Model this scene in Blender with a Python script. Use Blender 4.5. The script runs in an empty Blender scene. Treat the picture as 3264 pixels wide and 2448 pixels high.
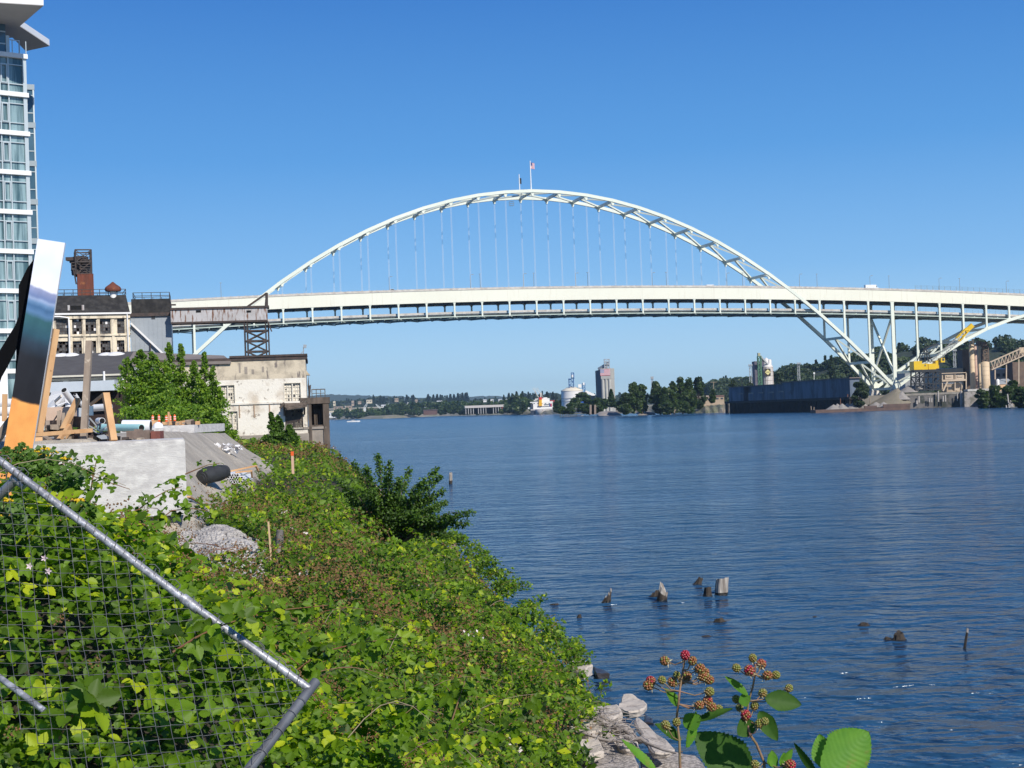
import bpy, math, random
import numpy as np
from mathutils import Vector, Matrix
R = math.radians
random.seed(7); rng = np.random.default_rng(7)
scn = bpy.context.scene; COL = scn.collection
# ---------------------------------------------------------------- camera
H = 7.0; FP = 4700.0; PIT = .01733; ROL = .0370
cp, sp, cr, sr = math.cos(PIT), math.sin(PIT), math.cos(ROL), math.sin(ROL)
Fw = Vector((0, cp, sp)); U0 = Vector((0, -sp, cp)); R0 = Vector((1, 0, 0))
Rt = R0*cr - U0*sr; Up = R0*sr + U0*cr
C0 = Vector((0, 0, H))
cam = bpy.data.cameras.new("camera"); co = bpy.data.objects.new("camera", cam); COL.objects.link(co)
m3 = Matrix((Rt, Up, -Fw)).transposed()
co.matrix_world = Matrix.Translation(C0) @ m3.to_4x4()
cam.sensor_width = 36; cam.lens = 36*FP/3264; cam.clip_start = .1; cam.clip_end = 60000
scn.camera = co
# ---------------------------------------------------------------- sky and sun
SUN_EL, SUN_AZ = R(37), R(33)          # azimuth measured from behind the camera towards the right
sdir = Vector((math.sin(SUN_AZ)*math.cos(SUN_EL), -math.cos(SUN_AZ)*math.cos(SUN_EL), math.sin(SUN_EL)))
w = bpy.data.worlds.new("World"); scn.world = w; w.use_nodes = True
nt = w.node_tree; nt.nodes.clear()
out = nt.nodes.new('ShaderNodeOutputWorld'); bg = nt.nodes.new('ShaderNodeBackground')
sky = nt.nodes.new('ShaderNodeTexSky'); sky.sky_type = 'NISHITA'; sky.sun_disc = False
sky.sun_elevation = SUN_EL; sky.sun_rotation = math.pi - SUN_AZ
sky.altitude = 300; sky.air_density = 1.0; sky.dust_density = 0.15; sky.ozone_density = 3.0
tcw = nt.nodes.new('ShaderNodeTexCoord'); sxw = nt.nodes.new('ShaderNodeSeparateXYZ'); nt.links.new(tcw.outputs['Generated'], sxw.inputs[0])
rmp = nt.nodes.new('ShaderNodeValToRGB'); el = rmp.color_ramp.elements     # clear air: pale at the horizon, deep blue overhead
SK = [(0, (.56, .84, 1.0)), (.03, (.43, .72, 1.0)), (.09, (.215, .51, .92)), (.17, (.088, .345, .80)), (.27, (.036, .215, .655)), (.45, (.028, .150, .50)), (1, (.018, .075, .28))]
el[0].position = 0; el[0].color = (*SK[0][1], 1); el[1].position = 1; el[1].color = (*SK[-1][1], 1)
for p_, c_ in SK[1:-1]: e_ = el.new(p_); e_.color = (*c_, 1)
nt.links.new(sxw.outputs['Z'], rmp.inputs[0])
sc_ = nt.nodes.new('ShaderNodeVectorMath'); sc_.operation = 'SCALE'; sc_.inputs['Scale'].default_value = 10; nt.links.new(rmp.outputs[0], sc_.inputs[0])
mxw = nt.nodes.new('ShaderNodeMix'); mxw.data_type = 'RGBA'; mxw.inputs[0].default_value = .86
nt.links.new(sky.outputs[0], mxw.inputs[6]); nt.links.new(sc_.outputs[0], mxw.inputs[7]); nt.links.new(mxw.outputs[2], bg.inputs[0])
bg.inputs[1].default_value = 0.10
nt.links.new(bg.outputs[0], out.inputs[0])
sl = bpy.data.lights.new("sun", 'SUN'); sl.energy = 4.9; sl.angle = R(.55); sl.color = (1, .95, .86)
so = bpy.data.objects.new("sun", sl); COL.objects.link(so)
so.rotation_euler = (-sdir).to_track_quat('-Z', 'Y').to_euler(); so.location = (40, -40, 60)
scn.view_settings.view_transform = 'Standard'; scn.view_settings.look = 'None'
scn.view_settings.exposure = 0.0; scn.view_settings.gamma = 1
# ---------------------------------------------------------------- zones: readings of the photograph -> rays
S = .67770   # full pixel -> 2212 wide
Z = dict(d=(0,0,1,1), P=(0,0,S,S), r1=(0,0,.36765,.36765), r2=(0,474.4,.21446,.21446), r3=(338.9,576.1,.2451,.2451),
  r4=(0,779.4,.2247,.2247), r5=(542.2,379.5,.2757,.2757), r6=(1084.3,379.5,.2757,.2757), r7=(1626.5,576.1,.2647,.2647),
  r8=(677.7,745.5,.21446,.21446), z1=(1084.3,731.9,.21446,.21446), z2=(1524.8,731.9,.1838,.1838), z3=(1863.7,677.7,.15746,.15746),
  z4=(0,948.8,.428,.428), z5=(406.6,948.8,.27574,.27574), z6=(609.9,1219.9,.337,.337), z7=(1287.6,1355.4,.30637,.30637),
  zb=(1152.1,1186,.4792,.4792), y1=(0,501.5,.3102,.3102), y2=(0,799.7,.12868,.12868), y3=(1612.9,752.2,.04902,.04902),
  y4=(1111.4,325.3,.06535,.06535), y5=(0,0,.17157,.17157), y6=(1138.5,813.2,.1103,.1103))
def dpx(z, x, y):
    a = Z[z]; return a[0]+x*a[2], a[1]+y*a[3]
def ray(z, x, y):
    dx, dy = dpx(z, x, y); X = (dx/S-1632)/FP; Y = -(dy/S-1224)/FP
    return Fw + Rt*X + Up*Y
def at(z, x, y, Y):
    r = ray(z, x, y); return C0 + r*(Y/r.y)
def gz(z, x, y, h=0.0):
    r = ray(z, x, y); return C0 + r*((h-H)/r.z)
def zat(z, x, y, Y): return at(z, x, y, Y).z
class Pl:
    """vertical plane through a point, u runs right, t is the offset towards the camera"""
    def __init__(s, p, psi):
        s.p = Vector((p[0], p[1], 0)); s.e = Vector((math.cos(psi), math.sin(psi), 0)); s.n = Vector((math.sin(psi), -math.cos(psi), 0))
    def hit(s, z, x, y):
        r = ray(z, x, y); k = (s.p-C0).dot(s.n)/r.dot(s.n); q = C0 + r*k
        return (q-s.p).dot(s.e), q.z
    def w(s, u, zz, t=0): return s.p + s.e*u + s.n*t + Vector((0, 0, zz))
    def pix(s, z, x, y, t=0): u, h = s.hit(z, x, y); return s.w(u, h, t)
    def box(s, m, u0, u1, z0, z1, t0, t1):
        P = [s.w(u, h, t) for t in (t0, t1) for u, h in ((u0, z0), (u1, z0), (u1, z1), (u0, z1))]
        m.hexa(P)
    def rect(s, zn, x0, y0, x1, y1):
        a = s.hit(zn, x0, y0); b = s.hit(zn, x1, y1); c = s.hit(zn, x0, y1); d = s.hit(zn, x1, y0)
        u0 = (a[0]+c[0])/2; u1 = (b[0]+d[0])/2; h1 = (a[1]+d[1])/2; h0 = (b[1]+c[1])/2
        return min(u0, u1), max(u0, u1), min(h0, h1), max(h0, h1)
# ---------------------------------------------------------------- mesh builder
class MB:
    def __init__(s): s.v = []; s.f = []; s.mi = []; s.cur = 0; s.sm = []
    def mat(s, i): s.cur = i; return s
    def add(s, vs, fs, smooth=False):
        b = len(s.v); s.v += [tuple(v) for v in vs]
        for f in fs: s.f.append([b+i for i in f]); s.mi.append(s.cur); s.sm.append(smooth)
        return s
    def hexa(s, P):   # two loops of four
        c0 = sum((Vector(p) for p in P), Vector())/8
        fs = [(0,3,2,1),(4,5,6,7),(0,1,5,4),(1,2,6,5),(2,3,7,6),(3,0,4,7)]
        P = [Vector(p) for p in P]
        if (P[1]-P[0]).cross(P[3]-P[0]).dot(P[4]-P[0]) < 0: fs = [tuple(reversed(f)) for f in fs]
        return s.add(P, fs)
    def box(s, x0, x1, y0, y1, z0, z1):
        return s.hexa([(x0,y0,z0),(x1,y0,z0),(x1,y1,z0),(x0,y1,z0),(x0,y0,z1),(x1,y0,z1),(x1,y1,z1),(x0,y1,z1)])
    def bar(s, a, b, w, h=None, up=(0,0,1)):
        a, b = Vector(a), Vector(b); h = h or w; d = (b-a).normalized(); up = Vector(up)
        if abs(d.dot(up)) > .98: up = Vector((0,1,0)) if abs(d.y) < .9 else Vector((1,0,0))
        r = d.cross(up).normalized()*w/2; u = r.cross(d).normalized()*h/2
        return s.hexa([a-r-u, a+r-u, a+r+u, a-r+u, b-r-u, b+r-u, b+r+u, b-r+u])
    def tube(s, pts, r, n=8, cap=True):
        pts = [Vector(p) for p in pts]; rs = r if isinstance(r, (list, tuple)) else [r]*len(pts)
        rings = []; u = None
        for i, p in enumerate(pts):
            d = (pts[min(i+1, len(pts)-1)]-pts[max(i-1, 0)]).normalized()
            if u is None:
                u = d.cross(Vector((0,0,1))); 
                if u.length < .05: u = d.cross(Vector((0,1,0)))
            u = (u-d*u.dot(d)).normalized(); v = d.cross(u)
            rings.append([p+(u*math.cos(2*math.pi*k/n)+v*math.sin(2*math.pi*k/n))*rs[i] for k in range(n)])
        V = [q for rg in rings for q in rg]; F = []
        for i in range(len(pts)-1):
            for k in range(n):
                a = i*n+k; b = i*n+(k+1) % n; F.append((a, b, b+n, a+n))
        s.add(V, F, True)
        if cap:
            s.add(rings[0], [tuple(reversed(range(n)))]); s.add(rings[-1], [tuple(range(n))])
        return s
    def lathe(s, c, prof, n=24, ang=(0, 2*math.pi), smooth=True):
        c = Vector(c); V = []; F = []
        for r, z in prof:
            for k in range(n):
                a = 2*math.pi*k/n; V.append(c+Vector((r*math.cos(a), r*math.sin(a), z)))
        for i in range(len(prof)-1):
            for k in range(n):
                a = i*n+k; b = i*n+(k+1) % n; F.append((a, b, b+n, a+n))
        s.add(V, F, smooth)
        s.add([V[k] for k in range(n)], [tuple(reversed(range(n)))]); s.add([V[(len(prof)-1)*n+k] for k in range(n)], [tuple(range(n))])
        return s
    def prism(s, poly, off):
        """closed polygon of 3D points pushed by a vector"""
        n = len(poly); off = Vector(off); A = [Vector(p) for p in poly]; B = [p+off for p in A]
        return s.add(A+B, [tuple(range(n)), tuple(reversed(range(n, 2*n)))]+[(i, i+n, (i+1) % n+n, (i+1) % n) for i in range(n)])
    def build(s, name, mats, parent=None, loc=None):
        me = bpy.data.meshes.new(name)
        if parent is not None: off = WO[parent.name]
        elif loc is not None: off = Vector(loc)
        else:
            if s.v:
                A = np.array(s.v); off = Vector(((A[:,0].min()+A[:,0].max())/2, (A[:,1].min()+A[:,1].max())/2, A[:,2].min()))
            else: off = Vector()
        me.from_pydata([(v[0]-off[0], v[1]-off[1], v[2]-off[2]) for v in s.v], [], s.f)
        for m in (mats if isinstance(mats, (list, tuple)) else [mats]): me.materials.append(m)
        me.polygons.foreach_set('material_index', s.mi); me.polygons.foreach_set('use_smooth', s.sm)
        me.update()
        o = bpy.data.objects.new(name, me); COL.objects.link(o); WO[o.name] = off
        if parent is not None: o.parent = parent
        else: o.location = off
        return o
WO = {}
def tag(o, label=None, cat=None, group=None, kind=None):
    if label: o['label'] = label
    if cat: o['category'] = cat
    if group: o['group'] = group
    if kind: o['kind'] = kind
    return o
def thing(name, label, cat, loc, group=None):
    o = bpy.data.objects.new(name, None); COL.objects.link(o); o.location = loc; o.empty_display_size = .5
    WO[o.name] = Vector(loc); return tag(o, label, cat, group)
KIDS = {}
def copy_tree(o, loc=None, rz=None, sc=None, label=None):
    kids = [c for c in bpy.data.objects if c.parent == o] if o.name not in KIDS else KIDS[o.name]
    KIDS[o.name] = kids
    c = o.copy(); COL.objects.link(c)
    if loc is not None: c.location = loc; WO[c.name] = Vector(loc)
    if rz is not None: c.rotation_euler = (0, 0, rz)
    if sc is not None: c.scale = sc if isinstance(sc, (list, tuple)) else (sc,)*3
    if label: c['label'] = label
    for k in kids:
        d = copy_tree(k); d.parent = c
    return c
# ---------------------------------------------------------------- materials
def M(name, c1, c2=None, rough=.7, metal=0, scale=4, detail=6, bump=0, bscale=None, lo=.35, hi=.65, stretch=(1,1,1), spec=.5, c3=None, c3lo=.55, c3hi=.75, c3scale=1.2, c3stretch=(1,1,1)):
    m = bpy.data.materials.new(name); m.use_nodes = True; n = m.node_tree.nodes; L = m.node_tree.links
    b = n['Principled BSDF']; b.inputs['Roughness'].default_value = rough; b.inputs['Metallic'].default_value = metal
    b.inputs['Specular IOR Level'].default_value = spec
    b.inputs['Base Color'].default_value = (*c1, 1)
    def noise(sc, st, det=detail):
        tc = n.new('ShaderNodeTexCoord'); mp = n.new('ShaderNodeMapping'); mp.inputs['Scale'].default_value = st
        nz = n.new('ShaderNodeTexNoise'); nz.inputs['Scale'].default_value = sc; nz.inputs['Detail'].default_value = det
        nz.inputs['Roughness'].default_value = .6
        L.new(tc.outputs['Object'], mp.inputs[0]); L.new(mp.outputs[0], nz.inputs['Vector']); return nz
    def rampmix(nz, a_sock, a, bcol, lo, hi):
        r = n.new('ShaderNodeMapRange'); r.inputs['From Min'].default_value = lo; r.inputs['From Max'].default_value = hi
        L.new(nz.outputs['Fac'], r.inputs['Value'])
        mx = n.new('ShaderNodeMix'); mx.data_type = 'RGBA'; L.new(r.outputs[0], mx.inputs[0])
        if a_sock: L.new(a_sock, mx.inputs[6])
        else: mx.inputs[6].default_value = (*a, 1)
        mx.inputs[7].default_value = (*bcol, 1); return mx.outputs[2]
    col = None
    if c2: col = rampmix(noise(scale, stretch), None, c1, c2, lo, hi)
    if c3: col = rampmix(noise(c3scale, c3stretch), col, c1, c3, c3lo, c3hi)
    if col: L.new(col, b.inputs['Base Color'])
    if bump:
        nz = noise(bscale or scale*3, stretch); bp = n.new('ShaderNodeBump'); bp.inputs['Strength'].default_value = 1; bp.inputs['Distance'].default_value = bump
        L.new(nz.outputs['Fac'], bp.inputs['Height']); L.new(bp.outputs[0], b.inputs['Normal'])
    return m
def leafmat(name, dark, light, yellow=None, trans=.35, rough=.45):
    """colour of each leaf comes from its own 'rnd' attribute"""
    m = bpy.data.materials.new(name); m.use_nodes = True; n = m.node_tree.nodes; L = m.node_tree.links
    b = n['Principled BSDF']; b.inputs['Roughness'].default_value = rough; b.inputs['Specular IOR Level'].default_value = .4
    a = n.new('ShaderNodeAttribute'); a.attribute_name = 'rnd'
    cr_ = n.new('ShaderNodeValToRGB'); e = cr_.color_ramp.elements
    e[0].position = 0; e[0].color = (*dark, 1); e[1].position = .75; e[1].color = (*light, 1)
    if yellow: k = e.new(1.0); k.color = (*yellow, 1)
    L.new(a.outputs['Fac'], cr_.inputs[0]); L.new(cr_.outputs[0], b.inputs['Base Color'])
    t = n.new('ShaderNodeBsdfTranslucent'); g = n.new('ShaderNodeMix'); g.data_type = 'RGBA'; g.blend_type = 'MULTIPLY'; g.inputs[0].default_value = 1
    L.new(cr_.outputs[0], g.inputs[6]); g.inputs[7].default_value = (1.6, 1.9, .6, 1); L.new(g.outputs[2], t.inputs[0])
    mx = n.new('ShaderNodeMixShader'); mx.inputs[0].default_value = trans
    L.new(b.outputs[0], mx.inputs[1]); L.new(t.outputs[0], mx.inputs[2]); L.new(mx.outputs[0], n['Material Output'].inputs[0])
    return m
# numpy leaf clouds
def basis(nrm, spin):
    nrm = nrm/np.linalg.norm(nrm, axis=1, keepdims=True)
    a = np.where(np.abs(nrm[:, 2:3]) < .95, np.array([[0, 0, 1.]]), np.array([[1., 0, 0]]))
    u = np.cross(a, nrm); u /= np.linalg.norm(u, axis=1, keepdims=True); v = np.cross(nrm, u)
    c, s_ = np.cos(spin)[:, None], np.sin(spin)[:, None]
    return u*c+v*s_, -u*s_+v*c, nrm
class Cloud:
    def __init__(s): s.V = []; s.L = []; s.N = []; s.M = []; s.C = []; s.nv = 0
    def add(s, T, F, pos, size, nrm, rnd, mi=0):
        if len(pos) == 0: return
        T = np.asarray(T, float); pos = np.asarray(pos, float); n = len(pos)
        size = np.broadcast_to(np.asarray(size, float), (n,)); rnd = np.broadcast_to(np.asarray(rnd, float), (n,))
        x, y, z = basis(np.asarray(nrm, float), rng.uniform(0, 2*np.pi, n))
        P = pos[:, None, :] + size[:, None, None]*(T[None, :, 0:1]*x[:, None]+T[None, :, 1:2]*y[:, None]+T[None, :, 2:3]*z[:, None])
        s.V.append(P.reshape(-1, 3)); s.C.append(np.repeat(rnd, len(T)))
        flat = np.concatenate([np.array(f) for f in F]); lens = np.array([len(f) for f in F])
        s.L.append((flat[None]+(s.nv+np.arange(n)*len(T))[:, None]).ravel()); s.N.append(np.tile(lens, n)); s.M.append(np.full(n*len(F), mi))
        s.nv += n*len(T)
    def build(s, name, mats, parent=None, loc=None):
        V = np.concatenate(s.V); L = np.concatenate(s.L); N = np.concatenate(s.N); Mi = np.concatenate(s.M); Cc = np.concatenate(s.C)
        off = WO[parent.name] if parent is not None else Vector(loc or (0, 0, 0)); V = V-np.array(off)
        me = bpy.data.meshes.new(name); me.vertices.add(len(V)); me.vertices.foreach_set('co', V.astype(np.float32).ravel())
        me.loops.add(len(L)); me.loops.foreach_set('vertex_index', L.astype(np.int32))
        me.polygons.add(len(N)); st = np.concatenate([[0], np.cumsum(N)[:-1]]); me.polygons.foreach_set('loop_start', st.astype(np.int32))
        me.polygons.foreach_set('material_index', Mi.astype(np.int32))
        at_ = me.attributes.new('rnd', 'FLOAT', 'POINT'); at_.data.foreach_set('value', Cc.astype(np.float32))
        for m in (mats if isinstance(mats, (list, tuple)) else [mats]): me.materials.append(m)
        me.update(calc_edges=True); me.validate()
        o = bpy.data.objects.new(name, me); COL.objects.link(o); WO[o.name] = off
        if parent is not None: o.parent = parent
        else: o.location = off
        return o
# leaf templates (unit length about 1)
QUAD = ([(-.5, -.5, 0), (.5, -.5, .08), (.5, .5, -.05), (-.5, .5, .08)], [(0, 1, 2), (0, 2, 3)])
RHOMB = ([(0, -.5, 0), (.34, -.05, .10), (0, .55, -.04), (-.34, -.05, .10)], [(0, 1, 2), (0, 2, 3)])
def leaflet(L=1., W=.72, o=(0, 0), ang=0, teeth=True, droop=.1):
    pr = [(.0, 0), (.14, .30), (.22, .27), (.32, .46), (.40, .42), (.52, .48), (.60, .40), (.70, .38), (.76, .28), (.86, .22), (.91, .12), (1, 0)] if teeth else [(0, 0), (.2, .34), (.45, .5), (.75, .34), (1, 0)]
    V = []; ca, sa = math.cos(ang), math.sin(ang)
    def pt(t, h, s_): 
        x = s_*h*W; y = t*L; zz = .28*h*W-droop*t*t
        V.append((o[0]+x*ca-y*sa, o[1]+x*sa+y*ca, zz))
    for t, h in pr: pt(t, h, 1)
    n = len(pr)
    for t, h in pr[1:-1]: pt(t, h, -1)
    mids = len(V); pt(.3, 0, 1); pt(.65, 0, 1)
    a = [0]+list(range(1, n-1))+[n-1, mids+1, mids]
    b = [0]+list(range(n, 2*n-2))+[n-1, mids+1, mids]
    return V, [a, list(reversed(b))]
def trio(teeth=True):
    V, F = [], []
    for L, o, an in ((.62, (0, .12), 0), (.5, (.03, .08), -1.25), (.5, (-.03, .08), 1.25)):
        v, f = leaflet(L, .78*L, o, an, teeth); b = len(V); V += v; F += [[i+b for i in q] for q in f]
    return V, F
TRIO = trio(True); LEAF1 = leaflet(1., .74); LEAF0 = leaflet(1., .7, teeth=False)
TRIO0 = (lambda: (sum([[(x*.5*math.cos(a)-(y+.45)*.62*math.sin(a), x*.5*math.sin(a)+(y+.45)*.62*math.cos(a), z*.6) for x, y, z in RHOMB[0]] for a in (0, 1.3, -1.3)], []), [(0,1,2),(0,2,3),(4,5,6),(4,6,7),(8,9,10),(8,10,11)]))()
def unit(n): v = rng.normal(size=(n, 3)); return v/np.linalg.norm(v, axis=1, keepdims=True)
# ================================================================ SETTING: water and land
def water_mat():
    m = bpy.data.materials.new("river_water"); m.use_nodes = True; n = m.node_tree.nodes; L = m.node_tree.links
    b = n['Principled BSDF']; b.inputs['Base Color'].default_value = (.018, .066, .140, 1)
    b.inputs['Roughness'].default_value = .16; b.inputs['IOR'].default_value = 1.333
    tc = n.new('ShaderNodeTexCoord')
    def nz(scale, st, rot, det, rough=.55):
        mp = n.new('ShaderNodeMapping'); mp.inputs['Scale'].default_value = st; mp.inputs['Rotation'].default_value = (0, 0, rot)
        t = n.new('ShaderNodeTexNoise'); t.inputs['Scale'].default_value = scale; t.inputs['Detail'].default_value = det; t.inputs['Roughness'].default_value = rough
        t.inputs['Distortion'].default_value = .35
        L.new(tc.outputs['Object'], mp.inputs[0]); L.new(mp.outputs[0], t.inputs['Vector']); return t.outputs['Fac']
    a = nz(.85, (.6, 1, 1), R(10), 2); c = nz(2.3, (.65, 1, 1), R(-9), 2); d = nz(.33, (.5, 1, 1), R(18), 2); e = nz(9, (.6, 1, 1), R(5), 2)
    def mul(s_, k):
        q = n.new('ShaderNodeMath'); q.operation = 'MULTIPLY'; L.new(s_, q.inputs[0]); q.inputs[1].default_value = k; return q.outputs[0]
    def add(s_, t_):
        q = n.new('ShaderNodeMath'); q.operation = 'ADD'; L.new(s_, q.inputs[0]); L.new(t_, q.inputs[1]); return q.outputs[0]
    # gusts: patches of rougher and calmer water
    g = nz(.022, (.35, 1, 1), R(15), 3); gr = n.new('ShaderNodeMapRange'); gr.inputs['From Min'].default_value = .35; gr.inputs['From Max'].default_value = .65
    gr.inputs['To Min'].default_value = .45; gr.inputs['To Max'].default_value = 1.3; L.new(g, gr.inputs['Value'])
    hsum = add(add(mul(a, .60), mul(c, .20)), add(mul(d, .8), mul(e, .02)))
    q = n.new('ShaderNodeMath'); q.operation = 'MULTIPLY'; L.new(hsum, q.inputs[0]); L.new(gr.outputs[0], q.inputs[1])
    bp = n.new('ShaderNodeBump'); bp.inputs['Strength'].default_value = 1; bp.inputs['Distance'].default_value = 2.1
    L.new(q.outputs[0], bp.inputs['Height']); L.new(bp.outputs[0], b.inputs['Normal'])
    return m
mw = MB(); mw.add([(-6000, -200, 0), (6000, -200, 0), (6000, 9000, 0), (-6000, 9000, 0)], [(0, 1, 2, 3)])
tag(mw.build('water', water_mat(), loc=(0, 0, 0)), kind='structure')
# near bank -------------------------------------------------------
def tab(xs, ys): 
    return lambda v: np.interp(v, xs, ys)
SHORE = tab([-20, 0, 28, 40, 54, 77, 120, 170, 215, 300, 500, 3000], [5, 3.6, 2.5, 1.3, -.5, -4.2, -11, -19.5, -30, -42, -60, -500])
CREST = tab([-20, 3, 5, 8, 12, 24, 47, 77, 120, 215, 400], [0, -.5, -1.0, -1.5, -2.4, -4.2, -7, -9.5, -16, -33, -60])
TOPZ = tab([-20, 3, 5.5, 8, 12, 20, 30, 47, 70, 120, 200, 400], [5.6, 5.5, 5.5, 5.6, 5.4, 4.85, 4.35, 4.3, 4.5, 4.7, 4.6, 4.6])
EDGE = tab([0, 40, 50, 65, 80, 90, 110, 130, 200, 400], [-11.6, -11.6, -13.2, -14.9, -16.6, -17.6, -23, -32, -55, -90])
HOLLOW = tab([39, 39.5, 42, 50, 65, 90, 110, 130, 200, 400], [-8.4, -8.5, -9.0, -10.3, -11.8, -14.2, -18.9, -28, -50, -85])
THK = tab([0, 4, 10, 20, 60, 200], [.7, .75, .85, 1.0, 1.1, 1.3])
_ph = rng.uniform(0, 6.28, 12)
def wob(x, y):
    return (np.sin(x*1.7+y*.6+_ph[0])*.35+np.sin(x*.6-y*1.1+_ph[1])*.4+np.sin(x*3.1+y*2.3+_ph[2])*.15+np.sin(x*.25+y*.21+_ph[3])*.5)
_HM = np.zeros((500, 1250)); _TM = np.zeros((500, 1250)); _r2 = np.random.default_rng(11)   # mounds of the thicket, 0.12 m cells over x -52..8, y 2..152
for _i in range(2600):
    _y = math.exp(_r2.uniform(math.log(4), math.log(150))); _x = _r2.uniform(-.36*_y-3, min(6, .1*_y+3)); _rd = _r2.uniform(.3, .8)*(.55+_y*.014); _h = _r2.uniform(.1, .5)*(.45+min(_y, 60)*.012); _t = _r2.normal(0, .55)
    _cx, _cy, _n = int((_x+52)/.12), int((_y-2)/.12), int(_rd*3/.12)+1
    _a, _b2, _c, _d = max(_cx-_n, 0), min(_cx+_n, 500), max(_cy-_n, 0), min(_cy+_n, 1250)
    if _a >= _b2 or _c >= _d: continue
    _gx, _gy = np.meshgrid(np.arange(_a, _b2)*.12-52-_x, np.arange(_c, _d)*.12+2-_y, indexing='ij'); _g = np.exp(-(_gx**2+_gy**2)/(2*(_rd*.6)**2))
    _HM[_a:_b2, _c:_d] = np.maximum(_HM[_a:_b2, _c:_d], _g*_h); _TM[_a:_b2, _c:_d] = _TM[_a:_b2, _c:_d]*(1-_g)+_t*_g
def lookup(M_, x, y):
    return M_[np.clip(((x+52)/.12).astype(int), 0, 499), np.clip(((y-2)/.12).astype(int), 0, 1249)]
def mound_h(x, y): x = np.asarray(x, float); y = np.asarray(y, float); return lookup(_HM, x, y)*np.clip((y-5)/6, .15, 1)
def mound_t(x, y): x = np.asarray(x, float); y = np.asarray(y, float); return lookup(_TM, x, y)
def brush_top(x, y):
    s_ = SHORE(y); c = CREST(y); z = TOPZ(y); t = np.clip((x-c)/(s_-c), 0, 1.25)
    zl = z + np.interp(-x/np.maximum(y, 1), [.12, .17, .2, .225, .25, .32, .45], [0, .3, .5, .75, .95, 1.2, 1.25])*np.clip(1-(y-10)/8, 0, 1)*np.clip((y-5.8)/2.4, 0, 1)
    top = zl + np.clip(t, 0, 1)*0
    top = np.where(t > 0, z*(1-t)**1.0+.35*np.minimum(t*4, 1)+.3, zl)
    top = np.where(t <= 0, zl, top + (zl-z-.3)*np.clip(1-t*5, 0, 1))
    return top + wob(x, y)*.28*np.clip(y/14, .35, 1.3)
def sandw(x, y):
    """1 where the filled platform stands, falling to 0 at the foot of its slope"""
    e = EDGE(y); f = HOLLOW(y); k = np.clip((f-x)/(f-e), 0, 1); ss = np.clip((y-36.5)/7.5, 0, 1); ss = ss*ss*(3-2*ss); return np.where(x < -9.25, np.where(y >= 39.9, k, 0), k*ss)
def ground(x, y):
    g = brush_top(x, y)-THK(y)
    k = sandw(x, y); plat = 6.62-.9*np.clip((y-62)/60, 0, 1)
    foot = np.where(y > 36, 4.1, g)
    hb = np.where(k > 0, np.minimum(g+.3, 4.2), g)
    kk = k
    res = np.where(k > 0, hb*(1-kk)+plat*kk, g)
    # gravel pile in front of the concrete block
    gp = np.exp(-((x+8.8-(42-y)*.25)/1.3)**2-((y-36.5)/5.5)**2)
    res = np.where((gp > .03), np.maximum(res, g+gp*.5), res)
    s_ = SHORE(y); u = np.clip((x-s_+1.5)/3.0, 0, 1)
    return np.where(u > 0, res*(1-u)+(-1.2)*u, res)
def land_grid(name, mat, qs, ys, fn, xy=None):
    Q, Yg = np.meshgrid(qs, ys); X = Q*(Yg+4)
    Zg = fn(X, Yg); V = np.stack([X, Yg, Zg], -1).reshape(-1, 3); a, b = Q.shape
    I = (np.arange(a-1)[:, None]*b+np.arange(b-1)[None]).ravel(); F = np.stack([I, I+1, I+b+1, I+b], 1)
    me = bpy.data.meshes.new(name); me.vertices.add(len(V)); me.vertices.foreach_set('co', V.astype(np.float32).ravel())
    me.loops.add(F.size); me.loops.foreach_set('vertex_index', F.astype(np.int32).ravel())
    me.polygons.add(len(F)); me.polygons.foreach_set('loop_start', (np.arange(len(F))*4).astype(np.int32))
    me.materials.append(mat); me.update(calc_edges=True); me.polygons.foreach_set('use_smooth', [True]*len(F))
    at_ = me.attributes.new('bare', 'FLOAT', 'POINT'); at_.data.foreach_set('value', bare(X, Yg).ravel().astype(np.float32))
    o = bpy.data.objects.new(name, me); COL.objects.link(o); return tag(o, kind='structure')
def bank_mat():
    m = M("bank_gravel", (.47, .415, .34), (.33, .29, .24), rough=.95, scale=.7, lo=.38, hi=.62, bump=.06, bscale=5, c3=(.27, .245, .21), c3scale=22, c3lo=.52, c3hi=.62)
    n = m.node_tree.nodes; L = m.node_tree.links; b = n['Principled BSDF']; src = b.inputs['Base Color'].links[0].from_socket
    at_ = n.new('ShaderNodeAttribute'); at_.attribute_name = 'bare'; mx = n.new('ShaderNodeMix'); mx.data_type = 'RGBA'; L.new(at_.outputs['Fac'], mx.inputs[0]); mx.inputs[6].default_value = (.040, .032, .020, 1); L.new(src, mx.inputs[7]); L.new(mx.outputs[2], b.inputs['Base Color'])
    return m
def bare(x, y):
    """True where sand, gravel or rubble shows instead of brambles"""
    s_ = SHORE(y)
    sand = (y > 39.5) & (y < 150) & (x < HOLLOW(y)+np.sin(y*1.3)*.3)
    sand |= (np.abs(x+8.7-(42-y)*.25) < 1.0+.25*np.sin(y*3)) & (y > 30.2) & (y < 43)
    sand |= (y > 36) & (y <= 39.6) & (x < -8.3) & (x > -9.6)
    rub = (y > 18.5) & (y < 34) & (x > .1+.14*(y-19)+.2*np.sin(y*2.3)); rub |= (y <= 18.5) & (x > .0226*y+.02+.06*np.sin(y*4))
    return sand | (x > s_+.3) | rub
def gfine(x, y):
    g = ground(x, y); return g-.25*((x > SHORE(y)-2.2) & (y < 34))+(np.sin(x*7+y*3.1)*np.sin(y*5-x*2.2))*.03
yy = np.exp(np.linspace(math.log(5), math.log(404), 420))-4
land_grid('ground', bank_mat(), np.linspace(-1.3, .55, 420), yy, gfine)
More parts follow.
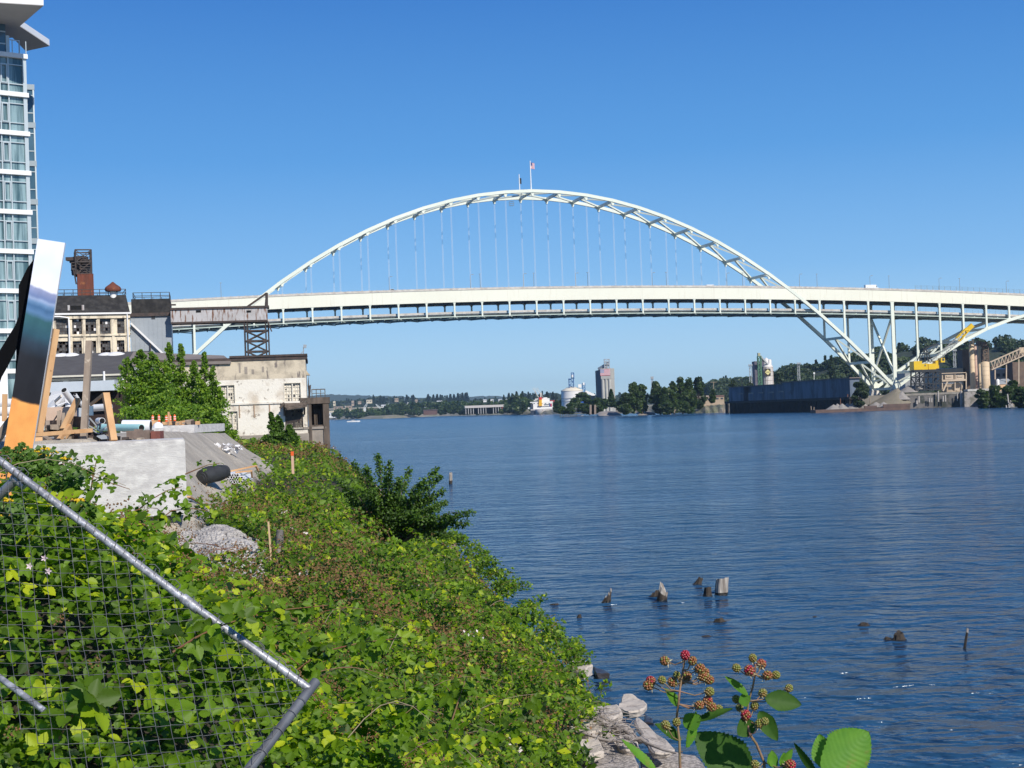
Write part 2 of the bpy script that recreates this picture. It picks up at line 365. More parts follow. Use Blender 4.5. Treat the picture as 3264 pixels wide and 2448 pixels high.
# ================================================================ ARCH BRIDGE
BX, BY, PSI, BW, LP = 13.47, 722.56, .24507, 23.5, 13.716
be = Vector((math.cos(PSI), math.sin(PSI), 0)); bn = Vector((-math.sin(PSI), math.cos(PSI), 0))
def zb(k): return H+53.02-.0207*k*k-.0006*k       # underside of the big girder
def bp_(k, t, z): return Vector((BX, BY, 0)) + be*(k*LP) + bn*t + Vector((0, 0, z))
def arc(k):
    if abs(k) <= 14: return H+106.92-.5265*k*k
    return float(np.interp(abs(k), [14, 15, 16, 17, 18, 19, 20, 21], [H+3.7, H+12.3, H+20.6, H+27.6, H+33.6, H+38.0, H+41.2, H+43]))
WHITE = M("bridge_paint", (.76, .78, .67), (.69, .72, .61), rough=.5, scale=.05, bump=0, c3=(.50, .44, .34), c3lo=.66, c3hi=.80, c3scale=.35, c3stretch=(1, 1, 3))
CREAM = M("bridge_girder_paint", (.80, .78, .65), (.76, .74, .61), rough=.55, scale=.04, c3=(.62, .56, .44), c3lo=.58, c3hi=.8, c3scale=.5, c3stretch=(2.5, 2.5, .15))
CONCB = M("bridge_parapet_concrete", (.60, .56, .50), (.42, .38, .34), rough=.9, scale=.5, c3=(.30, .27, .25), c3lo=.6, c3hi=.7, c3scale=1.3, c3stretch=(.4, .4, 3))
GREEN = M("bridge_green_steel", (.50, .58, .50), (.40, .47, .41), rough=.55, scale=.2, c3=(.30, .2, .14), c3lo=.68, c3hi=.8, c3scale=.6)
DKST = M("bridge_soffit_steel", (.22, .24, .22), (.16, .17, .15), rough=.7, scale=.3)
ROPE = M("wire_rope", (.75, .77, .78), rough=.6)
br = thing('arch_bridge', 'long white steel tied arch bridge with two road decks crossing the river', 'bridge', bp_(0, 0, 0))
K0, K1 = -30, 30
def chord(m, t, ks, zf, w_, h_):
    """box chord following zf(k)"""
    for a, b in zip(ks[:-1], ks[1:]):
        A, B = bp_(a, t, zf(a)), bp_(b, t, zf(b)); m.bar(A, B, w_, h_)
for t in (0, BW):
    m = MB(); chord(m, t, [-20+i for i in range(41)], arc, 1.5, 1.55)
    m.build('arch_rib', WHITE, br)
    m = MB()
    for k in range(K0, K1):
        P = []
        for kk in (k, k+1):
            P += [bp_(kk, t-.55, zb(kk)), bp_(kk, t+.55, zb(kk)), bp_(kk, t+.55, zb(kk)+5.9), bp_(kk, t-.55, zb(kk)+5.9)]
        m.hexa(P)
    for k in range(K0*4, K1*4+1):     # vertical stiffener seams every 15 panels
        if k % 13 == 3: m.bar(bp_(k/4, t-.57, zb(k/4)+.05), bp_(k/4, t-.57, zb(k/4)+5.85), .12, .06)
    m.build('deck_girder', CREAM, br)
    m = MB()
    for k in range(K0, K1):
        P = []
        for kk in (k, k+1):
            P += [bp_(kk, t-.45, zb(kk)+5.9), bp_(kk, t+.1, zb(kk)+5.9), bp_(kk, t+.1, zb(kk)+6.85), bp_(kk, t-.45, zb(kk)+6.85)]
        m.hexa(P)
        m.bar(bp_(k, t-.66, zb(k)+5.86), bp_(k+1, t-.66, zb(k+1)+5.86), .2, .14)
        for q in range(4): m.box(*(lambda p: (p.x-.12, p.x+.12, p.y-.12, p.y+.12, p.z, p.z+.25))(bp_(k+q/4, t-.2, zb(k+q/4)+6.85)))
    m.build('parapet', CONCB, br)
m = MB(); 
for k in range(K0, K1):
    for (za, zc, t0, t1) in ((.5, 1.3, .55, BW-.55), ):
        P = []
        for kk in (k, k+1): P += [bp_(kk, t0, zb(kk)+za), bp_(kk, t1, zb(kk)+za), bp_(kk, t1, zb(kk)+zc), bp_(kk, t0, zb(kk)+zc)]
        m.hexa(P)
    for q in (0, .5):
        m.bar(bp_(k+q, .3, zb(k)+.45), bp_(k+q, BW-.3, zb(k)+.45), .5, .9)
m.build('upper_deck', DKST, br)
m = MB()
for k in range(K0, K1):
    P = []
    for kk in (k, k+1): P += [bp_(kk, 2.2, zb(kk)-6.1), bp_(kk, BW-2.2, zb(kk)-6.1), bp_(kk, BW-2.2, zb(kk)-5.6), bp_(kk, 2.2, zb(kk)-5.6)]
    m.hexa(P)
    for t in (3, 7.5, 12, 16.5, 20.5): m.bar(bp_(k, t, zb(k)-6.5), bp_(k+1, t, zb(k+1)-6.5), .35, .9)
    m.bar(bp_(k, 0, zb(k)-6.5), bp_(k, BW, zb(k)-6.5), .6, 1.5)
m.build('lower_deck', DKST, br)
for t in (1.7, BW-1.7):
    m = MB()
    for k in range(K0, K1):
        P = []
        for kk in (k+.02, k+.98): P += [bp_(kk, t, zb(kk)-5.55), bp_(kk, t+.4, zb(kk)-5.55), bp_(kk, t+.4, zb(kk)-4.45), bp_(kk, t, zb(kk)-4.45)]
        m.hexa(P)
    m.build('lower_parapet', CONCB, br)
for t in (0, BW):
    m = MB(); chord(m, t, list(range(K0, K1+1)), lambda k: zb(k)-6.95, .6, .5)
    m.build('bottom_chord', GREEN, br)
m = MB()
for k in range(K0, K1):          # laterals below the lower deck
    m.bar(bp_(k, 0, zb(k)-7.35), bp_(k+.5, BW/2, zb(k)-7.5), .35, .4); m.bar(bp_(k+.5, BW/2, zb(k)-7.5), bp_(k+1, 0, zb(k)-7.35), .35, .4)
    m.bar(bp_(k, BW, zb(k)-7.35), bp_(k+.5, BW/2, zb(k)-7.5), .35, .4); m.bar(bp_(k+.5, BW/2, zb(k)-7.5), bp_(k+1, BW, zb(k)-7.35), .35, .4)
    m.bar(bp_(k+.5, 0, zb(k)-7.1), bp_(k+.5, BW, zb(k)-7.1), .4, .8)
m.build('bottom_lateral', GREEN, br)
def haunch(m, k, t, z, r, up, wd=.9, ds=1):
    """curved bracket where a post meets a chord; up=1 widens upward"""
    for s_ in (-1, 1):
        pts = [bp_(k, t-.35, z)]
        pr = [(0, 0), (s_*(wd/2+r)/LP, 0)]+[(s_*(wd/2+r*(1-math.sin(a)))/LP, r*(1-math.cos(a))) for a in (math.pi*.18, math.pi*.33, math.pi*.5)]+[(0, r)]
        m.prism([bp_(k+a, t-.35, z-up*b) for a, b in pr], bn*.7)
for k in range(-19, 20):
    for t in (0, BW):
        near = t == 0; ztop = zb(k)
        if abs(k) <= 10: zlow = zb(k)-7.2; wd = .75
        else: zlow = min(arc(k)-.5, zb(k)-7.2); wd = 1.0
        if k in (14, -14): wd = 1.8
        m = MB(); m.bar(bp_(k, t, zlow), bp_(k, t, ztop), .8, wd, up=tuple(be))
        haunch(m, k, t, ztop, .9, 1, wd)
        if abs(k) > 14: haunch(m, k, t, arc(k)+.3, 1.2, -1, wd)
        m.build('post', WHITE if near else WHITE, br)
for k in range(-9, 10):
    for t in (0, BW):
        m = MB()
        for o_ in (-.22, .22): m.tube([bp_(k+o_/LP, t, zb(k)+5.8), bp_(k+o_/LP, t, arc(k)-.8)], .05, 5, False)
        m.build('hanger', ROPE, br)
        m = MB(); haunch(m, k, t, arc(k)-.4, 2.1, 1, .8); m.bar(bp_(k, t, arc(k)-2.5), bp_(k, t, arc(k)-.3), .8, .9, up=tuple(be)); m.build('hanger_bracket', WHITE, br)
# K bracing between the ribs
for k in range(-18, 19):
    if abs(k) in (11,): continue
    m = MB(); m.bar(bp_(k, .7, arc(k)-.1), bp_(k, BW-.7, arc(k)-.1), .9, 1.35); m.build('cross_strut', WHITE, br)
for k in range(-18, 18):
    a, b = (k, k+1) if k >= 0 else (k+1, k)
    if abs(a) in (10, 11) or abs(b) == 11: continue
    m = MB()
    for t in (.7, BW-.7): m.bar(bp_(a, BW/2, arc(a)), bp_(b, t, arc(b)), .95, .75)
    m.build('lateral_brace', WHITE, br)
for k in (14, -14):
    m = MB(); z0, z1, zm = zb(k)-8, zb(k)-40, zb(k)-24
    m.bar(bp_(k, .8, z0), bp_(k, BW-.8, zm+1-14), .9, 1); m.build('sway_brace', WHITE, br)
    m = MB(); m.bar(bp_(k, BW-.8, z0), bp_(k, .8, zm-13), .9, 1.04); m.build('sway_brace', WHITE, br)
    m = MB(); m.bar(bp_(k, .8, zm-14.5), bp_(k, BW-.8, zm-14.5), .9, 1.1); m.build('sway_brace', WHITE, br)
    m = MB(); m.bar(bp_(k, .8, zm-15), bp_(k, BW-.8, H+8), .9, .98); m.build('sway_brace', WHITE, br)
    for t in (0, BW):
        m = MB(); zz = H+4.6
        m.prism([bp_(k-2.9/LP, t-1, zz+1.6), bp_(k-1.3/LP, t-1, zz-1.7), bp_(k+1.3/LP, t-1, zz-1.7), bp_(k+2.9/LP, t-1, zz+1.6), bp_(k+.9/LP, t-1, zz+3.2), bp_(k-.9/LP, t-1, zz+3.2)], bn*2)
        m.build('bearing_shoe', WHITE, br)
        m = MB(); c = bp_(k, t, 0); m.lathe((c.x, c.y, -3), [(5, 0), (5, 9), (4, 10.5), (2.4, 13.2)], 16); m.build('pier', CONCB, br)
m = MB()
for k in np.arange(15, 29.9, .25):   # tall mesh fence on the right part of the upper deck, lower fence on the lower deck
    m.bar(bp_(k, -.2, zb(k)+6.8), bp_(k, -.2, zb(k)+8.9), .1)
for h_ in (7.6, 8.3, 8.9):
    for k in range(15, 29): m.bar(bp_(k, -.2, zb(k)+h_), bp_(k+1, -.2, zb(k+1)+h_), .06)
tag(m.build('railing', DKST, br), 'wire mesh railing')
m = MB()
for k in np.arange(14, 29.9, .25): m.bar(bp_(k, 1.9, zb(k)-4.5), bp_(k, 1.9, zb(k)-2.7), .07)
for k in range(14, 29):
    for h_ in (-3.4, -2.7): m.bar(bp_(k, 1.9, zb(k)+h_), bp_(k+1, 1.9, zb(k+1)+h_), .05)
m.build('railing', DKST, br)
m = MB(); kk = -.35; p = bp_(kk, BW, arc(kk)-1.8)   # inspection basket
for a in (-1, 1):
    for b in (-1, 1): m.bar(p+be*a*1.1+bn*b*.7, p+be*a*1.1+bn*b*.7-Vector((0, 0, 2)), .12)
for z_ in (-2, -1, 0): 
    m.bar(p+be*-1.1+bn*-.7+Vector((0, 0, z_)), p+be*1.1+bn*-.7+Vector((0, 0, z_)), .12); m.bar(p+be*-1.1+bn*.7+Vector((0, 0, z_)), p+be*1.1+bn*.7+Vector((0, 0, z_)), .12)
m.build('inspection_basket', DKST, br)
# lamps on the deck
LAMPM = M("lamp_pole_paint", (.28, .29, .29), rough=.5)
def lamp(k, t, arm, label):
    z0 = zb(k)+5.9; p = bp_(k, t, z0)
    r_ = thing('street_lamp', label, 'street lamp', p, 'street lamps along the upper deck')
    m = MB(); m.tube([p, p+Vector((0, 0, 7.5))], [.13, .09], 6)
    if arm: m.tube([p+Vector((0, 0, 7.5)), p+Vector((0, 0, 7.9))+be*.3, p+Vector((0, 0, 8.05))+be*1.0], .09, 5)
    m.build('pole', LAMPM, r_)
    m = MB(); q = p+Vector((0, 0, 8.0 if arm else 7.7))+be*(1.2 if arm else 0); m.bar(q-be*.45, q+be*.45, .4, .22); m.build('lamp_head', LAMPM, r_)
LK = [(-6.6, 0, 'above the second hanger pair left of the arch middle')]
def kx(zone, x, t=0):
    dx, dy = dpx(zone, x, 0); lo, hi = -28., 28.
    for _ in range(40):
        mid = (lo+hi)/2; q = bp_(mid, t, zb(mid)+6)-C0; X = q.dot(Rt)/q.dot(Fw)*FP*S+1632*S
        if X < dx: lo = mid
        else: hi = mid
    return lo
LMP = [('r5',1085,1,1),('r5',1722,1,1),('r5',1797,0,0),('r5',2138,1,1),('r6',252,0,0),('r6',580,1,1),('r6',674,0,0),('r6',1180,1,1),('r6',1290,0,0),('r6',1765,1,1),('r6',1888,0,0),
  ('r7',382,1,1),('r7',525,0,0),('r7',958,1,1),('r7',1113,0,0),('r7',1522,1,1),('r7',1690,0,0),('r7',2070,1,1),('r3',567,0,0)]
ORD = ['first','second','third','fourth','fifth','sixth','seventh','eighth','ninth','tenth']
LMP.sort(key=lambda q: dpx(q[0], q[1], 0)[0]); ia = ib = 0
for z_, x_, far, arm in LMP:
    if arm: lb = ORD[ia]+' curved arm lamp from the left on the upper bridge deck'; ia += 1
    else: lb = ORD[ib]+' straight pole lamp from the left on the upper bridge deck'; ib += 1
    t_ = 6 if arm else 1.5; lamp(kx(z_, x_, t_), t_, arm, lb)
# flags on the crown of the arch
def flag_pole(k, t, hgt, fl, name, label):
    p = bp_(k, t, arc(k)+.7); r_ = thing('flagpole', label, 'flagpole', p)
    m = MB(); m.tube([p, p+Vector((0, 0, hgt))], [.34, .2], 8); m.build('pole', ROPE, r_)
    m = MB(); n = 14
    mats = fl[3]
    for i in range(13 if len(mats) > 1 else 1):
        nn = 13 if len(mats) > 1 else 1
        zt = hgt-fl[0]-fl[1]*i/nn; zl = hgt-fl[0]-fl[1]*(i+1)/nn
        m.mat(i % 2 if nn > 1 else 0)
        V = []
        for j in range(n):
            u = j/(n-1)*fl[2]; f_ = .35*math.sin(u*2.6+1)*u/fl[2]
            V += [p+be*(u+.2)+bn*f_+Vector((0, 0, zt-u*.25)), p+be*(u+.2)+bn*f_+Vector((0, 0, zl-u*.25))]
        m.add(V, [(2*j, 2*j+1, 2*j+3, 2*j+2) for j in range(n-1)])
        if nn > 1 and i < 7:
            m.mat(2); V = []
            for j in range(6): 
                u = j/13*fl[2]; f_ = .35*math.sin(u*2.6+1)*u/fl[2]; V += [p+be*(u+.2)+bn*(f_-.05)+Vector((0, 0, zt-u*.25)), p+be*(u+.2)+bn*(f_-.05)+Vector((0, 0, zl-u*.25))]
            m.add(V, [(2*j, 2*j+1, 2*j+3, 2*j+2) for j in range(5)])
    m.build('flag', mats, r_)
RED = M("flag_red", (.5, .03, .05)); FWH = M("flag_white", (.8, .78, .78)); FBL = M("flag_blue", (.03, .05, .2)); FBK = M("flag_black", (.01, .012, .02))
flag_pole(-.04, .0, 14.2, (.8, 3.0, 1.9, [RED, FWH, FBL]), 'a', 'white flagpole with the red and white striped flag on the arch top')
flag_pole(-.02, BW, 11.4, (1.8, 3.0, .9, [FBK]), 'b', 'shorter white flagpole with a limp black flag on the arch top')
# vehicles on the upper deck
CARW = M("white_vehicle_paint", (.8, .8, .8), rough=.3); GLS = M("dark_glass", (.02, .025, .03), rough=.1); TYR = M("tyre_rubber", (.02, .02, .02), rough=.9)
def vehicle(k, t, L_, h_, label, cat, van):
    z0 = zb(k)+5.6; p = bp_(k, t, z0); r_ = thing(cat.replace(' ', '_'), label, cat, p)
    def q(u, v, z): return p+be*u+bn*v+Vector((0, 0, z))
    m = MB()
    prof = [(-L_/2, .4), (L_/2, .4), (L_/2, h_*.5), (L_*.40, h_*.58), (L_*.3, h_), (-L_/2, h_)] if van else [(-L_/2, .3), (L_/2, .3), (L_/2, .8), (L_*.22, .95), (L_*.05, h_), (-L_*.28, h_), (-L_*.42, .95), (-L_/2, .9)]
    m.prism([q(a, 0, b) for a, b in prof], bn*1.9); m.build('body', CARW, r_)
    m = MB(); 
    if van: m.prism([q(L_*.3, -.02, h_*.6), q(L_*.38, -.02, h_*.6), q(L_*.3, -.02, h_*.92)], bn*1.94)
    else: m.prism([q(L_*.17, -.02, .97), q(L_*.04, -.02, h_*.96), q(-L_*.26, -.02, h_*.96), q(-L_*.36, -.02, .97)], bn*1.94)
    m.build('window', GLS, r_)
    for a in (-.3, .32):
        m = MB(); c = q(L_*a, -.03, .35); m.tube([c, c+bn*1.96], .35, 10); m.build('wheel', TYR, r_)
vehicle(kx('r7', 975, 4), 4, 7.6, 3.4, 'white box truck driving on the upper bridge deck', 'box truck', True)
vehicle(kx('r6', 1640, 4), 4, 4.8, 2.1, 'white van on the deck between the last hangers before the right arch foot', 'van', True)
vehicle(kx('r6', 2000, 4), 4, 4.8, 2.0, 'white car where the far arch rib meets the deck', 'car', False)
vehicle(kx('r5', 1115, 4), 4, 4.8, 2.1, 'white car on the deck left of the arch middle beside a lamp', 'car', False)
# ================================================================ CONDO TOWER
WALLW = M("white_cladding", (.80, .80, .80), (.74, .75, .76), rough=.5, scale=.4)
MULL = M("pale_aluminium", (.50, .56, .58), rough=.4, metal=.3)
TEAL = M("tower_glass", (.05, .10, .11), (.26, .37, .39), rough=.06, scale=1.1, stretch=(1.6, 1.6, .12), lo=.42, hi=.6, spec=.9)
TEAL2 = M("tower_side_glass", (.04, .09, .13), (.08, .15, .2), rough=.06, scale=.5, spec=.9)
SOFF = M("canopy_soffit", (.46, .43, .40), (.41, .38, .36), rough=.8, scale=.6)
cpl = Pl(at('P', 93, 500, 118), R(38))
ct = thing('condo_tower', 'tall white and glass condominium tower at the left edge', 'building', cpl.w(-8, 3))
bands = [176, 298.5, 421.5, 546, 671, 796, 921.5, 1048, 1175]
zs = [cpl.hit('P', 93, b)[1] for b in bands]; uc = cpl.hit('P', 93, 500)[0]
U = lambda x, y=420: cpl.hit('r1', x, y)[0]
u_m1, u_m2 = U(62)-U(170)+uc, U(12)-U(170)+uc
UL = uc-16
m = MB(); cpl.box(m, UL+.1, uc-.05, 2, zs[0]-.1, -11, -.35); m.build('core', TEAL, ct)
for i, z in enumerate(zs):
    m = MB(); cpl.box(m, UL, uc+.06, z-.36, z, -11.1, .22); m.build('floor_slab', WALLW, ct)
for i in range(len(zs)-1):
    z1, z0 = zs[i]-.36, zs[i+1]; hh = z1-z0
    m = MB(); cpl.box(m, UL+.1, uc-.1, z0, z1, -.2, -.12); m.build('window', TEAL, ct)
    m = MB()
    for u, wd in ((uc-.17, .3), (u_m1, .09), (u_m2, .09), (u_m2-1.1, .09), (u_m2-2.3, .3), (u_m2-3.6, .09)): cpl.box(m, u-wd/2, u+wd/2, z0, z1, -.12, .04)
    for f_ in (.24, .8): cpl.box(m, UL, uc, z0+f_*hh-.035, z0+f_*hh+.035, -.118, .02)
    for a, b in ((u_m2+.08, u_m2+.16), (u_m1-.16, u_m1-.08)): cpl.box(m, a, b, z0+.25*hh, z0+.8*hh, -.117, .07)
    for f_ in (.26, .78): cpl.box(m, u_m2+.08, u_m1-.08, z0+f_*hh-.04, z0+f_*hh+.04, -.116, .065)
    m.build('mullion', MULL, ct)
# top storey glass, corner post and balcony rail
zt = zs[0]; ztop = 39.3
m = MB(); ub = cpl.hit('y5', 95, 640)[0]; cpl.box(m, UL, ub, zt, ztop, -8, -.4); m.build('penthouse', TEAL2, ct)
m = MB(); cpl.box(m, ub, ub+.28, zt, ztop-.9, -.6, -.3)
for f_ in (.33, .74): cpl.box(m, UL, ub, zt+(ztop-zt)*f_-.05, zt+(ztop-zt)*f_+.05, -.4, -.34)
cpl.box(m, ub-2.2, ub-2.1, zt, ztop, -.4, -.3); m.build('mullion', MULL, ct)
m = MB()
for u in (ub+.45, ub+1.0, ub+1.55, uc-.45): cpl.box(m, u, u+.06, zt, zt+1.15, -.3, -.24)
cpl.box(m, ub+.3, uc-.39, zt+1.1, zt+1.17, -.31, -.23); m.build('balcony_rail', MULL, ct)
m = MB(); poly = [gz('P', x, y, ztop) for x, y in ((-260, -6), (139, 18), (63, 84), (158, 147), (82, 163), (40, 120), (-60, 130), (-260, 90))]
m.mat(0); m.prism(poly, (0, 0, .06)); m.build('soffit', SOFF, ct)
m = MB(); m.prism([p+Vector((0, 0, .062)) for p in poly], (0, 0, .5)); m.build('roof_canopy', WALLW, ct)
# side bay further back
sp_ = Pl(at('P', 93, 500, 129), R(20)); sz = [sp_.hit('P', 112, y)[1] for y in (272, 393, 515, 637, 762, 885, 1010, 1140)]
su0, su1 = sp_.hit('P', 70, 600)[0], sp_.hit('P', 115, 600)[0]
m = MB(); sp_.box(m, su0, su1, 3, sz[0], -6, 0); m.build('side_bay', TEAL2, ct)
m = MB()
for z in sz: sp_.box(m, su0, su1+.12, z-.42, z+.05, -6.1, .12)
m.build('bay_spandrel', M("bay_spandrel_paint", (.30, .36, .40), rough=.5), ct)
m = MB()
for z in sz:
    for d_ in (.95, 2.5): sp_.box(m, su0, su1, z-d_, z-d_+.07, 0, .06)
sp_.box(m, su1-.05, su1+.08, 3, sz[0], -.1, .1); sp_.box(m, su1-.6, su1-.54, 3, sz[0], 0, .06); m.build('mullion', MULL, ct)
# ================================================================ MILL
PEEL = M("peeling_cream_paint", (.76, .66, .50), (.52, .44, .33), rough=.95, scale=.7, lo=.5, hi=.64, bump=.05, bscale=2.5, c3=(.27, .23, .19), c3lo=.56, c3hi=.66, c3scale=1.1, c3stretch=(1, 1, .35))
PEEL2 = M("weathered_white_wall", (.78, .73, .64), (.60, .52, .42), rough=.95, scale=.42, lo=.5, hi=.66, bump=.05, bscale=3, c3=(.33, .28, .23), c3lo=.6, c3hi=.68, c3scale=1.5, c3stretch=(.8, .8, .8))
PEEL3 = M("weathered_tan_parapet", (.62, .53, .40), (.40, .34, .26), rough=.95, scale=.5, lo=.45, hi=.62, bump=.04, bscale=3, c3=(.2, .17, .15), c3lo=.58, c3hi=.66, c3scale=1.2, c3stretch=(1, 1, .3))
TARR = M("dark_tar_roof", (.016, .015, .015), (.05, .046, .043), rough=.9, scale=1.2, lo=.4, hi=.7, bump=.02)
TARR2 = M("grey_tar_roof", (.075, .068, .066), (.10, .094, .09), rough=.9, scale=.6)
BRNR = M("brown_grey_roof", (.24, .205, .18), (.19, .16, .145), rough=.9, scale=.5)
GALV = M("grey_metal_cladding", (.33, .36, .39), (.29, .32, .35), rough=.6, scale=.5, bump=.02)
GALR = M("rusty_galvanised_sheet", (.50, .48, .48), (.40, .38, .37), rough=.7, scale=.5, c3=(.16, .07, .035), c3lo=.52, c3hi=.62, c3scale=1.5, c3stretch=(2.2, 2.2, .3))
RUST = M("rust_red_steel", (.20, .055, .03), (.11, .035, .022), rough=.85, scale=1.0, stretch=(1, 1, .3), c3=(.32, .12, .04), c3lo=.58, c3hi=.7, c3scale=.9)
DRUST = M("dark_rusted_steel", (.045, .038, .036), (.085, .058, .048), rough=.85, scale=1.4, bump=.05)
IRON = M("black_iron", (.035, .032, .032), (.08, .055, .045), rough=.7, scale=2)
PANE = M("dirty_window_panes", (.05, .048, .048), (.13, .125, .12), rough=.35, scale=1.6, lo=.45, hi=.6)
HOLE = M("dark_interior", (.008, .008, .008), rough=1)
SASH = M("white_sash", (.76, .72, .62), (.62, .55, .45), rough=.8, scale=3)
CONC = M("weathered_concrete", (.36, .31, .26), (.25, .215, .18), rough=.95, scale=.5, bump=.03, bscale=3)
GUTT = M("white_gutter", (.78, .76, .74), rough=.5)
TIMB = M("dark_dock_timber", (.075, .058, .045), (.15, .115, .09), rough=.9, scale=1.5, stretch=(1, 1, .25), bump=.04)
mp = Pl(at('r2', 1310, 940, 238), R(18))
mb = thing('mill_building', 'cream painted mill building with dark roof and two rows of broken windows', 'building', mp.w(-20, 4, -6))
x0, x1, z0, z1 = mp.rect('r2', 535, 950, 1312, 1420)
# wall with real openings: strips between windows
def wall_open(pl, m, U0, U1, Z0, Z1, holes, t0, t1):
    """vertical wall strips around rectangular holes arranged in rows"""
    rows = {}
    for h_ in holes: rows.setdefault(h_[4], []).append(h_)
    zc = Z0
    for r_ in sorted(rows, key=lambda r: rows[r][0][2]):
        hs_ = sorted(rows[r_]); a, b = min(h[2] for h in hs_), max(h[3] for h in hs_)
        pl.box(m, U0, U1, zc, a, t0, t1); u = U0
        for h_ in hs_:
            pl.box(m, u, h_[0], a, b, t0, t1); u = h_[1]
        pl.box(m, u, U1, a, b, t0, t1); zc = b
    pl.box(m, U0, U1, zc, Z1, t0, t1)
wins = []
for row, (ya, yb_) in enumerate(((990, 1150), (1218, 1376))):
    base = mp.rect('r2', 1005, ya, 1115, yb_)
    for a, b in ((565, 690), (715, 825), (860, 970), (1005, 1115), (1180, 1255)):
        q = mp.rect('r2', a, ya, b, yb_); wins.append((q[0], q[1], base[2], base[3], row))
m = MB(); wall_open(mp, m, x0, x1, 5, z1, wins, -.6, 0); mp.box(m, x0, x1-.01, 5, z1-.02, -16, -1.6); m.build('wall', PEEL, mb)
m = MB()   # pilasters and sill bands standing proud
for u in ([w_[1] for w_ in wins[:5]]):
    mp.box(m, u+.15, u+.55, z0-2, z1-.9, 0, .18)
for r_ in (0, 5): mp.box(m, x0, x1, wins[r_][2]-.35, wins[r_][2]-.1, 0, .26)
mp.box(m, x0, x1+.05, z1-.75, z1-.25, 0, .3); m.build('pilaster', PEEL, mb)
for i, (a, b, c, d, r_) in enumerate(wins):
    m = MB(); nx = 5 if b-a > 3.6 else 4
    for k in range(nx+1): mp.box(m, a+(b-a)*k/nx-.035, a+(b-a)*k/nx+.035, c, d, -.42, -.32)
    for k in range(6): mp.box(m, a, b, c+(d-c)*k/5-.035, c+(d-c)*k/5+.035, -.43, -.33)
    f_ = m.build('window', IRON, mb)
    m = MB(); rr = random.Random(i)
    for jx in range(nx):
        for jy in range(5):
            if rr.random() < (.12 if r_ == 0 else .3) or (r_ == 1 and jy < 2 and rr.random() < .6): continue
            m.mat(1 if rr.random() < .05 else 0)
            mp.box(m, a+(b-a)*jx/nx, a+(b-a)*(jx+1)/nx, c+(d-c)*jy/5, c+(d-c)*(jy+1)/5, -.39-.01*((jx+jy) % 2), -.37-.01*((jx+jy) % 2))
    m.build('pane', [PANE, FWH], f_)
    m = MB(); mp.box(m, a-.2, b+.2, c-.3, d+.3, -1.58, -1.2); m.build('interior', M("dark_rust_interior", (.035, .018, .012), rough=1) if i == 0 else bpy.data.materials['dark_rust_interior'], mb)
m = MB(); q = mp.rect('r2', 550, 765, 1308, 935); zr = mp.hit('r2', 930, 752)[1]
A = [mp.w(x0-.1, z1, .35), mp.w(x1+.1, z1, .35), mp.w(x1-.3, zr+.1, -3), mp.w(x0+.6, zr+.1, -3)]
B = [mp.w(x0-.1, z1, -16), mp.w(x1+.1, z1, -16), mp.w(x1-.3, zr+.1, -14), mp.w(x0+.6, zr+.1, -14)]
m.hexa(A+B); q = mp.rect('r2', 705, 865, 825, 912); m.build('roof', TARR, mb)
m = MB(); mp.box(m, q[0], q[1], q[2], q[3], -2.0, -.4); m.build('roof_hatch', HOLE, mb)
m = MB(); mp.box(m, q[0]-.35, q[0], q[2], q[3]+.1, -1.9, -.3); mp.box(m, q[1], q[1]+.35, q[2], q[3]+.1, -1.9, -.3); m.build('hatch_cheek', GALR, mb)
m = MB(); mp.box(m, x0-.2, x1+.2, z1-.12, z1+.16, .3, .62); m.build('gutter', GUTT, mb)
m = MB(); a = mp.w(x0+.1, z1-.4, .5); pts = [a, mp.pix('r2', 600, 980, .5), mp.pix('r2', 690, 992, .5), mp.pix('r2', 697, 1100, .5), mp.pix('r2', 703, 1400, .5)]; m.tube(pts, .16, 6); m.tube([mp.w(x1-.4, z1, .45), mp.w(x1-.3, 8, .45)], .12, 6); m.build('drainpipe', GUTT, mb)
def railing(pl, u0, u1, z, hgt, t, n, name, par, mt, depth=None):
    m = MB()
    for i in range(n+1):
        u = u0+(u1-u0)*i/n; m.bar(pl.w(u, z, t), pl.w(u, z+hgt, t), .09)
    for f_ in (.5, 1): m.bar(pl.w(u0, z+hgt*f_, t), pl.w(u1, z+hgt*f_, t), .09)
    if depth:
        for u in (u0, u1):
            for f_ in (.5, 1): m.bar(pl.w(u, z+hgt*f_, t), pl.w(u, z+hgt*f_, t-depth), .09)
        for i in range(n+1):
            u = u0+(u1-u0)*i/n; m.bar(pl.w(u, z, t-depth), pl.w(u, z+hgt, t-depth), .08)
        m.bar(pl.w(u0, z+hgt, t-depth), pl.w(u1, z+hgt, t-depth), .08)
    return m.build(name, mt, par)
railing(mp, x0+.6, x1-.3, zr, 1.05, -3.1, 8, 'railing', mb, IRON, 8)
m = MB(); q = mp.hit('r2', 1150, 760); b_ = mp.w(q[0], q[1]-.9, -3.0); m.mat(0).lathe(b_, [(.55, 0), (.5, 2.0)], 14)
m.mat(1).lathe(b_+Vector((0, 0, 2)), [(1.2, -.25), (1.35, .1), (1.2, .45), (.5, .95), (.12, 1.3)], 18); m.build('roof_vent', [GUTT, RUST], mb)
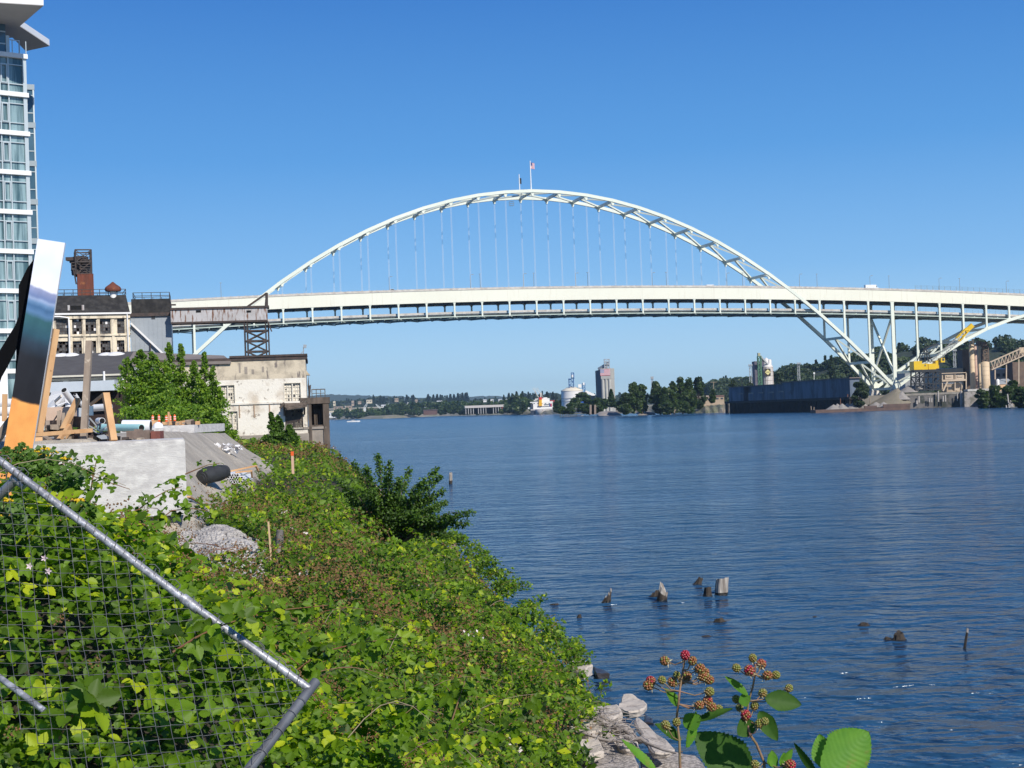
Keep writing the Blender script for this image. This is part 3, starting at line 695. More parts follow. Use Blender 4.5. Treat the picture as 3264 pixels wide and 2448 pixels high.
# rusty tower on the roof
mp0 = mp; mp = Pl(mp.w(0, 0, -4.4), R(18)); ru = mp.rect('r2', 785, 545, 940, 750); tb = mp.w((ru[0]+ru[1])/2, ru[2], -2)
rt = thing('rusty_stack_tower', 'rust red stack casing with a black open steel frame on the mill roof', 'tower', tb)
m = MB(); mp.box(m, ru[0], ru[1], zr-.1, ru[3], -4.6, 0)
for i in range(5): u = ru[0]+(ru[1]-ru[0])*i/4; mp.box(m, u-.06, u+.06, zr, ru[3], 0, .08)
m.build('casing', RUST, rt)
fr = mp.rect('r2', 770, 303, 930, 540); m = MB()
zT = fr[3]; zB_ = ru[3]; us = (ru[0]-.25, ru[1]-.2); ts = (-.1, -4.4)
for u in us:
    for t in ts: m.bar(mp.w(u, zB_, t), mp.w(u, zT, t), .22)
for f_ in (.0, .5, 1):
    z = zB_+(zT-zB_)*f_
    for t in ts: m.bar(mp.w(us[0], z, t), mp.w(us[1], z, t), .2)
    for u in us: m.bar(mp.w(u, z, ts[0]), mp.w(u, z, ts[1]), .2)
for i in range(2):
    za, zc = zB_+(zT-zB_)*i/2, zB_+(zT-zB_)*(i+1)/2
    for t in ts: m.bar(mp.w(us[0], za, t), mp.w(us[1], zc, t), .11); m.bar(mp.w(us[1], za, t), mp.w(us[0], zc, t), .11)
    for k in range(5): z = za+(zc-za)*k/5; m.bar(mp.w(us[1]-1.4, z, ts[0]-.1), mp.w(us[1]-.1, z, ts[0]-.1), .1)
m.build('steel_frame', IRON, rt)
m = MB(); c = mp.w((us[0]+us[1])/2-.4, zB_, -2.2); hs_ = (zT-zB_)
m.lathe(c, [(1.45, 0), (1.5, hs_*.12), (1.4, hs_*.2), (1.45, hs_*.5), (1.75, hs_*.52), (1.75, hs_*.62), (1.3, hs_*.66), (1.25, hs_*.76), (.7, hs_*.79)], 18)
for k in range(9): 
    a = k*.8; m.bar(c+Vector((1.5*math.cos(a), 1.5*math.sin(a), hs_*.05*k)), c+Vector((1.5*math.cos(a+.8), 1.5*math.sin(a+.8), hs_*.05*(k+1))), .2)
m.box(c.x-1.9, c.x+.4, c.y-1.8, c.y-.6, c.z+hs_*.58, c.z+hs_*.72); m.box(c.x+.3, c.x+1.7, c.y-1.7, c.y-.3, c.z+hs_*.52, c.z+hs_*.6)
m.build('stack', DRUST, rt)
m = MB(); q = mp.rect('r2', 722, 432, 772, 490)
for u in (q[0], q[0]+1.3, us[0]): 
    for t in (-.2, -2.0): m.bar(mp.w(u, q[2], t), mp.w(u, q[3], t), .12)
for z in (q[2], (q[2]+q[3])/2, q[3]):
    for t in (-.2, -2.0): m.bar(mp.w(q[0], z, t), mp.w(us[0], z, t), .12)
    m.bar(mp.w(q[0], z, -.2), mp.w(q[0], z, -2.0), .12)
mp.box(m, q[0], us[0], q[2]-.25, q[2], -2.1, -.1); m.bar(mp.w(q[0]+.3, q[2]-.2, -.2), mp.w(us[0], q[2]-2.6, -.2), .2); m.build('platform', IRON, rt)
mp = mp0
# grey clad block
gp_ = Pl(at('r2', 1320, 1000, 240), R(12)); g0 = gp_.rect('r2', 1318, 955, 1728, 1400)
gb = thing('metal_clad_block', 'grey metal clad mill block topped by a dark box beside the cream mill', 'building', gp_.w(10, 4, -6))
m = MB(); gp_.box(m, g0[0], g0[1], 4, g0[3], -14, 0)
for i in range(1, 9): u = g0[0]+(g0[1]-g0[0])*i/9; gp_.box(m, u-.03, u+.03, 4, g0[3], 0, .04)
m.build('wall', GALV, gb)
q = gp_.rect('r2', 1322, 797, 1716, 958); m = MB(); gp_.box(m, q[0], q[1], g0[3]+.25, q[3], -13, -.2); m.build('upper_box', TARR, gb)
m = MB(); gp_.box(m, q[0]-.3, q[1]+.4, g0[3]-.3, g0[3]+.25, -13.5, .35); m.build('ledge', DRUST, gb)
railing(gp_, q[0]+.3, q[1]-.1, q[3], 1.05, -.4, 4, 'railing', gb, IRON, 9)
w_ = gp_.rect('r2', 1525, 965, 1562, 1003); m = MB(); gp_.box(m, w_[0], w_[1], w_[2], w_[3], 0, .06); m.build('window', PANE, gb)
m = MB(); m.bar(gp_.pix('r2', 1318, 1045, .5), gp_.pix('r2', 1650, 1358, .5), .3); m.build('diagonal_pipe', GUTT, gb)
m = MB(); m.bar(gp_.pix('r2', 1516, 1240, .4), gp_.pix('r2', 1514, 1350, .4), .15); m.build('downpipe', IRON, gb)
m = MB(); w_ = gp_.rect('r2', 1716, 842, 1770, 857); gp_.box(m, w_[0], w_[1], w_[2], w_[3], -2, -1.6); m.build('roof_bracket', DRUST, gb)
# conveyor gallery
vp = Pl(at('r3', 500, 420, 240), R(9)); v0 = vp.rect('r3', 122, 372, 975, 478)
cg = thing('conveyor_gallery', 'long rust streaked sheet metal gallery running out over the mill yard', 'gallery', vp.w(0, v0[2], -1))
m = MB(); vp.box(m, v0[0], v0[1], v0[2], v0[3], -3.2, 0); m.build('sheet_wall', GALR, cg)
m = MB(); vp.box(m, v0[0], v0[1]+.3, v0[3], v0[3]+.35, -3.4, .2); vp.box(m, v0[0], v0[1], v0[2]-.3, v0[2], -3.2, .06); m.build('edge_beam', DRUST, cg)
for a, b in ((345, 388), (790, 830)):
    m = MB(); w_ = vp.rect('r3', a, 385, b, 403); vp.box(m, w_[0], w_[1], w_[2], w_[3], 0, .06); m.build('window', HOLE, cg)
m = MB(); m.bar(vp.pix('r3', 968, 350, -.5), vp.pix('r3', 966, 228, -.5), .4); m.bar(vp.pix('r3', 955, 350, -2.5), vp.pix('r3', 966, 230, -.5), .25)
m.bar(vp.pix('r3', 790, 355, -.6), vp.pix('r3', 962, 235, -.6), .32); m.build('hoist_frame', DRUST, cg)
# trestle
ts_ = thing('steel_trestle', 'rusty cross braced steel trestle under the end of the metal gallery', 'trestle', vp.w(v0[1]-4, 12, -1))
m = MB(); pu = [vp.hit('r3', x, 640)[0] for x in (787, 974)]; zt_ = v0[2]-.3; zc_ = vp.hit('r3', 880, 810)[1]-1.5
for u in pu:
    for t in (-.2, -3.0):
        for d_ in (-.22, .22): m.bar(vp.w(u+d_, zc_, t), vp.w(u+d_, zt_, t), .2)
lv = [vp.hit('r3', 880, y)[1] for y in (480, 562, 652, 745, 830)]
for z in lv[:4]:
    for t in (-.2, -3.0):
        m.bar(vp.w(pu[0], z, t), vp.w(pu[1], z, t), .26)
    for u in pu: m.bar(vp.w(u, z, -.2), vp.w(u, z, -3), .22)
for i in (1, 2, 3):
    for t in (-.2, -3.0): m.bar(vp.w(pu[0], lv[i], t), vp.w(pu[1], lv[i+1], t), .17); m.bar(vp.w(pu[1], lv[i], t), vp.w(pu[0], lv[i+1], t), .17)
m.build('braced_frame', IRON, ts_)
m = MB(); m.bar(vp.pix('r3', 975, 480, .2), vp.pix('r3', 1012, 572, .2), .45, .2); m.bar(vp.pix('r3', 985, 540, .2), vp.pix('r3', 1000, 515, .2), .2); m.build('hanging_chute', DRUST, ts_)
# low sheds in front of the mill
lp_ = Pl(at('r4', 700, 200, 205), R(6)); l0 = lp_.rect('r4', -20, 152, 1195, 285)
ls = thing('low_shed', 'low beige shed with dark sloping roof, dark windows and pale awning', 'building', lp_.w(-10, 5, -6))
ztop = lp_.hit('r4', 700, 150)[1]; m = MB(); ws = []
for a, b in ((78, 140), (480, 607), (655, 797), (862, 985)): q = lp_.rect('r4', a, 183, b, 255); ws.append((q[0], q[1], l0[2]+1.05, l0[2]+3.9, 0))
zb_, zt2 = l0[2]+1.0, l0[2]+4.2
qq = lp_.rect('r4', 655, 183, 797, 255); ws = [(a, b, qq[2], qq[3], 0) for a, b, *_ in ws]
BEIGE = M("beige_shed_wall", (.62, .58, .48), (.54, .50, .41), rough=.9, scale=.6)
wall_open(lp_, m, l0[0]-2, l0[1], l0[2], ztop-.02, ws, -.4, 0); m.build('wall', BEIGE, ls)
for a, b, c, d, _ in ws:
    m = MB(); lp_.box(m, a-.1, b+.1, c-.1, d+.1, -.8, -.6); f_ = m.build('window', HOLE, ls)
    m = MB(); lp_.box(m, a, b, c, c+.1, -.3, .06); lp_.box(m, a, b, d-.1, d, -.3, .06); m.build('frame', BEIGE, f_)
ridge = lp_.hit('r2', 930, 1388)[1]
m = MB(); m.prism([lp_.w(l0[0]-3, ztop, .7), lp_.w(l0[1]+.3, ztop, .7), lp_.w(l0[1]+1.2, ridge+1.5, -17), lp_.w(l0[0]-3, ridge+1.3, -17)], (0, 0, -.3)); m.build('roof', TARR2, ls)
m = MB(); lp_.box(m, l0[0]-3, l0[1], ztop-.1, ztop+.14, .7, .9); m.build('gutter', BEIGE, ls)
for x_ in (1012, 1190):
    m = MB(); a = lp_.hit('r4', x_, 130); m.tube([lp_.w(a[0], a[1]+.4, 1.0), lp_.w(a[0], l0[2], 1.0)], .15, 6); m.build('drainpipe', GUTT, ls)
q = lp_.rect('r4', 1060, 175, 1135, 245); m = MB(); lp_.box(m, q[0], q[1], q[2], q[3], 0, .08); m.build('boarded_window', SASH, ls)
m = MB(); q = lp_.rect('r4', -20, 270, 1140, 300); lp_.box(m, l0[0]-3, q[1], q[2]-.1, q[2]+1.3, 0, 3.4); m.build('awning', M("pale_blue_awning", (.55, .60, .66), (.48, .53, .58), rough=.6, scale=.5), ls)
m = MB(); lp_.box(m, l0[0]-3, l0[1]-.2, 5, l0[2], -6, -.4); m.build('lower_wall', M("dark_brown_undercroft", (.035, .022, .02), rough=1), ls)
for i, (x_, y_) in enumerate(((100, 1400), (625, 1400), (725, 1396), (1075, 1392), (1170, 1386))):
    m = MB(); c = at('r2', x_, y_+8, 221); rr = [2.0, 2.0, 1.9, 2.0, 2.2][i]; m.lathe((c.x, c.y, c.z-.4), [(rr, 0), (rr*.94, .45), (rr*.7, .95), (rr*.35, 1.25), (.05, 1.35)], 18)
    tag(m.build('roof_skylight_dome', GUTT), ORD[i]+' white dome from the left above the dark shed roof edge', 'skylight', 'white domes on the shed roof')
# white wall piece at the far left behind the plank structure
m = MB(); wp = Pl(at('r4', 0, 200, 75), R(25)); q = wp.rect('r4', -60, 40, 78, 600); wp.box(m, q[0], q[1], 5.5, q[3], -.5, 0)
tag(m.build('white_hoarding_panel', WALLW), 'plain white upright panel at the left edge behind the leaning boards', 'panel')
# riverside warehouse
rp = Pl(at('r3', 1310, 1000, 215), R(7.5))
rw = thing('riverside_warehouse', 'flaking white and tan warehouse at the river edge behind the trees', 'building', rp.w(-15, 3, -8))
Lx = rp.hit('r3', -10, 1100)[0]; Rx = rp.hit('r3', 1318, 1100)[0]; zh = rp.hit('r3', 1000, 822)[1]; zl = rp.hit('r3', 1000, 1200)[1]; zbse = rp.hit('r3', 1000, 1480)[1]
def rr_(a, b, c, d): return rp.rect('r3', a, b, c, d)
W = [rr_(565, 1045, 684, 1195), rr_(1125, 1027, 1266, 1187), rr_(628, 1270, 712, 1440), rr_(1135, 1256, 1286, 1420)]
up = [(*W[0], 1), (*W[1], 1)]; up = [(a, b, W[1][2], W[1][3], 1) for a, b, *_ in up]
dn = [(a, b, W[3][2], W[3][3], 0) for a, b, *_ in (W[2], W[3])]
m = MB(); wall_open(rp, m, Lx, Rx, zbse, zl, dn, -.5, 0); wall_open(rp, m, Lx, Rx, zl, zl+ (zh-zl)*.56, up, -.5, 0); m.build('wall', PEEL2, rw)
m = MB(); rp.box(m, Lx, Rx, zl+(zh-zl)*.56, zh, -.5, .0); rp.box(m, Rx-.5, Rx, 0, zh, -20, -.5); rp.box(m, Lx, Lx+.5, 0, zh, -20, -.5); m.build('parapet_wall', PEEL3, rw)
m = MB(); rp.box(m, Lx, Rx+.15, -1.5, zbse, -20, .12); m.build('foundation', CONC, rw)
m = MB(); rp.box(m, Lx, Rx+.1, zl-.14, zl+.14, 0, .2); m.build('ledge', PEEL2, rw)
m = MB(); rp.box(m, Lx, Rx+.25, zh, zh+.45, -20.2, .15); rp.box(m, rp.hit('r3', 640, 820)[0], Rx+.3, zh+.45, zh+.75, -5, .3); m.build('roof_edge', DRUST, rw)
m = MB(); m.prism([rp.w(Lx-4, zh+.1, .4), rp.pix('r3', 655, 832, .4), rp.pix('r3', 555, 760, -9), rp.w(Lx-4, rp.hit('r3', 0, 772)[1]+.9, -9)], (0, 0, -.4)); m.build('roof', BRNR, rw)
for i, (a, b, c, d, r_) in enumerate(up+dn):
    m = MB(); mid = (a+b)/2
    rp.box(m, a-.12, a, c-.1, d+.1, -.3, .05); rp.box(m, b, b+.12, c-.1, d+.1, -.3, .05); rp.box(m, a, b, d, d+.12, -.3, .05); rp.box(m, a, b, c-.15, c, -.3, .12); rp.box(m, mid-.08, mid+.08, c, d, -.3, -.05)
    f_ = m.build('window', SASH, rw); m = MB(); q_ = MB(); rr = random.Random(30+i)
    rp.box(q_, a, b, c, d, -.4, -.34)
    for s_ in (0, 1):
        A, B_ = (a, mid-.08) if s_ == 0 else (mid+.08, b)
        if i == 3: n_ = 7
        for k in range(1, 3): rp.box(m, A+(B_-A)*k/3-.03, A+(B_-A)*k/3+.03, c, d, -.34, -.24)
        for k in range(1, 5): rp.box(m, A, B_, c+(d-c)*k/5-.04, c+(d-c)*k/5+.04, -.34, -.25)
    m.build('muntin', SASH, f_); q_.build('pane', SASH, f_)
    m = MB()
    for _ in range(7):
        gx, gy = rr.randrange(6), rr.randrange(5)
        aa = a+(b-a)*gx/6+.08; cc = c+(d-c)*gy/5+.08; rp.box(m, aa, aa+(b-a)/6*.7, cc, cc+(d-c)/5*rr.uniform(.3, .8), -.339, -.33)
    m.build('broken_pane', PANE, f_)
m = MB()
for k in range(15):
    u = W[3][0]+(W[3][1]-W[3][0])*k/14; rp.box(m, u-.05, u+.05, W[3][2]-.3, W[3][2]+2.6, .02, .12)
m.build('window_bars', DRUST, rw)
m = MB()
for x_ in (728, 858, 994): 
    q = rr_(x_-5, 1210, x_+5, 1330); rp.box(m, q[0], q[1], q[2], q[3], 0, .1)
m.build('downpipe', M("stained_brown_pipe", (.36, .25, .17), rough=.9), rw)
for i, (a, b, c, d) in enumerate(((772, 882, 798, 945), (835, 905, 858, 948), (722, 850, 738, 935), (925, 880, 945, 930))):
    m = MB(); q = rr_(a, b, c, d); rp.box(m, q[0], q[1], q[2], q[3], 0, .03); m.build('wall_patch', CONC, rw)
m = MB(); a, b = rp.hit('r3', 1085, 1212), rp.hit('r3', 1312, 1206)
m.prism([rp.w(a[0], a[1], 0), rp.w(b[0], b[1], 0), rp.w(b[0]+.2, b[1]-.5, 2.2), rp.w(a[0]+1, a[1]-.9, 2.2)], (0, 0, .22)); m.bar(rp.pix('r3', 1125, 1310, .3), rp.pix('r3', 1122, 1210, 1.5), .25); m.bar(rp.pix('r3', 1300, 1300, .3), rp.pix('r3', 1302, 1212, 1.8), .25)
m.bar(rp.pix('r3', 1088, 1250, 2), rp.pix('r3', 1125, 1200, 2.1), .3); m.build('broken_canopy', TIMB, rw)
m = MB(); m.bar(rp.pix('r3', 1291, 795, -.5), rp.pix('r3', 1292, 705, -.5), .14); m.bar(rp.pix('r3', 1291, 742, -.5), rp.pix('r3', 1243, 792, -.5), .1)
m.bar(rp.pix('r3', 1290, 698, -.5), rp.pix('r3', 1318, 702, -.5), .3, .5); m.build('floodlight', GALV, rw)
# river dock house
dk = thing('dock_house', 'dark timber dock house on concrete legs at the warehouse corner', 'dock', rp.w(Rx+3, 0, -1))
q = rr_(1340, 1430, 1482, 1600); m = MB(); rp.box(m, Rx-4, q[1], -1.5, q[3], -8, -.1); rp.box(m, Rx-4.5, q[1]+.3, q[3], q[3]+.35, -8, .1); m.build('concrete_base', CONC, dk)
m = MB(); q = rr_(1338, 1172, 1525, 1206); zdk = q[2]
rp.box(m, Rx-1, q[1], q[2], q[2]+.9, -8, .2); m.build('deck', TIMB, dk)
m = MB()
for x_ in (1350, 1478, 1503): u = rp.hit('r3', x_, 1300)[0]; rp.box(m, u-.22, u+.22, -1, zdk, -.4, .1)
for x_ in (1470, 1503): u = rp.hit('r3', x_, 1300)[0]; rp.box(m, u-.3, u+.3, -1, zdk, -7, -6.4)
u = rp.hit('r3', 1496, 1300)[0]; rp.box(m, u-.12, u+.3, -1, zdk-.2, -6, -.6)
for x_ in (1392, 1412, 1432, 1452): a = rp.hit('r3', x_, 1300)[0]; rp.box(m, a-.12, a+.12, rp.hit('r3', 1400, 1410)[1], zdk-.8, -2, -1.7)
m.build('post', TIMB, dk)
m = MB(); q = rr_(1345, 1210, 1462, 1420); rp.box(m, q[0], q[1], q[2], q[3], -6, -2.5); m.build('inner_wall', DRUST, dk)
m = MB(); q = rr_(1360, 1395, 1465, 1410); rp.box(m, q[0], q[1], q[2], q[3], -2.6, -.1); m.build('landing', TIMB, dk)
railing(rp, rp.hit('r3', 1368, 1180)[0], rp.hit('r3', 1484, 1180)[0], zdk+.9, 1.2, -.3, 3, 'railing', dk, TIMB, 3)
m = MB(); q = rr_(1330, 1040, 1362, 1205); m.prism([rp.w(q[0], q[2], .1), rp.w(q[1]-.3, q[2], .1), rp.w(q[1], q[3], .1), rp.w(q[1]-.5, q[3]-.2, .1), rp.w(q[0]+.2, q[2]+4.2, .1)], rp.n*-.4); m.build('hanging_shutter', DRUST, rw)
q = rr_(1316, 915, 1352, 1100); m = MB(); rp.box(m, Rx, q[1]-.6, q[2], q[3]-.6, -5, -3); m.prism([rp.w(Rx, q[3]+.2, -2.9), rp.w(q[1], q[3]-.6, -2.9), rp.w(Rx, q[3]-.6, -2.9)], rp.n*-2.3); m.build('side_lean_to', PEEL3, rw)
# ================================================================ BUILDING SITE
PINE = M("fresh_pine", (.62, .38, .19), (.50, .28, .13), rough=.75, scale=3, stretch=(1, 1, .15), c3=(.30, .15, .07), c3lo=.66, c3hi=.7, c3scale=5)
GREYW = M("weathered_grey_timber", (.34, .27, .21), (.22, .17, .13), rough=.9, scale=3, stretch=(1, 1, .15), c3=(.5, .42, .33), c3lo=.6, c3hi=.7, c3scale=4)
PVC = M("white_plastic_pipe", (.80, .80, .80), (.74, .74, .74), rough=.4, scale=1)
TPIPE = M("pale_turquoise_pipe", (.42, .70, .66), (.36, .62, .60), rough=.4, scale=2)
BOXC = M("cast_concrete", (.58, .56, .54), (.45, .43, .42), rough=.95, scale=1.1, stretch=(.7, .7, 2.6), lo=.38, hi=.66, bump=.012, bscale=12, c3=(.66, .64, .61), c3lo=.44, c3hi=.68, c3scale=3.5, c3stretch=(1, 1, 1.6))
bx = Pl(at('d', 400, 1000, 40), R(13)); b0 = bx.rect('d', 60, 957, 401, 1112)
zc_ = bx.hit('d', 401, 948)[1]; u0 = bx.hit('d', 55, 1000)[0]; u1 = bx.hit('d', 401, 1000)[0]; zbx = bx.hit('d', 401, 1110)[1]
cb = thing('concrete_block', 'large bare cast concrete foundation block above the brambles', 'concrete block', bx.w((u0+u1)/2, zbx, -1))
m = MB(); bx.box(m, u0, u1, zbx-.02, zc_-.06, -3.2, 0); bx.box(m, u0+.03, u1-.03, zc_-.06, zc_, -3.17, -.03); m.build('body', BOXC, cb)
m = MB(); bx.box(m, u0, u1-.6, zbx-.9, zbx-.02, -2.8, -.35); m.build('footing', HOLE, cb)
# leaning panel; its glassy reflection of sky, hills and dark ground is painted
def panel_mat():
    m = bpy.data.materials.new("panel_painted_reflection"); m.use_nodes = True; n = m.node_tree.nodes; L = m.node_tree.links; b = n['Principled BSDF']; b.inputs['Roughness'].default_value = .6; b.inputs['Specular IOR Level'].default_value = .15
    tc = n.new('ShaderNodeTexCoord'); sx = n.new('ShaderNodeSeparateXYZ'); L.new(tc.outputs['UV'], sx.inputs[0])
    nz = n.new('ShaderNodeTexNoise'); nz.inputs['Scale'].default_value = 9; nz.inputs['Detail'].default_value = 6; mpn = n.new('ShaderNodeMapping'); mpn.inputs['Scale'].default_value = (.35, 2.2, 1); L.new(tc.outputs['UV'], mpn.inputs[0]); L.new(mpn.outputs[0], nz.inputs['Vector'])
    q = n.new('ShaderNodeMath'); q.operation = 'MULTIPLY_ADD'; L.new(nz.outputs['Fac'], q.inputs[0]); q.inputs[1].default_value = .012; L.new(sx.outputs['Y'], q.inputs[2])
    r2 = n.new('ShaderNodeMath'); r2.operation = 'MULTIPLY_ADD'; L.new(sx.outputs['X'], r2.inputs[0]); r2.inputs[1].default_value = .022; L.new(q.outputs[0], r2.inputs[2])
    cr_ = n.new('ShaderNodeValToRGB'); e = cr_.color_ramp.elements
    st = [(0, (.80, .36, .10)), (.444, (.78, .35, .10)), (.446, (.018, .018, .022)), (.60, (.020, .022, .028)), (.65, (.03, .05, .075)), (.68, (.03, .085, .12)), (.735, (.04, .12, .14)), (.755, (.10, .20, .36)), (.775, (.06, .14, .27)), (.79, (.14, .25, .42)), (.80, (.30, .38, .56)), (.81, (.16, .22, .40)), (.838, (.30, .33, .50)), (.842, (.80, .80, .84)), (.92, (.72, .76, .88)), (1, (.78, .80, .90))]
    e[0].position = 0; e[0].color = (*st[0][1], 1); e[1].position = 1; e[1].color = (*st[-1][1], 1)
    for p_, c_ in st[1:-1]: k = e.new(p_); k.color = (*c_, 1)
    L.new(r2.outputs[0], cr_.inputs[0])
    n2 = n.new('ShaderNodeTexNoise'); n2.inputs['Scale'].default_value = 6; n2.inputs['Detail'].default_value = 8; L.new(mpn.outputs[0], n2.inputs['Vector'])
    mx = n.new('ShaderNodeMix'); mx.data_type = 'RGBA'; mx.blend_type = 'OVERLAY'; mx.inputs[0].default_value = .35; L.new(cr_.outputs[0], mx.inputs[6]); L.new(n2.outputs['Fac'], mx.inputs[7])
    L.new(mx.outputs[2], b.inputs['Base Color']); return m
YP = 36
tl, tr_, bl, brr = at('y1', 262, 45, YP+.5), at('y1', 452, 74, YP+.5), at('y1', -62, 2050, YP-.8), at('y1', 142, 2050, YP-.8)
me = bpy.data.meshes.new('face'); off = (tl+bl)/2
pn = thing('leaning_panel', 'tall leaning board with a painted reflection in white, blue and black over orange wood', 'panel', bl)
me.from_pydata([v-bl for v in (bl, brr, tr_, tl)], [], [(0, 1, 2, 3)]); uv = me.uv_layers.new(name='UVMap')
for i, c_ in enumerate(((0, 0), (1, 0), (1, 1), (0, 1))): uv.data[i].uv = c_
me.materials.append(panel_mat()); fo = bpy.data.objects.new('face_painted_reflection', me); COL.objects.link(fo); fo.parent = pn
m = MB(); nn = (brr-bl).cross(tl-bl).normalized(); nn = nn if nn.y > 0 else -nn; m.prism([v+nn*.004 for v in (bl, brr, tr_, tl)], nn*.07); m.build('board', M("panel_edge_white", (.6, .6, .62)), pn)
m = MB(); BLK = M("black_board", (.004, .004, .005), rough=.8, spec=.1)
m.prism([at('y1', x, y, YP+.9) for x, y in ((233, 190), (190, 250), (130, 370), (128, 590), (105, 650), (0, 820), (-60, 930), (-60, 1200), (0, 1010), (45, 930), (110, 800), (180, 590))], (0, .12, 0))
m.prism([at('y1', x, y, YP+.8) for x, y in ((175, 600), (115, 800), (105, 1040), (150, 800))], (0, .1, 0)); 
tag(m.build('black_board', BLK), 'black angular board propped behind the leaning panel', 'board')
m = MB(); m.prism([at('y1', x, y, YP+.6) for x, y in ((70, 1270), (0, 1360), (-50, 1410), (-50, 1500), (0, 1440), (62, 1330))], (0, .25, 0)); tag(m.build('timber_beam', GREYW), 'grey timber beam poking out left of the orange panel foot', 'beam')
def plank(a, b, w_, h_, Ya, Yb, mt, label, name='timber_plank', cat='plank', z='y2', up=(0, 0, 1)):
    m = MB(); m.bar(at(z, *a, Ya), at(z, *b, Yb), w_, h_, up); return tag(m.build(name, mt), label, cat)
plank((392, 676), (276, 1395), .09, .17, 41.6, 41.2, PINE, 'long thin pine board leaning just right of the leaning panel', z='y1')
plank((1500, -480), (1402, 1213), .17, .17, 42, 41, GREYW, 'tall grey weathered post standing upright on the concrete block', 'timber_post', 'post')
plank((1775, 400), (1908, 1192), .18, .18, 41.4, 40.8, PINE, 'thick fresh pine post leaning left on the block', 'timber_post', 'post')
plank((1305, 490), (1060, 1000), .16, .12, 42.4, 41.6, PINE, 'short thick pine beam slanting up behind the grey post', 'timber_beam', 'beam')
plank((1180, 960), (985, 1215), .1, .22, 41.8, 41.0, PINE, 'stubby pine beam end resting on the block below the cross board', 'timber_beam', 'beam')
plank((608, 1082), (1552, 1008), .1, .11, 40.7, 40.7, PINE, 'horizontal pine board lying across the block edge', z='y2')
plank((1520, 580), (1745, 400), .05, .09, 44, 43, PINE, 'thin pale strip slanting up to the thick pine post')
plank((820, 620), (1030, 430), .05, .07, 46, 45, M("bleached_wood", (.62, .56, .48), rough=.8), 'bleached stick slanting up left of the white tubes')
plank((82, 400), (75, 860), .16, .05, 47, 47, PINE, 'upright pale board in front of the white pipes at the left edge')
plank((650, 1130), (650, 1250), .2, .04, 40.6, 40.5, PINE, 'short pale board end below the cross board by the leaning panel')
plank((690, 1110), (830, 1200), .16, .14, 41.6, 41.2, GREYW, 'dark sawn timber offcut below the cross board')
plank((830, 1230), (1050, 1130), .2, .06, 41.9, 41.2, GREYW, 'grey timber offcut lying on the block edge')
plank((800, 860), (800, 1040), .12, .06, 43, 42.6, GREYW, 'upright grey stub beside the leaning pine board')
plank((1010, 680), (870, 900), .03, .03, 43.5, 43.2, IRON, 'thin rusty bar leaning on the plywood sheet', 'steel_bar', 'bar')
plank((985, 690), (985, 940), .1, .06, 43.3, 43.1, GREYW, 'upright dark board in front of the plywood sheet')
plank((1070, 720), (1050, 960), .08, .05, 43.1, 42.9, GREYW, 'second upright dark board right of the rusty bar')
plank((1160, 690), (1080, 960), .12, .04, 42.9, 42.7, GREYW, 'slanted grey board behind the short pine beam')
plank((1340, 640), (1340, 860), .14, .06, 42.9, 42.7, GALV, 'narrow grey sheet standing left of the grey post', 'metal_sheet', 'sheet')
plank((1240, 860), (1400, 880), .22, .3, 42.3, 42.2, M("brown_carton", (.2, .12, .08), rough=.9), 'small brown carton beside the grey post foot', 'carton', 'carton')
plank((1515, 600), (1515, 760), .16, .1, 43, 43, M("dull_blue_sheet", (.12, .19, .27), rough=.5), 'dull blue metal box right of the grey post', 'metal_box', 'box')
PLY = M("pink_plywood", (.62, .45, .34), (.54, .38, .28), rough=.8, scale=2)
m = MB(); q = Pl(at('y2', 1000, 700, 44), R(3)); z_ = q.rect('y2', 770, 618, 1210, 838); q.box(m, *z_, -.6, 0); tag(m.build('plywood_crate', PLY), 'low pinkish plywood crate behind the leaning boards', 'crate')
def pipe(a, b, r_, Ya, Yb, mt, label, z='y2', hollow=True):
    A, B = at(z, *a, Ya), at(z, *b, Yb); d = (B-A).normalized()
    m = MB(); m.tube([A, B], r_, 20, True); m.mat(1)
    m.tube([A-d*.004, A+d*.002], r_*.86, 18, True); m.tube([B-d*.002, B+d*.004], r_*.86, 18, True)
    return tag(m.build('pipe', [mt, HOLE]), label, 'pipe')
pipe((1075, 335), (1260, 590), .1, 44.6, 45.2, PVC, 'white tube with a dark open end pointing up over the crate')
pipe((1260, 405), (1400, 620), .055, 46, 46.4, PVC, 'thinner white tube slanting behind the grey post')
pipe((1490, 640), (1850, 615), .105, 44.4, 44, PVC, 'thick white pipe lying level behind the thick pine post')
pipe((1650, 850), (1715, 850), .1, 47, 46.5, PVC, 'short stub of white pipe near the metal frames')
pipe((960, 640), (1360, 645), .14, 58, 56, TPIPE, 'long turquoise pipe behind the rubble on the block', z='r4')
pipe((1180, 628), (1450, 628), .36*.9, 78, 78, PVC, 'big white pipe lying beside the sand heap top', z='r4')
pipe((-200, 545), (205, 545), .13, 48, 48, PVC, 'upper white pipe of the pair at the left edge')
pipe((-200, 690), (190, 690), .15, 48, 48, PVC, 'lower white pipe of the pair at the left edge')
pipe((600, 620), (690, 620), .1, 48, 46, PVC, 'white pipe end showing between the leaning panel and pine board')
m = MB()
c = at('y2', 1040, 520, 45.6)
for i in range(5): 
    a = i*1.1; m.add([c+Vector((random.uniform(-.6, .6), random.uniform(-.2, .2), random.uniform(-.45, .35))) for _ in range(4)], [(0, 1, 2), (0, 2, 3), (0, 1, 3), (1, 2, 3)])
tag(m.build('crumpled_sheeting', M("white_sheeting", (.70, .70, .72), rough=.5)), 'crumpled white sheeting on the plywood crate', 'sheeting')
m = MB()
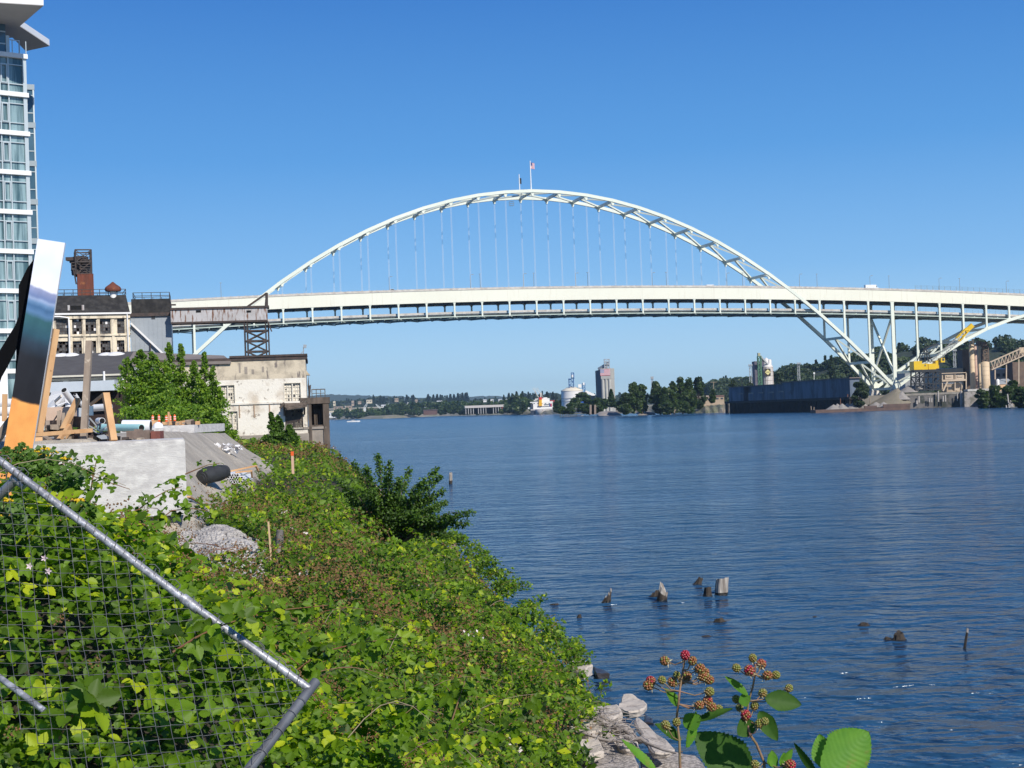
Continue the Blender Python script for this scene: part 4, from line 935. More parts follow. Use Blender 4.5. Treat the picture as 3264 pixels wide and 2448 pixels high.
F4 = [((1480, 930), (1500, 800)), ((1500, 800), (1640, 960)), ((1490, 930), (1720, 1050)), ((1600, 960), (1690, 890)), ((1690, 880), (1670, 990)), ((1700, 1020), (1810, 940)), ((1470, 960), (1700, 1090))]
for a, b in F4: m.bar(at('y2', *a, 41.8), at('y2', *b, 41.9), .04)
tag(m.build('bent_metalwork', M("grey_steel", (.35, .36, .37), rough=.4, metal=.5)), 'bent grey metal frame heaped beside the thick pine post', 'metal frame')
m = MB(); m.prism([at('y2', x, y, 41) for x, y in ((1620, 1110), (1740, 1090), (1850, 1150), (1700, 1160))], (0, .05, .02)); tag(m.build('metal_plate', GALV), 'flat grey plate on the block left of the pine post foot', 'plate')
def rubble(n, c, sx, sy, sz, r0, r1, name, mt, label, cat, seed=1, kind=None):
    rr = random.Random(seed); m = MB()
    for i in range(n):
        p = Vector(c)+Vector((rr.uniform(-sx, sx), rr.uniform(-sy, sy), abs(rr.gauss(0, sz)))); r_ = rr.uniform(r0, r1)
        V = [p+Vector((rr.uniform(.6, 1)*a, rr.uniform(.6, 1)*b, rr.uniform(.6, 1)*d))*r_ for a in (-1, 1) for b in (-1, 1) for d in (-.7, .7)]
        m.mat(rr.randrange(len(mt))); m.hexa([V[0], V[4], V[6], V[2], V[1], V[5], V[7], V[3]])
    return tag(m.build(name, mt), label, cat, kind=kind)
for i, (x_, y_, lb) in enumerate(((900, 1020, 'heap of dark splintered rubble behind the horizontal pine board'), (1300, 1140, 'heap of dark rubble below the grey post'), (1600, 1120, 'heap of dark rubble left of the thick pine post'), (2050, 1150, 'low strip of brown rubble right of the thick pine post'))):
    c = at('y2', x_, y_+70, 42.2); rubble(70, c, .55, .5, .14 if i < 3 else .05, .03, .12, 'rubble_heap', [HOLE, GREYW, IRON, DRUST], lb, 'rubble', i)
BRK = M("brown_block", (.24, .18, .15), (.16, .12, .10), rough=.95, scale=4)
m = MB(); q = Pl(at('r4', 1330, 700, 43), 0); z_ = q.rect('r4', 1215, 670, 1440, 757); q.box(m, z_[0], z_[1], z_[2], z_[3], -.5, 0); q.box(m, z_[0]+.2, z_[1]-.3, z_[3], z_[3]+.04, -.4, -.1); tag(m.build('masonry_block', BRK), 'grey brown masonry block on the concrete block top', 'block')
m = MB(); z_ = q.rect('r4', 1452, 676, 1544, 756); q.box(m, z_[0], z_[1], z_[2], z_[3], -.4, .05); tag(m.build('brick_red_box', M("red_brown_box", (.22, .07, .05), (.15, .05, .04), rough=.8, scale=5)), 'small red brown box beside the masonry block', 'box')
# slab and channelizers
m = MB(); q = Pl(at('r4', 1600, 640, 96), R(-3)); z_ = q.rect('r4', 1448, 622, 1868, 700); q.box(m, z_[0]-2, z_[1], z_[2], z_[3], -8, 0); tag(m.build('concrete_kerb_wall', BOXC), 'low pale concrete wall below the orange marker posts', 'low wall')
ORG = M("safety_orange", (.80, .12, .02), rough=.5); 
for i, (x_, ya) in enumerate(((1467, 520), (1527, 517), (1597, 522), (1634, 518), (1678, 514))):
    a = at('r4', x_, ya, 99); zb2 = q.hit('r4', x_, 622)[1]; p = Vector((a.x, a.y, zb2))
    r_ = thing('marker_post', ORD[i]+' orange and white site marker post from the left', 'marker post', p, 'orange marker posts on the slab')
    hh = a.z-p.z; m = MB(); m.lathe(p, [(.10, 0), (.085, hh*.5), (.08, hh*.9), (.04, hh*.93), (.04, hh)], 10); m.build('tube', ORG, r_)
    m = MB(); 
    for f_ in (.55, .75): m.lathe(p+Vector((0, 0, hh*f_)), [(.09, 0), (.09, hh*.06)], 10)
    m.build('reflective_band', FWH, r_); m = MB(); m.lathe(p, [(.24, 0), (.22, .06), (.11, .08)], 8); m.build('base', IRON, r_)
plank((1622, 490), (1622, 620), .12, .12, 98, 98, PINE, 'thin wooden stake between the marker posts', 'wooden_stake', 'stake', z='r4')
rubble(30, at('r4', 1620, 612, 97), 2.2, .5, .08, .1, .3, 'rubble_heap', [GREYW, DRUST, PINE], 'scattered brown scrap wood at the foot of the marker posts', 'rubble', 9)
m = MB(); c = at('r4', 1520, 628, 94); m.lathe(c, [(.35, -.1), (.3, .12), (.12, .25)], 10); tag(m.build('white_sack', FWH), 'small white sack on the slab below the marker posts', 'sack')
# ================================================================ FAR SHORE
LF_DK = leafmat("dark_hillside_foliage", (.016, .030, .014), (.05, .082, .028), (.085, .11, .035), .2, .6)
LF_FAR = leafmat("distant_foliage", (.02, .036, .018), (.055, .085, .035), (.10, .11, .04), .15, .7)
LF_RIV = leafmat("riverside_foliage", (.018, .035, .010), (.06, .105, .022), (.11, .15, .035), .3, .5)
BARK = M("grey_bark", (.13, .10, .08), (.08, .065, .05), rough=.95, scale=6)
SOIL = M("dry_bank_soil", (.30, .25, .18), (.16, .17, .09), rough=.95, scale=.06, lo=.42, hi=.6, c3=(.38, .34, .28), c3lo=.58, c3hi=.66, c3scale=.25)
ROCKB = M("riprap", (.36, .32, .28), (.22, .19, .165), rough=.95, scale=.3, bump=.3, bscale=.8)
# far land: shoreline polyline read from the photograph, land behind it
shp = [('d', 560, 908), ('r8', 150, 752), ('r8', 700, 742), ('r8', 1265, 716), ('r8', 1900, 702), ('r8', 2200, 700), ('z1', 560, 762), ('z1', 980, 757), ('z1', 1400, 750), ('z1', 1700, 751), ('z1', 2050, 750), ('z2', 270, 882), ('z2', 1000, 874), ('z2', 1650, 862), ('z3', 700, 1296), ('z3', 1350, 1300), ('z3', 1700, 1290), ('z3', 2200, 1296), ('d', 2300, 880), ('d', 2420, 884)]
SH = [gz(*p, 0.0) for p in shp if p[0] not in ('z2', 'z3') and p[1] < 2250]
for zn, x_, Y_ in (('z2', 240, 925), ('z2', 700, 890), ('z2', 1200, 835), ('z2', 1650, 775), ('z3', 200, 772), ('z3', 700, 764), ('z3', 1380, 752), ('z3', 1590, 742), ('z3', 1640, 668), ('z3', 2200, 622), ('z3', 2700, 590), ('z3', 3300, 560)):
    q_ = at(zn, x_, 1200 if zn == 'z3' else 800, Y_); SH.append(Vector((q_.x, q_.y, 0)))
V = []; F = []
profs = [(0, -.9), (.012, 1.2), (.03, 3.6), (.06, 5.0), (.14, 5.4), (.4, 6.0), (1.0, 8.0)]
dense = []
for a, b in zip(SH[:-1], SH[1:]):
    for i in range(10): dense.append(a.lerp(b, i/10))
dense.append(SH[-1])
for j, p in enumerate(dense):
    d = Vector((p.x, p.y, 0)); L_ = d.length; d.normalize()
    for r_, z_ in profs:
        ext = r_*max(L_, 600)*1.0 if r_ < 1 else (7500-L_)
        V.append(Vector((p.x, p.y, 0))+d*ext+Vector((0, 0, z_+(.5*math.sin(j*1.7+r_*40) if 0 < r_ < .1 else 0))))
k = len(profs)
F = [(i*k+j, (i+1)*k+j, (i+1)*k+j+1, i*k+j+1) for i in range(len(dense)-1) for j in range(k-1)]
m = MB(); m.add(V, [tuple(reversed(f)) for f in F]); tag(m.build('terrain', SOIL, loc=(0, 0, 0)), kind='structure')
# hills ------------------------------------------------------------------------------------------------
def hill(name, pts, Y, depth, mt, base=2, kind='structure'):
    """ridge through silhouette readings at distance Y, falling away on both sides"""
    m = MB(); P = [at(*p, Y if not isinstance(Y, list) else Y[i]) for i, p in enumerate(pts)]; Q = []
    for a, b in zip(P[:-1], P[1:]):
        for i in range(6): Q.append(a.lerp(b, i/6)+Vector((0, 0, random.uniform(-.03, .03)*(a.z))))
    Q.append(P[-1]); rows = [(-1, 0), (-.7, .28), (-.4, .66), (-.15, .93), (0, 1), (.3, .9), (1, .2)]
    V = []
    for q in Q:
        d = Vector((q.x, q.y, 0)).normalized()
        for o_, h_ in rows: V.append(Vector((q.x, q.y, 0))+d*o_*depth+Vector((0, 0, base+(q.z-base)*h_)))
    n = len(rows); m.add(V, [tuple(reversed((i*n+j, (i+1)*n+j, (i+1)*n+j+1, i*n+j+1))) for i in range(len(Q)-1) for j in range(n-1)], True)
    return tag(m.build(name, mt, loc=(0, 0, 0)), kind=kind)
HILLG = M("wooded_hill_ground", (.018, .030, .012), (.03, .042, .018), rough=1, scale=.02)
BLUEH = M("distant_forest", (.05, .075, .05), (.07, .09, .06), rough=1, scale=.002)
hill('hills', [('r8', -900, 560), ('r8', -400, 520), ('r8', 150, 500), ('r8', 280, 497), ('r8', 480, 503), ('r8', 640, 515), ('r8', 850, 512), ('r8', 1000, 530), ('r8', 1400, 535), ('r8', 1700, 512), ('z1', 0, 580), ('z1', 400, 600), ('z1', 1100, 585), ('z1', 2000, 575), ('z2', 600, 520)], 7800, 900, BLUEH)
hill('hills', [('r8', -600, 640), ('r8', 0, 600), ('r8', 200, 585), ('r8', 420, 590), ('r8', 600, 560), ('r8', 900, 570), ('r8', 1200, 565), ('r8', 1500, 550), ('r8', 1700, 575), ('r8', 2000, 575), ('z1', 100, 600), ('z1', 500, 590), ('z1', 900, 600), ('z1', 1300, 590), ('z1', 1900, 590), ('z1', 2200, 540)], 4200, 700, HILLG)
HR = [('z1', 1900, 560), ('z1', 2110, 500), ('z2', 90, 560), ('z2', 300, 540), ('z2', 600, 520), ('z2', 850, 470), ('z2', 950, 420), ('z2', 1150, 410), ('z2', 1450, 340), ('z2', 1650, 300), ('r7', 950, 740), ('r7', 1150, 710), ('r7', 1400, 670), ('r7', 1600, 680), ('r7', 1800, 660), ('r7', 2000, 650), ('r7', 2212, 670), ('r7', 2500, 660)]
HY = [2400, 2200, 2100, 2000, 1900, 1700, 1600, 1500, 1450, 1400, 1350, 1350, 1350, 1350, 1350, 1350, 1350, 1350]
hill('hills', HR, HY, 380, HILLG)
# far-off woods: one mass per hill
def crown_pts(n, c, rx, rz, shape='round'):
    if shape == 'cone':
        h = rng.uniform(0, 1, n)**1.35; r_ = (1-h)*rx*np.sqrt(rng.uniform(.25, 1, n))*(1+.18*np.sin(h*40)); a = rng.uniform(0, 6.283, n)
        P = np.stack([r_*np.cos(a), r_*np.sin(a), h*2*rz], 1)
    else:
        u = unit(n)*(rng.uniform(.35, 1, n)**.5)[:, None]; P = u*np.array([rx, rx, rz]); P[:, 2] += rz
    return P+np.array(c)
def woods(name, path, Y, n, size, spread, hts, leaf, per, mt, conf=.5, drop=(0, .35), base=2):
    P = [at(*p, Y if not isinstance(Y, list) else Y[i]) for i, p in enumerate(path)]
    cl = Cloud(); seg = np.array([(b-a).length for a, b in zip(P[:-1], P[1:])]); cum = np.concatenate([[0], np.cumsum(seg)])
    for i in range(n):
        s_ = rng.uniform(0, cum[-1]); j = min(np.searchsorted(cum, s_)-1, len(seg)-1); j = max(j, 0); f_ = (s_-cum[j])/seg[j]
        q = P[j].lerp(P[j+1], f_); o_ = rng.uniform(-1, .25); d = Vector((q.x, q.y, 0)).normalized()
        h_ = float(np.interp(o_, [-1, -.7, -.4, -.15, 0, .3], [0, .28, .66, .93, 1, .9]))
        g_ = base+(q.z-base)*h_ - 2; c = Vector((q.x, q.y, 0))+d*o_*spread+Vector((0, 0, g_))
        ht = rng.uniform(*hts)*(1.0 if o_ > -.3 else .8); con = rng.random() < conf
        if con: ht *= .95; pts = crown_pts(per, c, ht*.2, ht*.5, 'cone')
        else: pts = crown_pts(per, c, ht*.5, ht*.42)
        tone = rng.uniform(.0, .45) if con else rng.uniform(.2, .8)
        cl.add(*QUAD, pts, leaf*rng.uniform(.7, 1.3, per), unit(per)+np.array([.2, -.4, .8]), np.clip(tone+rng.normal(0, .15, per), 0, 1))
    return tag(cl.build(name, mt), 'dark wooded slope '+name, None, None, 'stuff')
woods('far_woods', [('r8', -300, 640), ('r8', 200, 600), ('r8', 420, 598), ('r8', 600, 566), ('r8', 900, 576), ('r8', 1200, 571), ('r8', 1500, 560), ('r8', 1700, 580), ('r8', 2000, 580), ('z1', 100, 605), ('z1', 500, 595), ('z1', 900, 605), ('z1', 1300, 596), ('z1', 1900, 596)], 4200, 900, 1, 640, (10, 22), 3.6, 90, LF_FAR, .45)
woods('hillside_woods', HR, HY, 1100, 1, 420, (8, 16), 1.9, 230, LF_DK, .06)
woods('shore_thicket', [('r8', 200, 700), ('r8', 640, 690), ('r8', 800, 640), ('r8', 1100, 640), ('r8', 1500, 625), ('r8', 1700, 650), ('r8', 2150, 610), ('z1', 100, 650), ('z1', 300, 650)], [2750, 2650, 2600, 2500, 2350, 2150, 1950, 1900, 1850], 330, 1, 60, (9, 17), 2.2, 130, LF_RIV, .1, base=4)
# individual trees on the right bank ---------------------------------------------------------------------
def tree(name, label, cat, base, ht, wd, leafsz, n, mt, clumps=14, group=None, conical=False, trunk=.12, seed=0, low=.12, lean=0, tone=.45):
    r_ = thing(name, label, cat, base, group); rr = random.Random(seed+int(ht*10)); b = Vector(base)
    m = MB(); top = b+Vector((lean*ht, 0, ht*.8)); tr = max(ht*.016, .04)
    m.tube([b-Vector((0, 0, .4)), b.lerp(top, .35)+Vector((rr.uniform(-.02, .02)*ht, 0, 0)), b.lerp(top, .7), top], [tr*1.3, tr, tr*.6, tr*.15], 7)
    cl = Cloud(); per = n//clumps
    for i in range(clumps):
        if conical:
            h_ = low+(1-low)*(i+.5)/clumps; rad = (1-h_)*wd*.5+.02*ht; a = i*2.4; off = rad*.35; c = b+Vector((math.cos(a)*off, math.sin(a)*off, h_*ht)); sx, sz = rad*.85+.01*ht, ht/clumps*1.1
            k = max(20, int(per*(1.5*(1-h_)+.25)))
        else:
            h_ = rr.uniform(low+.06, .95); prof = math.sin(math.pi*min(1, (h_-low)/(1.02-low))**.75)**.7; a = rr.uniform(0, 6.283)
            off = wd*.5*prof*rr.uniform(.25, .8); c = b+Vector((math.cos(a)*off+lean*ht*h_, math.sin(a)*off, h_*ht)); sx, sz = wd*rr.uniform(.13, .27), ht*rr.uniform(.06, .15); k = per
            m.tube([b.lerp(top, max(.12, h_*.55)), b.lerp(top, h_*.7).lerp(c, .6), c], [tr*.5, tr*.3, tr*.08], 5, False)
        u = unit(k)*(rng.uniform(.15, 1, k)**.45)[:, None]*np.array([sx, sx, sz])+np.array(c)
        tn = np.clip(tone+rr.uniform(-.22, .22)+rng.normal(0, .14, k), 0, 1)
        cl.add(*(QUAD if leafsz > .6 else RHOMB), u, leafsz*rng.uniform(.65, 1.3, k), unit(k)*.8+np.array([.15, -.3, .7]), tn)
    m.build('trunk', BARK, r_); cl.build('crown', mt, r_); return r_
def tree_at(zn, xb, yb_, xt, yt, wpx, Y, label, n=1800, name='broadleaf_tree', cat='tree', mt=None, leaf=None, **k):
    s_ = Z[zn][2]; b = at(zn, xb, yb_, Y); ht = at(zn, xt, yt, Y).z-b.z; wd = wpx*s_/S/FP*Y
    return tree(name, label, cat, b, ht, wd, leaf or max(.7, Y*.0011), n, mt or LF_RIV, seed=int(xb), **k)
TR = [(1240, 750, 1235, 552, 150, 980, 'rounded bush like tree left of the two big riverside trees', {}),
 (1330, 750, 1335, 455, 150, 985, 'big dense riverside tree just right of the flag silo shore', {}), (1415, 750, 1420, 458, 150, 990, 'big dense riverside tree forming the right half of the left clump', {}),
 (1565, 750, 1565, 435, 150, 985, 'tall riverside tree right of the gap with the light mast', {}), (1640, 750, 1660, 500, 120, 975, 'lower riverside tree between two tall crowns', {}),
 (1730, 750, 1750, 440, 130, 980, 'riverside tree rising towards the highest crown', {}), (1820, 750, 1820, 392, 140, 985, 'highest riverside tree of the clump left of the dark shed', {}),
 (1900, 750, 1905, 402, 130, 985, 'second highest riverside tree of the clump left of the dark shed', {}), (1985, 700, 2010, 392, 150, 990, 'last tall riverside tree before the ground falls to the sheds', {}),
 (1680, 755, 1690, 640, 160, 950, 'low leafy bush at the water below the tall crowns', {}), (1850, 740, 1850, 640, 120, 955, 'low bush on the bank beside the old jetty', {}), (2120, 640, 2120, 520, 70, 940, 'small light green tree in front of the parked trailers', {}),
 (1105, 680, 1105, 510, 90, 1150, 'pointed conifer right of the flag silo foot', dict(conical=True, name='conifer_tree')), (1170, 690, 1165, 640, 90, 1100, 'low bush right of the pointed conifer', {}),
 (960, 700, 960, 600, 110, 1180, 'bushy tree in front of the flag silo base', {}), (1030, 700, 1035, 610, 90, 1170, 'smaller bushy tree beneath the flag silo', {}),
 (820, 690, 830, 540, 230, 1220, 'broad tree covering the white tank right side', {}), (740, 690, 730, 600, 110, 1210, 'bushy tree before the white tank foot', {}),
 (625, 690, 620, 590, 80, 1400, 'dark tree between the ship and the white tank', {}), (550, 740, 550, 630, 70, 1420, 'dark bush touching the right side of the ship', {}),
 (810, 740, 815, 655, 130, 1130, 'leafy bush over the jetty', {}), (560, 700, 560, 640, 70, 1430, 'low tree behind the dark bush at the ship', {}), (700, 700, 690, 650, 120, 1200, 'low spreading bush left of the jetty', {}),
 (610, 752, 610, 690, 90, 1090, 'low dark bush behind the left piles of the long jetty', {}), (690, 752, 690, 694, 100, 1085, 'low dark bush under the middle of the long jetty', {}), (880, 752, 880, 672, 110, 1080, 'leafy bush at the water left of the mooring dolphin', {}), (975, 740, 980, 655, 100, 1060, 'leafy bush on the bank just right of the mooring dolphin', {}), (1240, 752, 1240, 660, 110, 970, 'low bush at the water below the rounded bush like tree', {})]
for xb, yb_, xt, yt, wp_, Y, lb, kw in TR: tree_at('z1', xb, yb_, xt, yt, wp_, Y, lb, n=3400, clumps=34, low=.0, tone=random.uniform(.32, .62), **kw)
T2 = [('z2', 330, 600, 325, 480, 90, 960, 'round tree just above the left end of the dark shed'), ('z2', 520, 600, 520, 525, 100, 980, 'low tree behind the dark shed roof left of the diamond silo'),
 ('z2', 860, 520, 900, 375, 150, 1150, 'hill tree right of the diamond silo'), ('z2', 1480, 420, 1480, 200, 90, 1200, 'tall poplar on the skyline left of the arch foot'), ('z2', 1215, 370, 1215, 305, 40, 1400, 'small skyline conifer above the hillside offices'), ('z2', 1405, 370, 1405, 300, 40, 1400, 'second small skyline conifer right of the hillside offices'), ('z2', 1035, 420, 1035, 340, 50, 1300, 'skyline conifer left of the hillside offices'),
 ('z2', 1810, 790, 1800, 520, 230, 702, 'dark round tree at the right end of the dark shed'), ('r7', 1420, 760, 1410, 628, 70, 1250, 'tall dark tree on the skyline behind the yellow crane'), ('r7', 1740, 700, 1740, 600, 90, 1250, 'large dark tree behind the tan silos'), ('r7', 1910, 680, 1940, 620, 80, 1250, 'dark skyline tree right of the tan silos'),
 ('z3', 1640, 1300, 1650, 1050, 220, 640, 'large bush at the water right of the stone bulkhead'), ('z3', 1830, 1300, 1840, 980, 260, 640, 'highest green bush mass on the right bank'), ('z3', 2010, 1300, 2030, 1000, 230, 620, 'broad bush mass beside the old timber trestle legs'), ('z3', 2180, 1300, 2180, 1010, 230, 600, 'bush mass cut by the right edge of the picture'), ('z3', 2060, 1100, 2060, 925, 160, 660, 'darker tree behind the right bank bushes'), ('z3', 2320, 1300, 2330, 1020, 230, 590, 'bush mass beyond the right picture edge')]
for zn, xb, yb_, xt, yt, wp_, Y, lb in T2:
    con = 'conifer' in lb; tree_at(zn, xb, yb_, xt, yt, wp_, Y, lb, n=5200 if zn == 'z3' or Y < 760 else 1800, clumps=34 if zn == 'z3' else 18, low=.0, conical=con or 'poplar' in lb, name='conifer_tree' if con else 'broadleaf_tree', mt=LF_RIV if zn == 'z3' else LF_DK)
# conifers on the far skyline
proto = None
for i, (x_, yt, yb_) in enumerate(((150, 540, 610), (208, 538, 612), (72, 552, 612), (110, 560, 612), (270, 555, 612), (330, 560, 612), (455, 540, 610), (514, 543, 610), (548, 560, 612), (400, 565, 612), (20, 570, 612))):
    b = at('z1', x_, yb_, 2600); ht = at('z1', x_, yt, 2600).z-b.z
    if proto is None: proto = tree('conifer_tree', 'far dark conifer on the skyline beside the ship masts', 'tree', b, ht, ht*.45, 2.6, 700, LF_FAR, 10, 'far skyline conifers', True, tone=.2); p0 = ht
    else: copy_tree(proto, loc=b, rz=i*1.3, sc=ht/p0)
for i, (x_, yt) in enumerate(((940, 512), (1005, 512), (1155, 502), (1208, 508), (1245, 505), (1280, 508), (1378, 500), (1415, 505), (1455, 495), (1500, 488), (1530, 490), (1545, 488), (675, 518), (710, 526), (605, 524), (1965, 505), (2045, 478), (2105, 476), (2165, 492), (2010, 515))):
    b = at('r8', x_, yt+75, 4000); ht = at('r8', x_, yt, 4000).z-b.z
    copy_tree(proto, loc=b, rz=i*.9, sc=ht/p0, label='far blue green conifer standing on the skyline above the far shore')
# ---------------------------------------------------------------- structures on the far shore
def boxat(m, zn, x0, y0, x1, y1, Y, depth, psi=0, t0=0):
    pl = Pl(at(zn, (x0+x1)/2, y1, Y), psi); q = pl.rect(zn, x0, y0, x1, y1); pl.box(m, *q, -depth, t0); return pl, q
def simple(name, label, cat, zn, x0, y0, x1, y1, Y, depth, mt, psi=0, group=None):
    m = MB(); boxat(m, zn, x0, y0, x1, y1, Y, depth, psi); return tag(m.build(name, mt), label, cat, group)
WB = M("white_building_wall", (.70, .70, .68), rough=.7); CRM = M("cream_building_wall", (.66, .58, .42), (.60, .52, .38), rough=.8, scale=.1); TANW = M("tan_building_wall", (.42, .33, .25), (.36, .28, .2), rough=.9, scale=.2)
GREYB = M("grey_building_wall", (.33, .35, .37), rough=.8); DKW = M("dark_window_band", (.05, .06, .08), rough=.3); REDB = M("red_building", (.35, .05, .05), rough=.7)
def hall(name, label, cat, zn, x0, y0, x1, y1, Y, depth, mt, roof_mt, win=None, psi=0, group=None, rh=.25):
    pl = Pl(at(zn, (x0+x1)/2, y1, Y), psi); q = pl.rect(zn, x0, y0, x1, y1); h_ = q[3]-q[2]
    r_ = thing(name, label, cat, pl.w((q[0]+q[1])/2, q[2], -depth/2), group)
    m = MB(); pl.box(m, q[0], q[1], q[2]-3, q[3]-h_*rh, -depth, 0); m.build('wall', mt, r_)
    o_ = (q[1]-q[0])*.02+.2
    m = MB(); z0, z1 = q[3]-h_*rh, q[3]
    m.prism([pl.w(q[0]-o_, z0, o_), pl.w(q[0]-o_, z1, -depth/2), pl.w(q[0]-o_, z0, -depth-o_)], pl.e*(q[1]-q[0]+2*o_)); m.build('roof', roof_mt, r_)
    if win:
        n = win
        for i in range(n):
            m = MB(); a = q[0]+(q[1]-q[0])*(i+.22)/n; b = q[0]+(q[1]-q[0])*(i+.78)/n; pl.box(m, a, b, q[2]+h_*.2, q[2]+h_*.5, 0, .15); m.build('window', DKW, r_)
    return r_
hall('warehouse', 'very long low cream warehouse far off beside the dock house', 'warehouse', 'r8', 20, 634, 645, 662, 2950, 30, CRM, CRM, 0, R(-8))
hall('warehouse', 'low white shed under the cream warehouse end', 'shed', 'r8', 148, 680, 215, 716, 2800, 25, WB, WB, 3)
# open sided shed
pl = Pl(at('r8', 1700, 670, 2000), R(6)); q = pl.rect('r8', 1532, 604, 1935, 668); sh_ = thing('open_shed', 'long open sided shed with pale roof on white posts on the far shore', 'shed', pl.w((q[0]+q[1])/2, q[2], -10))
m = MB(); hz = q[3]-q[2]; m.prism([pl.w(q[0]-1, q[2]+hz*.62, 1), pl.w(q[0]-1, q[3], -10), pl.w(q[0]-1, q[2]+hz*.62, -21)], pl.e*(q[1]-q[0]+2)); m.build('roof', M("pale_shed_roof", (.50, .46, .40), rough=.8), sh_)
for i in range(17):
    if i in (4, 9, 10): continue
    u = q[0]+(q[1]-q[0])*i/16; m = MB(); pl.box(m, u-.25, u+.25, q[2]-3, q[2]+hz*.62, -.6, 0); m.build('post', WB, sh_)
m = MB(); pl.box(m, q[0], q[1], q[2]-3, q[2]+hz*.6, -20, -12); m.build('back_wall', HOLE, sh_)
m = MB(); pl.box(m, q[1]-(q[1]-q[0])*.1, q[1], q[2]-3, q[2]+hz*.6, -11, .1); m.build('red_end_wall', REDB, sh_)
hall('barn', 'brown shed half hidden in the far shore trees', 'shed', 'r8', 1105, 650, 1240, 684, 2350, 14, M("brown_barn", (.14, .08, .07), rough=.9), M("brown_barn_roof", (.12, .075, .07), rough=.9), 0)
hall('house', 'pale turquoise roofed house above the brown far shed', 'house', 'r8', 1168, 630, 1228, 654, 2450, 12, WB, M("turquoise_roof", (.25, .40, .38), rough=.7), 3)
hs_ = [(815, 535, 850, 560), (1240, 560, 1310, 590), (530, 550, 585, 575), (445, 565, 475, 582), (680, 600, 720, 628), (195, 565, 215, 600), (1020, 548, 1045, 575), (1707, 546, 1740, 562), (1765, 545, 1810, 562), (1860, 545, 1895, 560), (1935, 543, 1970, 558), (2175, 565, 2212, 596), (2155, 627, 2182, 643), (380, 560, 402, 600), (320, 612, 380, 640), (200, 618, 290, 642)]
for i, (a, b, c, d) in enumerate(hs_):
    mt = [TANW, WB, CRM][i % 3] if i < 7 else (WB if i < 13 else TANW)
    hall('house', 'small '+('white' if mt is WB else 'tan' if mt is TANW else 'cream')+' building among trees on the far hillside, '+('number ' if 0 else '')+ORD[i % 10]+(' from the dock house' if i < 10 else ' of the eastern ones'), 'building', 'r8', a, b, c, d, 3500 if b < 600 else 2800, 12, mt, mt, 2, 0, 'small buildings on the far hillside')
# harbour crane jibs
for i, (a, b) in enumerate((((672, 636), (625, 595)), ((775, 640), (752, 590)), ((942, 625), (950, 575)), ((1130, 612), (1138, 575)), ((515, 630), (540, 580)), ((340, 640), (315, 612)))):
    m = MB(); A, B = at('r8', *a, 2900), at('r8', *b, 2900); d = (B-A); e_ = Vector((1, 0, 0))
    for s_ in (-1, 1): m.bar(A+e_*s_*2.6, B+e_*s_*.5, .7)
    for k in range(7): m.bar(A.lerp(B, k/7)+e_*2.6*(1-k/7*.8), A.lerp(B, (k+1)/7)-e_*2.6*(1-(k+1)/7*.8), .45)
    m.box(A.x-2.5, A.x+2.5, A.y-2, A.y+2, A.z-7, A.z)
    tag(m.build('harbour_crane', M("pale_crane_steel", (.55, .57, .56), rough=.6) if i == 0 else bpy.data.materials['pale_crane_steel']), ORD[[3, 1, 0, 0, 0, 0][0] if 0 else i]+' thin pale crane jib rising above the far shore trees', 'crane', 'crane jibs on the far shore')
# motor boat and wake
bp0 = gz('r8', 402, 774, 0); bt = thing('motor_boat', 'small white motor boat far out on the river by the dock house', 'boat', bp0)
m = MB(); Lb, Wb = 14., 4.; hullp = [(-.5, .3), (-.5, -.3), (-.1, -.5), (.3, -.36), (.5, 0), (.3, .36), (-.1, .5)]
m.prism([bp0+Vector((a*Lb, b*Wb, -.3)) for a, b in hullp], (0, 0, 1.5)); m.build('hull', WB, bt)
m = MB(); m.box(bp0.x-2.2, bp0.x+1.5, bp0.y-1.2, bp0.y+1.2, 1.2, 2.3); m.build('cabin', GREYB, bt); m = MB(); m.box(bp0.x+.2, bp0.x+1.6, bp0.y-1.25, bp0.y+1.25, 1.6, 2.1); m.build('windscreen', DKW, bt)
# cargo ship seen from astern
YS = 1500; sp0 = gz('z1', 390, 762, 0); YS = sp0.y; spl = Pl(sp0, R(-6)); s_at = lambda x, y: spl.hit('z1', x, y)
ship = thing('cargo_ship', 'white cargo ship seen from the stern with a yellow and red funnel', 'ship', sp0)
HUL = M("ship_grey_hull", (.50, .47, .45), (.42, .39, .37), rough=.6, scale=.2, c3=(.28, .18, .13), c3lo=.6, c3hi=.68, c3scale=.2); SHD = M("ship_dark_hull", (.03, .04, .06), rough=.5); SW = M("ship_white", (.82, .80, .76), rough=.5)
uL, uR = s_at(288, 700)[0], s_at(502, 700)[0]; zd = s_at(400, 705)[1]; mid = s_at(375, 700)[0]
m = MB(); prof = [(uL+1, 0, 0), (uL, zd, 0)]
m.prism([spl.w(uL+3, -1, 0), spl.w(uL, 3, 0), spl.w(uL, zd, 0), spl.w(uR, zd, 0), spl.w(uR, 3, 0), spl.w(uR-3, -1, 0)], spl.n*-120); m.build('hull', HUL, ship)
m = MB(); spl.box(m, uL-.3, uL+(mid-uL)*.55, -1, zd-1.5, -118, .3); m.build('dark_quarter', SHD, ship)
m = MB(); c = spl.w(mid+2, -1, 0); m.lathe(c, [((uR-uL)*.16, 0), ((uR-uL)*.24, zd*.4), ((uR-uL)*.27, zd*.8), ((uR-uL)*.25, zd+.4)], 20); m.build('stern', HUL, ship)
def sb(name, x0, y0, x1, y1, mt, d0=0, d1=12):
    m = MB(); a = spl.rect('z1', x0, y0, x1, y1); spl.box(m, *a, -d1, -d0); return m.build(name, mt, ship)
